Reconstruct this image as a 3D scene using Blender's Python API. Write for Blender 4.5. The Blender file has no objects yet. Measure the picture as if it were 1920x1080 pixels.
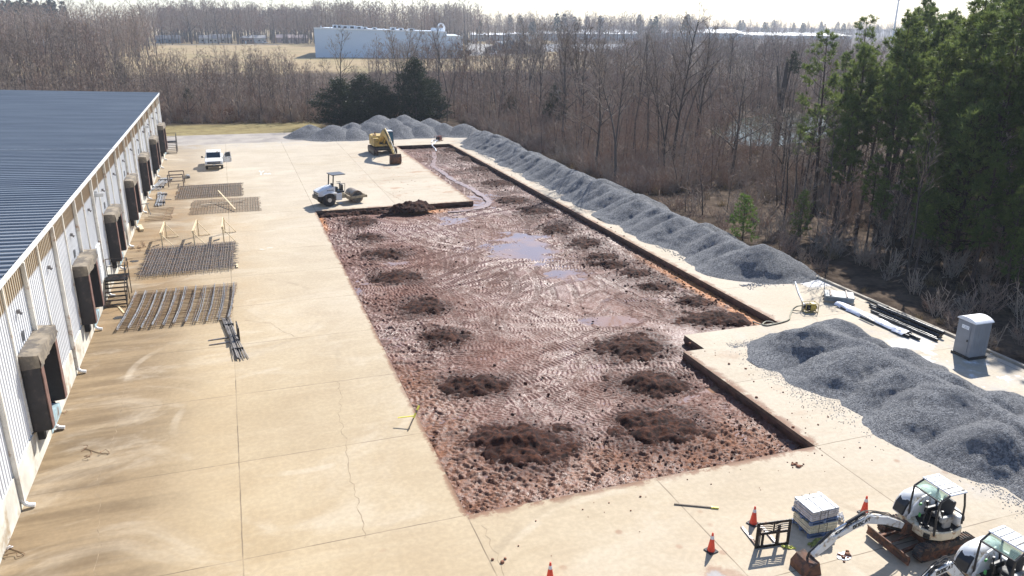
import bpy, math, random
import numpy as np
from mathutils import Vector, Matrix, Euler

sc = bpy.context.scene
COL = sc.collection
R_ = math.radians

# ------------------------------------------------------------------ camera
CAM_H = 17.0
F_PX = 1465.0
RIGHT = Vector((0.94295479, -0.3327731, 0.00991615))
DOWN = Vector((-0.09811217, -0.30622918, -0.94688843))
FWD = Vector((0.31813561, 0.8919001, -0.32140936))
cam_d = bpy.data.cameras.new('camera')
cam = bpy.data.objects.new('camera', cam_d)
COL.objects.link(cam)
cam_d.sensor_width = 36.0
cam_d.lens = F_PX / 1920 * 36.0
cam_d.clip_end = 9000
cam_d.clip_start = 0.5
m3 = Matrix((RIGHT, -DOWN, -FWD)).transposed()
cam.matrix_world = Matrix.Translation((0, 0, CAM_H)) @ m3.to_4x4()
sc.camera = cam

# ------------------------------------------------------------------ sky, sun, exposure
SUN_EL, SUN_AZ = 39.5, 45.3           # azimuth measured from +Y towards +X
w = bpy.data.worlds.new('World')
sc.world = w
w.use_nodes = True
wn = w.node_tree.nodes
bg = wn['Background']
sky = wn.new('ShaderNodeTexSky')
sky.sky_type = 'NISHITA'
sky.sun_disc = False
sky.sun_elevation = R_(SUN_EL)
sky.sun_rotation = R_(SUN_AZ)
sky.altitude = 100
sky.air_density = 1.0
sky.dust_density = 0.6
sky.ozone_density = 1.0
tint = wn.new('ShaderNodeMix'); tint.data_type = 'RGBA'; tint.blend_type = 'MULTIPLY'
tint.inputs[0].default_value = 1.0; tint.inputs[7].default_value = (.93, .99, 1.12, 1)
w.node_tree.links.new(sky.outputs[0], tint.inputs[6])
w.node_tree.links.new(tint.outputs[2], bg.inputs[0])
bg.inputs[1].default_value = 0.085
sd = bpy.data.lights.new('sun', 'SUN')
sd.energy = 4.2
sd.angle = R_(0.5)
sd.color = (1.0, 0.965, 0.91)
so = bpy.data.objects.new('sun', sd)
COL.objects.link(so)
sdir = Vector((math.cos(R_(SUN_EL)) * math.sin(R_(SUN_AZ)), math.cos(R_(SUN_EL)) * math.cos(R_(SUN_AZ)), math.sin(R_(SUN_EL))))
so.rotation_euler = sdir.to_track_quat('Z', 'Y').to_euler()
so.location = (0, 0, 60)
sc.view_settings.view_transform = 'Standard'
sc.view_settings.look = 'None'
sc.view_settings.exposure = 1.02
sc.view_settings.gamma = 1.0
sc.render.engine = 'CYCLES'
sc.cycles.max_bounces = 6
sc.cycles.diffuse_bounces = 3
sc.cycles.glossy_bounces = 3
sc.cycles.transparent_max_bounces = 8
sc.cycles.volume_bounces = 0

random.seed(7)
RNG = np.random.default_rng(7)

# ------------------------------------------------------------------ small helpers
def at(px, py, z=0.0):
    """ground point (at height z) that stands at this place of the photograph"""
    d = RIGHT * (px - 960) + DOWN * (py - 540) + FWD * F_PX
    t = (z - CAM_H) / d.z
    return Vector((d.x * t, d.y * t, z))

def proj(P):
    d = Vector(P) - Vector((0, 0, CAM_H))
    z = d.dot(FWD)
    return 960 + F_PX * d.dot(RIGHT) / z, 540 + F_PX * d.dot(DOWN) / z

def _hash(ix, iy, seed):
    h = (ix.astype(np.int64) * 374761393 + iy.astype(np.int64) * 668265263 + seed * 1442695041) & 0xFFFFFFFF
    h = ((h ^ (h >> 13)) * 1274126177) & 0xFFFFFFFF
    h = h ^ (h >> 16)
    return (h & 0xFFFF) / 65535.0

def vnoise(x, y, seed=0):
    ix = np.floor(x); iy = np.floor(y)
    fx = x - ix; fy = y - iy
    fx = fx * fx * (3 - 2 * fx); fy = fy * fy * (3 - 2 * fy)
    a = _hash(ix, iy, seed); b = _hash(ix + 1, iy, seed)
    c = _hash(ix, iy + 1, seed); d = _hash(ix + 1, iy + 1, seed)
    return (a * (1 - fx) + b * fx) * (1 - fy) + (c * (1 - fx) + d * fx) * fy

def fbm(x, y, oct=4, seed=0, gain=0.5):
    s = 0; a = 1.0; t = 0
    for k in range(oct):
        s = s + a * vnoise(x * 2 ** k + 17.3 * k, y * 2 ** k - 9.1 * k, seed + k)
        t += a; a *= gain
    return s / t

def sstep(x, a, b):
    t = np.clip((x - a) / (b - a), 0, 1)
    return t * t * (3 - 2 * t)

# ------------------------------------------------------------------ objects
def thing(name, label, cat, loc=(0, 0, 0), rotz=0.0, group=None):
    o = bpy.data.objects.new(name, None)
    o.empty_display_size = 0.3
    COL.objects.link(o)
    o.location = loc
    o.rotation_euler = (0, 0, rotz)
    return tag(o, label, cat, group)

def tag(o, label, cat, group=None):
    o['label'] = label
    o['category'] = cat
    if group:
        o['group'] = group
    return o

def struct(o):
    o['kind'] = 'structure'
    return o

def link(name, me, parent=None):
    o = bpy.data.objects.new(name, me)
    COL.objects.link(o)
    if parent is not None:
        o.parent = parent
    return o

def dup(root, loc=None, rotz=None, label=None, group=None, scale=None):
    r = root.copy(); COL.objects.link(r)
    if loc is not None: r.location = loc
    if rotz is not None: r.rotation_euler = (0, 0, rotz)
    if scale is not None: r.scale = scale if hasattr(scale, '__len__') else (scale,) * 3
    if label: r['label'] = label
    if group: r['group'] = group
    def rec(src, dst):
        for ch in list(src.children):
            c = ch.copy(); COL.objects.link(c); c.parent = dst
            rec(ch, c)
    rec(root, r)
    return r

def np_mesh(name, V, F, mats=(), fm=None, smooth=False):
    """V (n,3); F list of integer arrays (k,3) or (k,4)"""
    me = bpy.data.meshes.new(name)
    V = np.asarray(V, dtype=np.float32)
    F = [np.asarray(f, dtype=np.int32) for f in (F if isinstance(F, list) else [F]) if len(f)]
    nl = sum(f.size for f in F); nf = sum(len(f) for f in F)
    me.vertices.add(len(V)); me.vertices.foreach_set('co', V.ravel())
    me.loops.add(nl); me.loops.foreach_set('vertex_index', np.concatenate([f.ravel() for f in F]))
    me.polygons.add(nf)
    tot = np.concatenate([np.full(len(f), f.shape[1], np.int32) for f in F])
    st = np.concatenate([[0], np.cumsum(tot)[:-1]]).astype(np.int32)
    me.polygons.foreach_set('loop_start', st)
    if fm is not None:
        me.polygons.foreach_set('material_index', np.asarray(fm, np.int32))
    if smooth:
        me.polygons.foreach_set('use_smooth', np.ones(nf, bool))
    for m in mats:
        me.materials.append(m)
    me.update(calc_edges=True)
    me.validate()
    return me

def grid_mesh(name, xs, ys, Z, mat, mask=None, smooth=True, skirt=None):
    """height field; mask (ny-1,nx-1) of faces kept"""
    X, Y = np.meshgrid(xs, ys)
    V = np.stack([X.ravel(), Y.ravel(), Z.ravel()], 1)
    nx, ny = len(xs), len(ys)
    i = np.arange(nx - 1); j = np.arange(ny - 1)
    I, J = np.meshgrid(i, j)
    a = J * nx + I
    F = np.stack([a, a + 1, a + nx + 1, a + nx], -1)
    F = F[mask] if mask is not None else F.reshape(-1, 4)
    used = np.zeros(len(V), bool); used[F.ravel()] = True
    remap = np.cumsum(used) - 1
    return np_mesh(name, V[used], remap[F], [mat], smooth=smooth)

class MB:
    """collects primitives; build() links them as ONE mesh object"""
    def __init__(s):
        s.v = []; s.f = []
    def add(s, vs, fs):
        b = len(s.v)
        s.v += [tuple(p) for p in vs]
        s.f += [tuple(b + i for i in f) for f in fs]
        return s
    def box(s, c, d, rot=None):
        x, y, z = d[0] / 2, d[1] / 2, d[2] / 2
        vs = [Vector((sx * x, sy * y, sz * z)) for sz in (-1, 1) for sx, sy in ((-1, -1), (1, -1), (1, 1), (-1, 1))]
        if rot is not None:
            M = rot if isinstance(rot, Matrix) else Euler(rot).to_matrix()
            vs = [M @ v for v in vs]
        vs = [v + Vector(c) for v in vs]
        return s.add(vs, [(3, 2, 1, 0), (4, 5, 6, 7), (0, 1, 5, 4), (1, 2, 6, 5), (2, 3, 7, 6), (3, 0, 4, 7)])
    def beam(s, p, q, wd, ht, up=(0, 0, 1)):
        p = Vector(p); q = Vector(q); d = q - p; L = d.length
        d.normalize(); u = Vector(up)
        if abs(d.dot(u)) > .98: u = Vector((0, 1, 0))
        sx = d.cross(u).normalized(); u = sx.cross(d)
        M = Matrix((d, sx, u)).transposed()
        return s.box((p + q) / 2, (L, wd, ht), M)
    def prism(s, pts, a, b, axis='y'):
        """outline pts extruded from a to b. axis y: pts (x,z); z: pts (x,y); x: pts (y,z)"""
        n = len(pts)
        def mk(p, t):
            return (p[0], t, p[1]) if axis == 'y' else (p[0], p[1], t) if axis == 'z' else (t, p[0], p[1])
        vs = [mk(p, a) for p in pts] + [mk(p, b) for p in pts]
        fs = [tuple(range(n)), tuple(range(2 * n - 1, n - 1, -1))]
        fs += [(i, i + n, (i + 1) % n + n, (i + 1) % n) for i in range(n)]
        return s.add(vs, fs)
    def cyl(s, p, q, r, r2=None, n=12, cap=True):
        r2 = r if r2 is None else r2
        p = Vector(p); q = Vector(q); d = (q - p).normalized()
        u = Vector((0, 0, 1)) if abs(d.z) < .9 else Vector((1, 0, 0))
        a = d.cross(u).normalized(); b = d.cross(a)
        vs = []
        for c, rr in ((p, r), (q, r2)):
            for k in range(n):
                t = 2 * math.pi * k / n
                vs.append(c + a * (rr * math.cos(t)) + b * (rr * math.sin(t)))
        fs = [(i, (i + 1) % n, (i + 1) % n + n, i + n) for i in range(n)]
        if cap:
            fs += [tuple(range(n - 1, -1, -1)), tuple(range(n, 2 * n))]
        return s.add(vs, fs)
    def tube(s, pts, r, n=6):
        for p, q in zip(pts[:-1], pts[1:]):
            s.cyl(p, q, r, n=n)
        return s
    def lathe(s, prof, c=(0, 0, 0), axis='z', n=20):
        """prof [(r, h)]"""
        vs = []
        for r, h in prof:
            for k in range(n):
                t = 2 * math.pi * k / n
                u, v = r * math.cos(t), r * math.sin(t)
                p = (u, v, h) if axis == 'z' else (u, h, v) if axis == 'y' else (h, u, v)
                vs.append(Vector(p) + Vector(c))
        m = len(prof)
        fs = [(j * n + i, j * n + (i + 1) % n, (j + 1) * n + (i + 1) % n, (j + 1) * n + i) for j in range(m - 1) for i in range(n)]
        fs += [tuple(range(n - 1, -1, -1)), tuple(range((m - 1) * n, m * n))]
        return s.add(vs, fs)
    def build(s, name, mat, parent=None, smooth=False, bevel=0, seg=2, fix=True):
        me = bpy.data.meshes.new(name)
        me.from_pydata(s.v, [], s.f)
        if fix:
            import bmesh
            bm = bmesh.new(); bm.from_mesh(me)
            bmesh.ops.recalc_face_normals(bm, faces=bm.faces)
            bm.to_mesh(me); bm.free()
        me.materials.append(mat)
        if smooth:
            me.polygons.foreach_set('use_smooth', np.ones(len(me.polygons), bool))
            me.set_sharp_from_angle(angle=R_(40))
        o = link(name, me, parent)
        if bevel:
            b = o.modifiers.new('bevel', 'BEVEL')
            b.width = bevel; b.segments = seg; b.limit_method = 'ANGLE'; b.angle_limit = R_(35)
            b.harden_normals = False
        return o

# ------------------------------------------------------------------ materials
class NT:
    def __init__(s, name):
        s.m = bpy.data.materials.new(name); s.m.use_nodes = True
        s.t = s.m.node_tree; s.b = s.t.nodes['Principled BSDF']
        s.out = s.t.nodes['Material Output']
    def n(s, ty, **kw):
        nd = s.t.nodes.new('ShaderNode' + ty)
        for k, v in kw.items():
            setattr(nd, k, v)
        return nd
    def set(s, sock, v):
        if hasattr(v, 'is_linked') or isinstance(v, bpy.types.NodeSocket):
            s.t.links.new(v, sock)
        else:
            if hasattr(sock.default_value, '__len__') and hasattr(v, '__len__') and len(v) == 3 and len(sock.default_value) == 4:
                v = (*v, 1)
            sock.default_value = v
    def pos(s):
        if not hasattr(s, '_p'):
            s._p = s.n('NewGeometry').outputs['Position']
        return s._p
    def obj(s):
        if not hasattr(s, '_o'):
            s._o = s.n('TexCoord').outputs['Object']
        return s._o
    def sep(s, v):
        nd = s.n('SeparateXYZ'); s.set(nd.inputs[0], v); return nd.outputs
    def math(s, op, a, b=0.0, c=0.0, clamp=False):
        nd = s.n('Math', operation=op, use_clamp=clamp)
        s.set(nd.inputs[0], a); s.set(nd.inputs[1], b)
        if op in ('MULTIPLY_ADD', 'COMPARE'): s.set(nd.inputs[2], c)
        return nd.outputs[0]
    def scale(s, v, k):
        nd = s.n('Mapping'); s.set(nd.inputs['Vector'], v); nd.inputs['Scale'].default_value = k if hasattr(k, '__len__') else (k, k, k)
        return nd.outputs[0]
    def noise(s, v, scale, detail=4, rough=.55, dist=0.0):
        nd = s.n('TexNoise'); s.set(nd.inputs['Vector'], v)
        nd.inputs['Scale'].default_value = scale; nd.inputs['Detail'].default_value = detail
        nd.inputs['Roughness'].default_value = rough; nd.inputs['Distortion'].default_value = dist
        return nd.outputs['Fac']
    def voro(s, v, scale, feat='F1', out='Distance', rnd=1.0):
        nd = s.n('TexVoronoi', feature=feat); s.set(nd.inputs['Vector'], v)
        nd.inputs['Scale'].default_value = scale; nd.inputs['Randomness'].default_value = rnd
        return nd.outputs[out]
    def ramp(s, v, a, b, lo=0.0, hi=1.0, smooth=True):
        nd = s.n('MapRange', interpolation_type='SMOOTHSTEP' if smooth else 'LINEAR')
        s.set(nd.inputs[0], v)
        for i, q in enumerate((a, b, lo, hi)):
            nd.inputs[i + 1].default_value = q
        return nd.outputs[0]
    def mix(s, f, a, b, mode='MIX'):
        nd = s.n('Mix', data_type='RGBA', blend_type=mode)
        s.set(nd.inputs[0], f); s.set(nd.inputs[6], a); s.set(nd.inputs[7], b)
        return nd.outputs[2]
    def bump(s, h, strength=.3, dist=.02):
        nd = s.n('Bump'); nd.inputs['Strength'].default_value = strength; nd.inputs['Distance'].default_value = dist
        s.set(nd.inputs['Height'], h); s.t.links.new(nd.outputs[0], s.b.inputs['Normal'])
    def fin(s, col=None, rough=None, metal=None, spec=None):
        if col is not None: s.set(s.b.inputs['Base Color'], col)
        if rough is not None: s.set(s.b.inputs['Roughness'], rough)
        if metal is not None: s.set(s.b.inputs['Metallic'], metal)
        if spec is not None: s.set(s.b.inputs['Specular IOR Level'], spec)
        return s.m

def mat(name, col, rough=.6, metal=0.0, var=.18, scale=3.0, dirt=None, dirt_amt=.4, dirt_scale=2.0, bump=0.0, bscale=30, spec=.5):
    """painted / plain surface with mottling and optional dirt patches"""
    t = NT(name)
    o = t.obj()
    n1 = t.noise(o, scale, 5)
    dark = tuple(c * (1 - var) for c in col); lite = tuple(min(1, c * (1 + var)) for c in col)
    c = t.mix(t.ramp(n1, .3, .7), dark, lite)
    r = t.ramp(t.noise(o, scale * 4, 3), .3, .7, max(.02, rough - .08), min(1, rough + .1))
    if dirt is not None:
        d = t.ramp(t.noise(o, dirt_scale, 6, .65), .62 - dirt_amt * .35, .78 - dirt_amt * .35)
        c = t.mix(d, c, dirt)
        r = t.math('MAXIMUM', r, t.math('MULTIPLY', d, .85))
    if bump:
        t.bump(t.noise(o, bscale, 4), bump, .02)
    return t.fin(c, r, metal, spec)
# ================================================================== concrete yard
JX, JY, PX, PY = 7.745, 6.4, 6.69, 23.4      # joint grid
def concrete_mat():
    t = NT('concrete')
    p = t.pos(); x, y, z = t.sep(p)
    big = t.noise(p, .06, 4); mid = t.noise(p, .35, 5, .6); fine = t.noise(p, 5, 4, .6)
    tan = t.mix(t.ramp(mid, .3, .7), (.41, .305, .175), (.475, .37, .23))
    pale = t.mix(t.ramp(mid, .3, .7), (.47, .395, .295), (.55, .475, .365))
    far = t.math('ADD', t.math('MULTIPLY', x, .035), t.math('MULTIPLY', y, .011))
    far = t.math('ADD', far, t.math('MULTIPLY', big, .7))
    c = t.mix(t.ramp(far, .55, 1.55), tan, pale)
    # every cast panel has its own tone
    fx = t.math('FLOOR', t.math('DIVIDE', t.math('SUBTRACT', x, PX), JX)); fy = t.math('FLOOR', t.math('DIVIDE', t.math('SUBTRACT', y, PY), JY))
    cv = t.n('CombineXYZ'); t.set(cv.inputs[0], fx); t.set(cv.inputs[1], fy)
    wn1 = t.n('TexWhiteNoise', noise_dimensions='3D'); t.set(wn1.inputs['Vector'], cv.outputs[0])
    c = t.mix(t.math('MULTIPLY', wn1.outputs['Value'], .20), c, (.33, .26, .165))
    # streaks across the yard (washing towards the docks)
    st = t.noise(t.scale(p, (.10, .9, 1)), 1.2, 5, .6)
    c = t.mix(t.math('MULTIPLY', t.ramp(st, .5, .75), .35), c, (.54, .44, .30))
    st2 = t.noise(t.scale(p, (.12, .8, 1)), 1.7, 5, .65)
    c = t.mix(t.math('MULTIPLY', t.ramp(st2, .52, .75), .16), c, (.32, .235, .13))
    # dirty brown band along the docks
    wall = t.math('ADD', t.math('MULTIPLY', x, -1), t.math('MULTIPLY', mid, 4.5))
    wall = t.math('ADD', wall, t.math('MULTIPLY', st, 2.4))
    wf = t.math('MULTIPLY', t.ramp(wall, 4.6, 9.6), t.ramp(y, 118, 60, .55, 1))
    c = t.mix(t.math('MULTIPLY', wf, .85), c, t.mix(t.ramp(st, .4, .62), (.135, .088, .045), (.24, .168, .092)))
    # rust under the rebar mats
    rf = t.math('MULTIPLY', t.ramp(x, 2.5, -1), t.ramp(y, 42, 52))
    rf = t.math('MULTIPLY', rf, t.ramp(y, 96, 86))
    c = t.mix(t.math('MULTIPLY', t.math('MULTIPLY', rf, t.ramp(mid, .35, .7)), .45), c, (.34, .215, .10))
    # red mud tracked over the island and along the pit
    mf = t.noise(t.scale(p, (1, 1.4, 1)), .42, 6, .7)
    isl = t.math('MULTIPLY', t.ramp(y, 74, 79), t.math('MULTIPLY', t.ramp(x, 11, 17), t.ramp(x, 23.5, 21.5)))
    isl = t.math('MULTIPLY', isl, t.ramp(y, 113, 104))
    nf = t.math('MULTIPLY', t.ramp(x, 22, 24), t.ramp(x, 31.5, 27))
    nf = t.math('MULTIPLY', nf, t.ramp(y, 38, 35)); nf = t.math('MULTIPLY', nf, t.ramp(y, 20, 25))
    rk = t.math('MULTIPLY', t.ramp(x, 30, 31), t.ramp(x, 32.4, 31.2)); rk = t.math('MULTIPLY', rk, t.ramp(y, 50, 62))
    mm = t.math('MAXIMUM', isl, t.math('MAXIMUM', t.math('MULTIPLY', nf, .35), rk))
    c = t.mix(t.math('MULTIPLY', t.math('MULTIPLY', mm, t.ramp(mf, .53, .66)), .65), c, (.33, .155, .075))
    # mud dragged over the lips of the cut
    def lip(v, a, b, w, lo, hi):
        m_ = t.ramp(t.math('ABSOLUTE', t.math('SUBTRACT', v, b)), abs(a - b), 0)
        return t.math('MULTIPLY', m_, t.math('MULTIPLY', t.ramp(w, lo - .2, lo), t.ramp(w, hi + .2, hi)))
    lm = lip(x, 30.75, 30.03, y, 36, 112.5)
    for q in (lip(x, 22.95, 22.2, y, 23.4, 34), lip(x, 21.2, 22.17, y, 74, 112), lip(y, 74.8, 74.0, x, 6.7, 22), lip(y, 22.75, 23.4, x, 6.7, 22), lip(x, 6.3, 6.69, y, 23.4, 74)):
        lm = t.math('MAXIMUM', lm, q)
    ln_ = t.math('ADD', t.noise(p, 1.3, 6, .75), t.math('MULTIPLY', lm, .22))
    c = t.mix(t.math('MULTIPLY', t.math('MULTIPLY', lm, t.ramp(ln_, .58, .70)), .85), c, (.20, .085, .045))
    # little dried mud spots near the front edge of the pit
    sp = t.voro(p, .9); sm = t.noise(p, .23, 3)
    fr = t.math('MULTIPLY', t.ramp(y, 24, 22), t.ramp(y, 14, 18))
    sf = t.math('MULTIPLY', t.ramp(sp, .17, .07), t.math('MULTIPLY', t.ramp(sm, .5, .6), fr))
    c = t.mix(t.math('MULTIPLY', sf, .6), c, (.30, .15, .085))
    # muddy scuffs with spilled grit beside the cones
    for (sx, sy, rr, col, am) in ((13.6, 17.3, 1.25, (.27, .13, .07), .85), (13.45, 17.55, .5, (.30, .31, .33), .9), (8.5, 18.2, .6, (.33, .2, .11), .4)):
        dx = t.math('SUBTRACT', x, sx); dy = t.math('SUBTRACT', y, sy)
        dd = t.math('SQRT', t.math('ADD', t.math('MULTIPLY', dx, dx), t.math('MULTIPLY', dy, dy)))
        dd = t.math('SUBTRACT', dd, t.math('MULTIPLY', t.noise(p, 1.6, 6, .75), rr * 1.3))
        c = t.mix(t.math('MULTIPLY', t.ramp(dd, rr * .1, -rr * .25), am), c, col)
    # gravel dust round the heaps
    g1 = t.math('MULTIPLY', t.ramp(x, 23.8, 27), t.ramp(y, 36.5, 34))
    g2 = t.math('MULTIPLY', t.ramp(x, 30.6, 33), t.ramp(y, 40, 44))
    g3 = t.ramp(y, 115, 119)
    gd = t.math('MAXIMUM', g1, t.math('MAXIMUM', g2, g3))
    gn = t.noise(p, .5, 6, .7)
    c = t.mix(t.math('MULTIPLY', t.math('MULTIPLY', gd, t.ramp(gn, .42, .68)), .6), c, (.40, .395, .39))
    # white dried residue patches by the toilet and at the end of the ridge
    wn_ = t.math('ADD', t.noise(p, .33, 5, .6), t.math('MULTIPLY', fine, .05))
    wa = t.math('MULTIPLY', t.ramp(x, 32.3, 33.6), t.math('MULTIPLY', t.ramp(y, 22.5, 24.5), t.ramp(y, 32.5, 30.5)))
    wb = t.math('MULTIPLY', t.ramp(x, 36.1, 36.5), t.math('MULTIPLY', t.ramp(y, 40.5, 41.5), t.ramp(y, 52, 46)))
    wm = t.math('MAXIMUM', t.math('MULTIPLY', wa, t.ramp(wn_, .56, .60)), t.math('MULTIPLY', wb, t.ramp(wn_, .42, .47)))
    c = t.mix(t.math('MULTIPLY', wm, .92), c, (.70, .69, .68))
    # faint turning marks of tyres, and broad paler worn patches
    for (cx_, cy_, rad_, sd_) in ((-1.5, 40, 4.6, 1), (-2.2, 39.5, 6.4, 2), (1.5, 33.5, 5.2, 3), (-3, 48, 7.5, 4), (12, 17, 6, 5), (13, 15, 8.5, 6)):
        dx = t.math('SUBTRACT', x, cx_); dy = t.math('SUBTRACT', y, cy_)
        dd = t.math('SQRT', t.math('ADD', t.math('MULTIPLY', dx, dx), t.math('MULTIPLY', dy, dy)))
        dd = t.math('ABSOLUTE', t.math('SUBTRACT', dd, rad_))
        ring = t.math('MULTIPLY', t.ramp(dd, .26, .08), t.ramp(t.noise(p, .22 + .02 * sd_, 3), .48, .62))
        c = t.mix(t.math('MULTIPLY', ring, .30), c, (.60, .52, .40) if sd_ % 2 else (.27, .21, .14))
    pt = t.noise(t.scale(p, (.6, 1, 1)), .17, 6, .65, 1.2)
    c = t.mix(t.math('MULTIPLY', t.ramp(pt, .5, .68), .35), c, (.60, .52, .40))
    c = t.mix(t.math('MULTIPLY', t.ramp(pt, .46, .33), .2), c, (.34, .255, .15))
    # fine speckle
    c = t.mix(t.ramp(fine, .35, .7), t.mix(.12, c, (0, 0, 0)), c)
    # saw-cut joints
    def joint(v, o, s):
        q = t.math('DIVIDE', t.math('SUBTRACT', v, o), s)
        q = t.math('ABSOLUTE', t.math('SUBTRACT', t.math('FRACT', t.math('ADD', q, .5)), .5))
        return t.math('MULTIPLY', q, s)
    wob = t.math('MULTIPLY', t.math('SUBTRACT', t.noise(p, 1.1, 3), .5), .05)
    ja = t.ramp(joint(t.math('ADD', x, wob), PX, JX), .008, .034, 1, 0)
    jb = t.ramp(joint(t.math('ADD', y, wob), PY, JY), .008, .030, 1, 0)
    jm = t.math('MAXIMUM', ja, jb)
    jm = t.math('MULTIPLY', jm, t.ramp(t.noise(p, .5, 3), .3, .6, .25, .85))
    c = t.mix(jm, c, (.13, .095, .06))
    t.bump(fine, .12, .01)
    r = t.ramp(mid, .3, .7, .72, .9)
    return t.fin(c, r, 0, .3)
M_CONC = concrete_mat()
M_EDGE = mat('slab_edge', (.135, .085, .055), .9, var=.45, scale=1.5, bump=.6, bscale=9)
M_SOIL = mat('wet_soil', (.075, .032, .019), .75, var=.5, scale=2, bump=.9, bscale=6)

YX = [-8.62, 6.69, 22.17, 23.5, 30.03, 38.15]
YY = [-14.0, 23.4, 34.05, 36.15, 74.0, 112.5, 121.0]
PIT_Z = -0.50
def in_pit_cell(i, j):
    cx = (YX[i] + YX[i + 1]) / 2; cy = (YY[j] + YY[j + 1]) / 2
    return bool(in_pit(np.array(cx), np.array(cy)))
def in_pit(x, y, m=0.0):
    a = (x > 6.69 - m) & (x < 22.17 + m) & (y > 23.4 - m) & (y < 74.0 + m)
    b = (x > 22.1) & (x < 23.5 + m) & (y > 34.05 - m) & (y < 74.1)
    c = (x > 23.4) & (x < 30.03 + m) & (y > 36.15 - m) & (y < 112.5 + m)
    d = (x > 22.17 - m) & (x < 23.6) & (y > 73.9) & (y < 112.5 + m)
    return a | b | c | d
def build_yard():
    mb = MB(); me_ = MB(); so_ = MB()
    for i in range(5):
        for j in range(6):
            x0, x1, y0, y1 = YX[i], YX[i + 1], YY[j], YY[j + 1]
            if in_pit_cell(i, j):
                continue
            mb.add([(x0, y0, 0), (x1, y0, 0), (x1, y1, 0), (x0, y1, 0)], [(0, 1, 2, 3)])
            for (di, dj, a, b) in ((-1, 0, (x0, y1), (x0, y0)), (1, 0, (x1, y0), (x1, y1)), (0, -1, (x0, y0), (x1, y0)), (0, 1, (x1, y1), (x0, y1))):
                k, l = i + di, j + dj
                if 0 <= k < 5 and 0 <= l < 6 and in_pit_cell(k, l):
                    n = max(2, int(math.dist(a, b) / .35))
                    px_, py_ = (-di, -dj)
                    # slab edge (0.17 m) slightly ragged, then raw soil below set back under it
                    pa = []
                    for q in range(n + 1):
                        u = q / n
                        X = a[0] + (b[0] - a[0]) * u; Y = a[1] + (b[1] - a[1]) * u
                        pa.append((X, Y))
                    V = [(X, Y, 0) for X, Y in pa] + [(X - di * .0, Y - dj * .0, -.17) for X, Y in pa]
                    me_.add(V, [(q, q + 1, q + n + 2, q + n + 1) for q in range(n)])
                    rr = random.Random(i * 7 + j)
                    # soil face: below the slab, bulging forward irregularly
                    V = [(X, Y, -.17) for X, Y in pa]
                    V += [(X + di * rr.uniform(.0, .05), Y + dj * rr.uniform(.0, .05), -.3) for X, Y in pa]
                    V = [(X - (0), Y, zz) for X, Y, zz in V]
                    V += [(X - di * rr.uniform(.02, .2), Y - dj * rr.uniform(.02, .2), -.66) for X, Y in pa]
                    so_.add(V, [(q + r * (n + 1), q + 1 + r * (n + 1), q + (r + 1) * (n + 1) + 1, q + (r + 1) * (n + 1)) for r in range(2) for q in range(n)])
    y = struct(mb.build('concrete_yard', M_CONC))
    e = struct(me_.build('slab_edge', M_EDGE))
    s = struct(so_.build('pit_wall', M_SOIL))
build_yard()
# low kerb along the wood, with the strip of cut concrete behind it
mb = MB()
mb.box((38.28, 53.5, .06), (.22, 135, .17))
struct(mb.build('kerb', mat('kerb_concrete', (.40, .35, .28), .85, var=.25, scale=1), bevel=.02))

# cracks wandering through the slabs: thin ribbons of dark filler 4 mm proud
def crack(pts, seed, wd=.013, name='concrete_crack'):
    rr = random.Random(seed)
    P = [Vector((x, y, 0)) for x, y in pts]
    line = []
    for a, b in zip(P[:-1], P[1:]):
        n = max(2, int((b - a).length / .25))
        s = (b - a).orthogonal().normalized() if False else Vector((-(b - a).y, (b - a).x, 0)).normalized()
        for k in range(n):
            line.append(a.lerp(b, k / n) + s * rr.uniform(-.09, .09))
    line.append(P[-1])
    mb = MB()
    V = []; 
    for k, q in enumerate(line):
        d = (line[min(k + 1, len(line) - 1)] - line[max(k - 1, 0)]).normalized()
        s = Vector((-d.y, d.x, 0)) * wd * rr.uniform(.3, 1)
        V += [(q.x + s.x, q.y + s.y, .004), (q.x - s.x, q.y - s.y, .004)]
    mb.add(V, [(2 * k, 2 * k + 1, 2 * k + 3, 2 * k + 2) for k in range(len(line) - 1)])
    return struct(mb.build(name, M_CRACK))
M_CRACK = mat('crack_filler', (.25, .185, .115), .9, var=.4)
def px_line(*pts): return [tuple(at(*p)[:2]) for p in pts]
crack(px_line((633, 715), (640, 742), (636, 785), (650, 830), (657, 890), (672, 950), (684, 1010)), 1)
crack(px_line((180, 905), (186, 935), (186, 975), (184, 1040), (180, 1078)), 2, .012)
crack(px_line((180, 905), (205, 850), (228, 770), (236, 720)), 3, .015)
crack(px_line((460, 600), (505, 606), (552, 632)), 4, .015)
crack(px_line((525, 320), (640, 310), (700, 306)), 5, .03)
crack(px_line((700, 345), (760, 380), (800, 392)), 6, .03)
crack(px_line((905, 985), (935, 1050), (945, 1080)), 8, .012)
crack(px_line((1520, 590), (1545, 612), (1530, 625)), 9, .015)

# faded white spray-paint writing on the slab
def paint(pts_list, wd, name):
    mb = MB()
    for pts in pts_list:
        P = [at(*p) for p in pts]
        for a, b in zip(P[:-1], P[1:]):
            d = (b - a).normalized(); s = Vector((-d.y, d.x, 0)) * wd
            mb.add([(*(a + s)[:2], .006), (*(a - s)[:2], .006), (*(b - s)[:2], .006), (*(b + s)[:2], .006)], [(0, 1, 2, 3)])
    return struct(mb.build(name, M_PAINT))
M_PAINT = mat('faded_paint', (.66, .63, .57), .9, var=.15)
paint([[(486, 320), (490, 324), (489, 328)], [(495, 320), (490, 324)], [(495, 327), (498, 324), (501, 326), (496, 327)], [(502, 327), (505, 324), (507, 327)], [(499, 319), (506, 319)]], .07, 'paint_writing')
paint([[(487, 467), (495, 468)], [(500, 465), (511, 464)]], .05, 'paint_mark')

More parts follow.
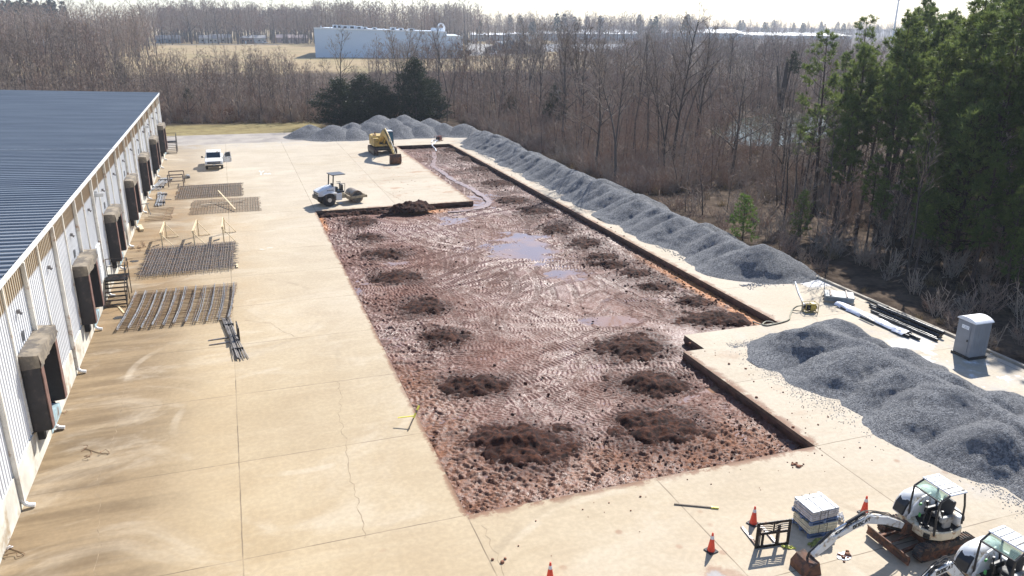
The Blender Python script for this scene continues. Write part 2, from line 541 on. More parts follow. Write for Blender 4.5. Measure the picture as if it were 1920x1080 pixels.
# ================================================================== ground, field, road, lot, pond
POND_C = np.array((95.0, 120.0)); POND_D = np.array((.75, .66))
def pond_f(x, y):
    dx = x - POND_C[0]; dy = y - POND_C[1]
    a = dx * POND_D[0] + dy * POND_D[1]; b = -dx * POND_D[1] + dy * POND_D[0]
    return np.sqrt((a / 27) ** 2 + (b / 10) ** 2) + .25 * (fbm(x * .06, y * .06, 3, 5) - .5)
def ground_z(x, y):
    x = np.asarray(x, float); y = np.asarray(y, float)
    z = -.12 + .25 * (fbm(x * .05, y * .05, 3, 3) - .5) * sstep(np.maximum(x - 40, y - 125), 0, 12)
    z = z - 1.3 * sstep(pond_f(x, y), 1.25, .75)
    yard = (x > -8.5) & (x < 38.1) & (y > -13) & (y < 120.9)
    bld = (x < -8) & (y < 113) & (y > -14) & (x > -60)
    return np.where(yard | bld, -1.2, z)
def ground_mat():
    t = NT('ground_soil')
    p = t.pos(); x, y, z = t.sep(p)
    n1 = t.noise(p, .05, 5); n2 = t.noise(p, .5, 6, .65); n3 = t.noise(p, 4, 4, .65)
    litter = t.mix(t.ramp(n2, .35, .65), (.055, .038, .027), (.130, .094, .066))
    straw = t.mix(t.ramp(n2, .3, .7), (.33, .24, .135), (.43, .335, .205))
    straw = t.mix(t.ramp(n1, .45, .65), straw, (.30, .245, .13))
    lawn = t.mix(t.ramp(n2, .35, .7), (.25, .195, .095), (.34, .28, .135))
    lawn = t.mix(t.math('MULTIPLY', t.ramp(n3, .45, .75), .5), lawn, (.17, .15, .06))
    yy = t.math('ADD', y, t.math('MULTIPLY', n2, 6))
    lf = t.math('MULTIPLY', t.ramp(yy, 152, 147), t.ramp(x, 16, 13))
    c = t.mix(lf, litter, lawn)
    f2 = t.math('ADD', t.math('MULTIPLY', y, .01), t.math('MULTIPLY', n1, .6))
    sf_ = t.math('MULTIPLY', t.ramp(f2, 3.0, 3.35), t.ramp(t.math('SUBTRACT', x, t.math('MULTIPLY', y, .40)), 40, 0))
    c = t.mix(sf_, c, straw)
    c = t.mix(t.ramp(n3, .3, .7), t.mix(.25, c, (0, 0, 0)), c)
    t.bump(n3, .5, .1)
    return t.fin(c, .95, 0, .05)
def build_ground():
    def ax(lo, hi, mid0, mid1, step):
        a = list(np.arange(mid0, mid1 + .01, step))
        d = step; v = mid0
        while v > lo:
            d *= 1.18; v -= d; a.insert(0, v)
        d = step; v = mid1
        while v < hi:
            d *= 1.18; v += d; a.append(v)
        return np.array(a)
    xs = ax(-4000, 4000, -60, 150, 2.0); ys = ax(-400, 6000, -20, 170, 2.0)
    # make sure the yard's border rows exist
    xs = np.sort(np.concatenate([xs, [-8.6, -8.4, 38.0, 38.2]])); ys = np.sort(np.concatenate([ys, [112.8, 113.2, 120.8, 121.05]]))
    X, Y = np.meshgrid(xs, ys)
    Z = ground_z(X, Y)
    struct(link('ground', grid_mesh('ground', xs, ys, Z, ground_mat())))
build_ground()
def sheet(name, pts, z, m):
    mb = MB(); mb.add([(x, y, z) for x, y in pts], [tuple(range(len(pts)))])
    return struct(mb.build(name, m))
def blob(c, rx, ry, n=40, amp=.15, seed=0, rot=0):
    out = []
    for k in range(n):
        t = 2 * math.pi * k / n
        r = 1 + amp * (float(fbm(np.array(3 + 1.7 * math.cos(t)), np.array(3 + 1.7 * math.sin(t)), 3, seed)) - .5) * 2
        a, b = rx * r * math.cos(t), ry * r * math.sin(t)
        out.append((c[0] + a * math.cos(rot) - b * math.sin(rot), c[1] + a * math.sin(rot) + b * math.cos(rot)))
    return out
# gravel apron beyond the slabs
M_APRON = mat('gravel_apron', (.29, .255, .22), .95, var=.16, scale=.35, dirt=(.36, .315, .26), dirt_amt=.5, dirt_scale=.3, bump=.4, bscale=8)
sheet('gravel_apron', [(-45, 113.6), (-8.6, 113.6), (-8.6, 121.0), (38, 121.0), (39.5, 126), (30, 129), (14, 131), (-2, 131.5), (-20, 132), (-45, 133)], .0, M_APRON)
# far road, pale concrete drive and gravel lot by the far warehouse
M_ROAD = mat('far_asphalt', (.16, .155, .155), .9, var=.1, scale=.05)
sheet('road', [(-400, 600), (40, 622), (40, 630), (-400, 608)], .0, M_ROAD)
M_DRIVE = mat('far_drive', (.45, .43, .40), .95, var=.08, scale=.05, spec=.02)
sheet('drive', [tuple(at(*p)[:2]) for p in ((868, 104), (955, 104), (985, 98), (985, 89), (940, 85), (872, 80), (872, 92))], .0, M_DRIVE)
M_LOT = mat('far_gravel_lot', (.26, .26, .265), .95, var=.12, scale=.03, spec=.02)
sheet('gravel_lot', [tuple(at(*p)[:2]) for p in ((955, 97), (1180, 96), (1180, 83), (955, 83))], .004, M_LOT)
t = NT('pond_water')
n_ = t.noise(t.pos(), .8, 3)
t.bump(n_, .15, .05)
M_POND = t.fin((.06, .068, .035), .12, 0, .4)
sheet('pond_water', blob(POND_C, 31, 13, 60, .1, 3, math.atan2(POND_D[1], POND_D[0])), -.55, M_POND)

# ================================================================== the excavated floor of red mud
PUD = [((975, 465), 62, 24), ((1005, 478), 40, 14), ((850, 410), 42, 11), ((905, 372), 34, 14), ((955, 330), 40, 12), ((1068, 512), 50, 12),
       ((700, 530), 34, 12), ((740, 486), 28, 9), ((1030, 440), 30, 8), ((880, 300), 26, 8), ((1150, 600), 70, 9), ((1300, 650), 40, 12), ((1480, 842), 26, 18), ((1245, 540), 50, 8), ((668, 545), 14, 14), ((1230, 770), 60, 8), ((1350, 730), 50, 10)]
PILES = [((675, 418), 30, 10), ((691, 446), 28, 8), ((722, 477), 42, 10), ((742, 521), 50, 13), ((795, 577), 46, 17), ((832, 634), 44, 20),
         ((890, 722), 68, 22), ((982, 832), 98, 42), ((1003, 396), 34, 9), ((1042, 430), 36, 10), ((1097, 457), 36, 11), ((1130, 484), 34, 9), ((1192, 512), 36, 10),
         ((1228, 538), 38, 10), ((1312, 568), 40, 11), ((1340, 600), 76, 17), ((1192, 652), 66, 26), ((1222, 720), 72, 24), ((1236, 803), 84, 36), ((1145, 497), 46, 8),
         ((850, 282), 26, 5), ((880, 298), 22, 6), ((905, 318), 26, 7), ((935, 345), 30, 8), ((965, 378), 34, 8)]
def px_ellipse(c, rx, ry, z=PIT_Z):
    C = at(*c, z)
    A = at(c[0] + rx, c[1], z) - C
    B = at(c[0], c[1] - ry, z) - C
    return C, A.to_2d(), B.to_2d()
def ell(x, y, C, A, B):
    det = A.x * B.y - A.y * B.x
    dx = x - C.x; dy = y - C.y
    u = (dx * B.y - dy * B.x) / det; v = (-dx * A.y + dy * A.x) / det
    return np.sqrt(u * u + v * v)
# track passes of the machines: arcs with cleat marks
rr = random.Random(11)
PASSES = []
for k in range(270):
    if k < 180:
        cx, cy = rr.uniform(8.5, 21), rr.uniform(26, 72)
    else:
        cx, cy = rr.uniform(22.5, 29), rr.uniform(40, 111)
    PASSES.append((cx, cy, rr.choice((rr.uniform(-.5, .5) + (1.57 if rr.random() < .75 else 0), rr.uniform(0, 3.14))), rr.choice((rr.uniform(5, 14), rr.uniform(12, 60))) * rr.choice((-1, 1)), rr.uniform(3, 8), rr.uniform(.45, .62), rr.uniform(.2, .27)))
def mud_height(X, Y):
    z = PIT_Z + .09 * (fbm(X * .22, Y * .22, 3, 21) - .5) + .04 * (fbm(X * 1.1, Y * 1.1, 3, 25) - .5)
    cleat = np.zeros_like(X); press = np.zeros_like(X); cov = np.zeros_like(X)
    for (cx, cy, an, rad, L, wd, sp) in PASSES:
        for off in (-.75, .75):
            nx, ny = -math.sin(an), math.cos(an)
            ox, oy = cx + nx * rad, cy + ny * rad
            x0, y0 = X[0, 0], Y[0, 0]; st_ = X[0, 1] - x0
            i0, i1 = max(0, int((cx - L - 2 - x0) / st_)), min(X.shape[1], int((cx + L + 2 - x0) / st_))
            j0, j1 = max(0, int((cy - L - 2 - y0) / st_)), min(X.shape[0], int((cy + L + 2 - y0) / st_))
            if i1 - i0 < 2 or j1 - j0 < 2: continue
            bb = (slice(j0, j1), slice(i0, i1))
            x = X[bb] - ox; y = Y[bb] - oy
            r = np.hypot(x, y); a0 = math.atan2(cy - oy, cx - ox)
            th = np.angle(np.exp(1j * (np.arctan2(y, x) - a0)))
            s = th * abs(rad)
            d = r - abs(rad) - off
            m = np.clip((wd / 2 - np.abs(d)) / .07, 0, 1) * np.clip((L - np.abs(s)) / .5, 0, 1)
            wv = np.cos(2 * math.pi * (s / sp + .35 * np.abs(d) / sp * 0))
            wv = np.clip(wv * 1.6, -1, 1)
            berm = np.exp(-((np.abs(d) - wd / 2 - .07) / .08) ** 2) * np.clip((L - np.abs(s)) / .5, 0, 1)
            cleat[bb] = cleat[bb] * (1 - m) + m * wv * .034
            press[bb] = press[bb] * (1 - m) + m * -.025 + berm * .012 * (1 - m)
            cov[bb] = np.maximum(cov[bb], m)
    z = z + cleat * (.35 + .75 * fbm(X * .3, Y * .3, 2, 8)) + press
    # scraped grooves running in from the left edge and across the near right corner
    lf = sstep(X, 11.8, 8.2) * sstep(Y, 24, 27) * (Y < 73)
    rf = sstep(X, 16.5, 19.5) * sstep(Y, 34, 31.5) * (X < 22.2)
    ang = .22 * np.sin(Y * .35)
    gx = fbm((X + 0) * .25, (Y + ang * (X - 8)) * 3.4, 4, 31) - .5
    z = z + gx * .20 * np.maximum(lf, rf)
    # clods and crumbs: rough near the edges, smooth in the middle
    edge = np.minimum.reduce([X - 6.69, np.where(Y < 36, 22.17 - X, 30.03 - X), (Y - 23.4) * .8])
    rough = .18 + .95 * sstep(edge, 6.0, 1.5) * (.35 + .65 * fbm(X * .3, Y * .3, 3, 44)) + .55 * sstep(Y, 29.5, 25)
    cl = np.clip(fbm(X * 4.2, Y * 4.2, 3, 51, .6) - .5, 0, 1) * 2
    cl2 = np.clip(fbm(X * 9.5, Y * 9.5, 2, 57) - .55, 0, 1) * 2
    z = z + rough * (.14 * cl + .06 * cl2)
    return z
def pit_floor():
    st = .05
    xs = np.arange(6.55, 30.2, st); ys = np.arange(23.25, 112.7, st)
    X, Y = np.meshgrid(xs, ys)
    keep = in_pit(X, Y, .16)
    Z = mud_height(X, Y)
    for (c, rx, ry) in PUD:
        e = ell(X, Y, *px_ellipse(c, rx * 1.15, ry * 1.15))
        e = e + 1.5 * (fbm(X * .7, Y * .9, 4, 61) - .5)
        Z = Z - .07 * sstep(e, 1.15, .3)
    pm = np.zeros_like(X)
    for (c, rx, ry) in PILES:
        e = ell(X, Y, *px_ellipse(c, rx * 1.25, ry * 1.25)) + .8 * (fbm(X * .8, Y * .8, 3, 66) - .5)
        q = sstep(e, 1.3, .6)
        Z = Z + q * (.10 * fbm(X * 3, Y * 3, 3, 71))
        pm = np.maximum(pm, q)
    k = keep[:-1, :-1] & keep[1:, 1:] & keep[:-1, 1:] & keep[1:, :-1]
    me = grid_mesh('mud_floor', xs, ys, Z, M_MUD, k)
    # how crumbly / fresh the soil is, per vertex (a real property of the soil: dug-up and spread crumbs are darker earth)
    used = np.zeros(X.size, bool); I, J = np.meshgrid(np.arange(len(xs) - 1), np.arange(len(ys) - 1))
    a = (J * len(xs) + I)[k]
    for q in (0, 1, len(xs), len(xs) + 1): used[a + q] = True
    at_ = me.attributes.new('crumb', 'FLOAT', 'POINT')
    at_.data.foreach_set('value', pm.ravel()[used].astype(np.float32))
    return struct(link('mud_floor', me))
def mud_mat():
    t = NT('mud')
    p = t.pos(); x, y, z = t.sep(p)
    big = t.noise(p, .13, 4); mid = t.noise(p, .8, 6, .65); fine = t.noise(p, 6, 5, .7)
    slick = t.mix(t.ramp(mid, .3, .7), (.105, .035, .018), (.172, .067, .040))
    dark = t.mix(t.ramp(fine, .35, .7), (.036, .011, .006), (.10, .033, .016))
    red = t.mix(t.ramp(fine, .3, .7), (.11, .040, .018), (.235, .095, .042))
    # left and front edges drier and redder
    e1 = t.math('MULTIPLY', t.ramp(x, 12.5, 7), t.ramp(y, 52, 30))
    e2 = t.math('MULTIPLY', t.ramp(y, 31, 25), t.ramp(x, 23, 21))
    e = t.math('ADD', t.math('MAXIMUM', e1, e2), t.math('MULTIPLY', t.math('SUBTRACT', mid, .5), 1.1))
    c = t.mix(t.ramp(e, .35, .95), slick, red)
    # darker crumbly earth on the right hand strip
    e3 = t.math('MULTIPLY', t.ramp(x, 21.5, 26.5), t.ramp(y, 37, 42))
    e3 = t.math('MULTIPLY', e3, t.ramp(t.noise(p, .32, 5, .65), .38, .58))
    cr = t.n('Attribute', attribute_name='crumb').outputs['Fac']
    dk = t.math('MAXIMUM', e3, cr)
    dk = t.math('MAXIMUM', dk, t.math('MULTIPLY', t.ramp(mid, .55, .7), .65))
    c = t.mix(t.math('MULTIPLY', dk, .9), c, dark)
    # orange clay seam showing beside the walls
    e4 = t.math('MULTIPLY', t.ramp(x, 28.7, 29.4), t.math('MULTIPLY', t.ramp(y, 58, 44), t.ramp(y, 36, 37)))
    e5 = t.math('MULTIPLY', t.ramp(y, 71.8, 72.8), t.math('MULTIPLY', t.ramp(x, 14.5, 16), t.ramp(x, 20.5, 18)))
    e6 = t.math('MULTIPLY', t.ramp(x, 7.5, 7.0), t.ramp(y, 66, 70))
    c = t.mix(t.math('MULTIPLY', t.math('MAXIMUM', e6, t.math('MAXIMUM', e4, e5)), t.ramp(mid, .32, .5)), c, (.42, .16, .045))
    wet = t.ramp(t.math('ADD', t.math('MULTIPLY', big, .6), t.math('MULTIPLY', mid, .5)), .42, .68)
    wet = t.math('MULTIPLY', wet, t.math('SUBTRACT', 1, t.math('MULTIPLY', dk, .85)))
    r = t.ramp(wet, 0, 1, .80, .40, False)
    r = t.math('ADD', r, t.ramp(fine, .35, .65, -.16, .16), clamp=True)
    t.bump(t.math('ADD', fine, t.noise(p, 18, 3)), .8, .04)
    return t.fin(c, r, 0, .5)
M_MUD = mud_mat()
pit_floor()
t = NT('muddy_water')
t.bump(t.noise(t.pos(), 3, 2), .02, .01)
M_PUD = t.fin(t.mix(t.ramp(t.noise(t.pos(), .3, 3), .4, .6), (.20, .135, .12), (.28, .16, .10)), .04, 0, .7)
sheet('puddle_water', [(6.7, 23.41), (22.16, 23.41), (22.16, 34.06), (23.49, 34.06), (23.49, 36.16), (30.02, 36.16), (30.02, 112.49), (22.18, 112.49), (22.18, 73.99), (6.7, 73.99)], PIT_Z - .058, M_PUD)
# trickle of milky run-off from the far pump
def ribbon(name, pts, wd, z, m, seed=0):
    rr = random.Random(seed); V = []
    for k, q in enumerate(pts):
        a = Vector(pts[max(k - 1, 0)]); b = Vector(pts[min(k + 1, len(pts) - 1)]); d = (b - a).to_2d().normalized()
        s = wd * rr.uniform(.5, 1.2)
        V += [(q[0] - d.y * s, q[1] + d.x * s, z), (q[0] + d.y * s, q[1] - d.x * s, z)]
    mb = MB(); mb.add(V, [(2 * k, 2 * k + 1, 2 * k + 3, 2 * k + 2) for k in range(len(pts) - 1)])
    return struct(mb.build(name, m))
M_RUN = mat('silty_water', (.30, .20, .16), .3, var=.15, scale=.6)
def smooth_line(P, n=6):
    out = []
    P = [Vector(p) for p in P]
    for i in range(len(P) - 1):
        p0, p1, p2, p3 = P[max(i - 1, 0)], P[i], P[i + 1], P[min(i + 2, len(P) - 1)]
        for k in range(n):
            t = k / n
            out.append(.5 * ((2 * p1) + (-p0 + p2) * t + (2 * p0 - 5 * p1 + 4 * p2 - p3) * t * t + (-p0 + 3 * p1 - 3 * p2 + p3) * t ** 3))
    out.append(P[-1])
    return out
ribbon('water_trickle', [tuple(p) for p in smooth_line([at(px, py, PIT_Z) for px, py in ((813, 285), (815, 300), (812, 312), (828, 322), (850, 338), (880, 352), (902, 366), (916, 377), (912, 386), (890, 392), (865, 396), (840, 398))])], .35, PIT_Z + .045, M_RUN, 3)

# heaps of dug earth left in the pit
M_EARTH = mat('dug_earth', (.026, .0080, .0045), .95, var=.6, scale=5, dirt=(.072, .023, .010), dirt_amt=.45, dirt_scale=4, bump=1.0, bscale=14, spec=.25)
def heap_mesh(name, rx, ry, h, seed, m, st=.07, lump=.16, rot=0.0):
    xs = np.arange(-rx * 1.35, rx * 1.35 + st, st); ys = np.arange(-ry * 1.35, ry * 1.35 + st, st)
    X, Y = np.meshgrid(xs, ys)
    wx_ = rx * .5 * (fbm(X * .9 / max(ry, .6) + seed, Y * .9 / max(ry, .6), 3, seed + 7) - .5); wy_ = ry * .7 * (fbm(X * .9 / max(ry, .6), Y * .9 / max(ry, .6) + seed, 3, seed + 8) - .5)
    e = np.sqrt(((X + wx_) / rx) ** 2 + ((Y + wy_) / ry) ** 2) + 1.0 * (fbm(X * 1.3 + seed, Y * 1.3, 4, seed) - .5)
    Z = h * np.clip(1.05 - e, -.2, 1) ** 1.0
    lum = fbm(X * 2.6, Y * 2.6, 4, seed + 3, .65) - .42
    lum2 = np.abs(fbm(X * 6.5, Y * 6.5, 2, seed + 5) - .5)
    Z = Z + (lump * lum * 1.7 + lump * .9 * lum2) * sstep(e, 1.35, .7) - .07
    keep = (Z > -.06)
    k = keep[:-1, :-1] | keep[1:, 1:] | keep[:-1, 1:] | keep[1:, :-1]
    return grid_mesh(name, xs, ys, Z, m, k)
PL_LAB = {}
for i, (c, rx, ry) in enumerate(PILES):
    C, A, B = px_ellipse(c, rx, ry)
    h = .18 + .0045 * rx if c[1] > 380 else .3
    o = link('mud_heap', heap_mesh('mud_heap', max(.7, A.length), max(.55, B.length * .85), h * .95, 100 + i * 3, M_EARTH))
    o.location = (C.x, C.y, PIT_Z + .02)
    o.rotation_euler = (0, 0, math.atan2(A.y, A.x))
    side = 'left' if C.x < 13.5 else ('far right' if C.y > 75 else 'right')
    near = {7: 'broad dark mud heap in the near left corner of the pit, the biggest of all', 6: 'long dark mud heap second nearest on the left side of the pit', 5: 'small rounded mud heap third nearest on the left side of the pit',
            4: 'dark mud heap fourth from the front on the left side of the pit', 3: 'flat mud heap fifth from the front on the left side of the pit', 2: 'mud heap sixth from the front on the left of the pit, by a puddle',
            1: 'small mud heap second from the island edge on the left of the pit', 0: 'mud heap nearest the island edge at the left of the pit',
            18: 'wide dark mud heap nearest the front on the right of the pit', 17: 'dark mud heap below the broken concrete corner, second from the front on the right', 16: 'dark mud heap just left of the broken concrete corner notch',
            15: 'long low mud heap against the near end of the right pit wall', 14: 'small mud heap behind the long low one by the right pit wall', 13: 'mud heap sixth from the front along the right pit wall', 12: 'small mud heap seventh from the front along the right pit wall',
            19: 'flat spread of dug mud beside the middle of the right pit wall', 11: 'low mud heap halfway along the right pit wall', 10: 'rounded mud heap above the large puddle on the right', 9: 'mud heap to the right of the large puddle, further back', 8: 'mud heap just beyond the end of the white trickle bend',
            20: 'farthest low mud heap at the far end of the pit', 21: 'second farthest low mud heap at the far end of the pit', 22: 'low mud heap beside the far trickle, third from the far end', 23: 'low mud heap right of the trickle, fourth from the far end', 24: 'low mud heap right of the trickle bend, fifth from the far end'}[i]
    tag(o, near, 'mud heap', 'heaps of dug mud in the pit')
C = at(770, 388, 0)
o = link('mud_heap', heap_mesh('mud_heap', 2.6, 1.0, .75, 401, M_EARTH)); o.location = (C.x, C.y - .45, -.02); o.rotation_euler = (0, 0, .12)
tag(o, 'dark mud heap spilling over the front edge of the concrete island', 'mud heap', 'heaps of dug mud in the pit')
# low continuous spoil strip under the island edge
o = link('mud_heap', heap_mesh('mud_heap', 6.0, .45, .35, 431, M_EARTH)); o.location = (11.5, 73.6, PIT_Z + .1)
tag(o, 'long thin strip of loose mud along the island front edge', 'mud heap', 'heaps of dug mud in the pit')

# loose clods strewn on the mud and along the slab edges: one uncounted scatter
def lump_template(seed, n=1):
    import bmesh
    bm = bmesh.new(); bmesh.ops.create_icosphere(bm, subdivisions=1, radius=1)
    r = random.Random(seed)
    V = np.array([v.co[:] for v in bm.verts]) * np.array([[r.uniform(.65, 1.3)] for _ in bm.verts])
    F = np.array([[v.index for v in f.verts] for f in bm.faces]); bm.free()
    return V, F
LUMPS = [lump_template(k) for k in range(8)]
def scatter_lumps(name, pts, sizes, m, seed=0):
    g = np.random.default_rng(seed); VV = []; FF = []; b = 0
    for (x, y, z), s in zip(pts, sizes):
        V, F = LUMPS[int(g.integers(8))]
        a = g.uniform(0, 6.28); c_, s_ = math.cos(a), math.sin(a)
        R = np.array([[c_, -s_, 0], [s_, c_, 0], [0, 0, .75]])
        VV.append(V @ R.T * s + (x, y, z + s * .3)); FF.append(F + b); b += len(V)
    o = link(name, np_mesh(name, np.concatenate(VV), np.concatenate(FF), [m]))
    o['kind'] = 'stuff'
    return o
pts = []; sz = []
g = np.random.default_rng(5)
for (c, rx, ry) in PILES:
    C, A, B = px_ellipse(c, rx, ry)
    for _ in range(60):
        r = abs(g.normal(0, .6)) + .5; a = g.uniform(0, 6.28)
        p = C.to_2d() + A * (r * math.cos(a)) + B * (r * math.sin(a))
        if in_pit(np.array(p.x), np.array(p.y), -.1):
            s = g.choice((.025, .04, .06, .09, .12), p=(.3, .3, .22, .13, .05))
            pts.append((p.x, p.y, PIT_Z + (.12 if r < 1 else .03))); sz.append(s)
for _ in range(1500):      # crumbly front zone
    x = g.uniform(6.9, 22); y = 23.6 + abs(g.normal(0, 3.2))
    if y < 33: pts.append((x, y, PIT_Z + .0)); sz.append(g.choice((.02, .035, .05, .075), p=(.4, .35, .18, .07)))
for _ in range(300):
    x = g.uniform(7, 29.8); y = g.uniform(30, 111)
    if in_pit(np.array(x), np.array(y), -.15): pts.append((x, y, PIT_Z + .02)); sz.append(g.choice((.04, .06, .09)))
o = scatter_lumps('mud_clods', pts, sz, mat('clod_earth', (.060, .019, .010), .9, var=.5, scale=2.5, bump=.8, bscale=14), 3)
tag(o, 'loose dark clods of earth strewn over the wet mud', 'mud clods')
pts = []; sz = []
for _ in range(170):      # crumbs on the concrete near the cuts
    q = g.integers(4)
    if q == 0: x, y = g.uniform(22.3, 24.6), g.uniform(24, 35)
    elif q == 1: x, y = 30.1 + abs(g.normal(0, .4)), g.uniform(37, 108)
    elif q == 2: x, y = g.uniform(13, 22), g.uniform(74.2, 100)
    else: x, y = g.uniform(7, 28), 23.3 - abs(g.normal(0, 1.2))
    pts.append((x, y, 0)); sz.append(g.choice((.02, .035, .05, .08), p=(.4, .35, .2, .05)))
for (px, py, n, sp) in ((1497, 872, 14, .13), (940, 1049, 3, .1), (1590, 1043, 12, .12)):
    C = at(px, py)
    for _ in range(n):
        pts.append((C.x + g.normal(0, sp * 1.3), C.y + g.normal(0, sp), .0)); sz.append(g.uniform(.04, .09))
o = scatter_lumps('mud_crumbs', pts, sz, mat('dried_mud', (.20, .085, .045), .9, var=.4, scale=4), 4)
tag(o, 'small dried mud crumbs scattered on the concrete slabs', 'mud crumbs')
# ================================================================== gravel
def gravel_mat():
    t = NT('crushed_stone')
    p = t.pos()
    v = t.n('TexVoronoi', feature='F1'); t.set(v.inputs['Vector'], p); v.inputs['Scale'].default_value = 13
    v2 = t.n('TexVoronoi', feature='F1'); t.set(v2.inputs['Vector'], p); v2.inputs['Scale'].default_value = 29
    hs = t.sep(v.outputs['Color'])[0]; h2 = t.sep(v2.outputs['Color'])[1]
    tone = t.math('ADD', t.math('MULTIPLY', hs, .6), t.math('MULTIPLY', h2, .4))
    c = t.mix(t.ramp(tone, .2, .85), (.125, .13, .145), (.37, .375, .385))
    c = t.mix(t.math('MULTIPLY', t.ramp(t.noise(p, .5, 4), .48, .65), .4), c, (.20, .205, .22))
    c = t.mix(t.math('MULTIPLY', t.ramp(t.noise(p, .9, 5, .7), .55, .75), .3), c, (.40, .395, .385))
    t.bump(t.math('SUBTRACT', 1, t.math('ADD', t.math('MULTIPLY', v.outputs['Distance'], 6), t.math('MULTIPLY', v2.outputs['Distance'], 8))), .75, .05)
    return t.fin(c, .85, 0, .3)
M_GRAV = gravel_mat()
def cones(X, Y, L, slope=.70, k=.20, warp=.35, seed=0, base=None):
    """union of dumped heaps (x, y, height, stretch along x)"""
    X = X + warp * 2 * (fbm(X * .45, Y * .45, 3, seed + 9) - .5); Y = Y + warp * 2 * (fbm(X * .45 + 31, Y * .45, 3, seed + 10) - .5)
    Z = np.full(X.shape, -9.0)
    if base:
        (ax, ay), (bx, by), bh = base
        vx, vy = bx - ax, by - ay; u = np.clip(((X - ax) * vx + (Y - ay) * vy) / (vx * vx + vy * vy), 0, 1)
        Z = bh + .3 + .25 * (fbm(Y * .25, X * .1, 2, seed + 20) - .5) - slope * np.sqrt((X - ax - u * vx) ** 2 + (Y - ay - u * vy) ** 2 + .2)
    for q in L:
        x, y, h = q[:3]; sx = q[3] if len(q) > 3 else 1.0; an = q[4] if len(q) > 4 else 0
        dx = (X - x); dy = (Y - y)
        if an:
            dx, dy = dx * math.cos(an) + dy * math.sin(an), -dx * math.sin(an) + dy * math.cos(an)
        d = np.sqrt((dx / sx) ** 2 + dy ** 2 + .28)
        z = h + .35 - slope * d
        Z = np.where(z > Z - k, np.maximum(Z, z) + np.where(np.abs(z - Z) < k, (k - np.abs(z - Z)) ** 2 / (4 * k) * .5, 0), Z)
    rill = fbm(X * 1.6, Y * 1.6, 3, seed + 2) - .5
    Z = Z + .16 * rill + .05 * (fbm(X * 5, Y * 5, 2, seed + 4) - .5)
    # toe runs out flat
    return np.where(Z < .25, .25 - (.25 - Z) * .62, Z)
def gravel_heap(name, L, x0, x1, y0, y1, st, label, seed, group=None, **kw):
    xs = np.arange(x0, x1, st); ys = np.arange(y0, y1, st)
    X, Y = np.meshgrid(xs, ys)
    Z = cones(X, Y, L, seed=seed, **kw)
    keep = Z > -.02
    k = keep[:-1, :-1] | keep[1:, 1:] | keep[:-1, 1:] | keep[1:, :-1]
    o = link(name, grid_mesh(name, xs, ys, Z, M_GRAV, k))
    tag(o, label, 'gravel heap', group)
    return X, Y, Z
rr = random.Random(23)
L = []
y = 45.4
while y < 114:
    L.append((35.05 + rr.uniform(-.35, .35), y, rr.uniform(1.65, 2.1), rr.uniform(1.2, 1.55), rr.uniform(-.5, .2)))
    if rr.random() < .35: L.append((34.3 + rr.uniform(-.3, .3), y + rr.uniform(.8, 2), rr.uniform(.9, 1.5), 1.2, rr.uniform(-.5, .2)))
    if rr.random() < .4: L.append((36.0 + rr.uniform(-.2, .2), y + rr.uniform(.8, 2), rr.uniform(.7, 1.2)))
    y += rr.uniform(1.7, 3.3)
WX, WY, WZ = gravel_heap('gravel_ridge', L, 30.9, 38.6, 41.3, 119, .11, 'long ridge of grey crushed stone along the right side of the pit', 31, warp=.3, slope=.84, base=((35.1, 46), (35.0, 114), 1.65))
L = [(28.9, 31.6, 1.75, 1.3), (30.6, 32.0, 1.65, 1.2), (30.9, 30.1, 1.35), (28.7, 28.6, 1.55, 1.25, .3), (30.5, 27.6, 1.75, 1.2), (29.1, 25.9, 1.45, 1.3), (30.9, 25.4, 1.5), (29.3, 23.3, 1.75, 1.3, .2), (31.2, 22.6, 1.65, 1.2),
     (28.9, 20.7, 1.55, 1.2), (30.9, 19.9, 1.8, 1.3), (29.6, 17.7, 1.5), (31.8, 17.3, 1.6, 1.2), (31, 14.2, 1.6, 1.2), (29.8, 12, 1.5)]
gravel_heap('gravel_heap', L, 24.8, 35, 9, 35.6, .085, 'big heap of grey crushed stone in the right foreground', 37, warp=.6, slope=.74, k=.14, base=((29.6, 31.0), (30.7, 11), 1.5))
BACK = [(11.2, 125.3, 2.0), (14.6, 122.7, 2.1), (17.9, 125.6, 2.2), (17.6, 121.9, 1.9), (20.6, 125.2, 2.1), (21.6, 122.3, 2.2), (24.4, 125.8, 2.5), (24.6, 122.1, 2.2), (27.3, 125.6, 2.4), (28.1, 122.0, 2.1), (30.9, 125.3, 2.0), (31.6, 122.2, 2.0), (34.6, 121.0, 1.9), (22.8, 129.2, 2.6), (27.0, 129.2, 2.6), (31.0, 128.6, 2.1)]
BL = ['leftmost low heap of grey stone at the back of the yard', 'front grey stone heap second from the left at the back', 'stone heap behind the second from the left in the back row', 'small stone heap left of the yellow excavator', 'stone heap with its top left of the yellow excavator arm',
      'stone heap right behind the yellow excavator body', 'tall stone heap behind the yellow excavator cab', 'front stone heap just right of the yellow excavator cab', 'rear stone heap right of the yellow excavator cab', 'front stone heap midway between excavator and far pump', 'rear stone heap midway between excavator and far pump', 'front stone heap behind the small far pump', 'stone heap between the far pump and the long ridge',
      'rearmost tall stone heap above the yellow excavator', 'rearmost stone heap second from the left of the back line', 'rearmost stone heap at the right end of the back line']
for i, (x, y, h) in enumerate(BACK):
    gravel_heap('gravel_heap', [(x, y, h * rr.uniform(.9, 1.0), rr.uniform(1.05, 1.3)), (x + rr.uniform(-.9, .9), y + rr.uniform(-.6, .6), h * .72, 1.1)], x - 4.4, x + 4.4, y - 3.6, y + 3.6, .22, BL[i], 50 + i * 7, 'dumped stone heaps along the back of the yard', slope=.72, warp=.3)
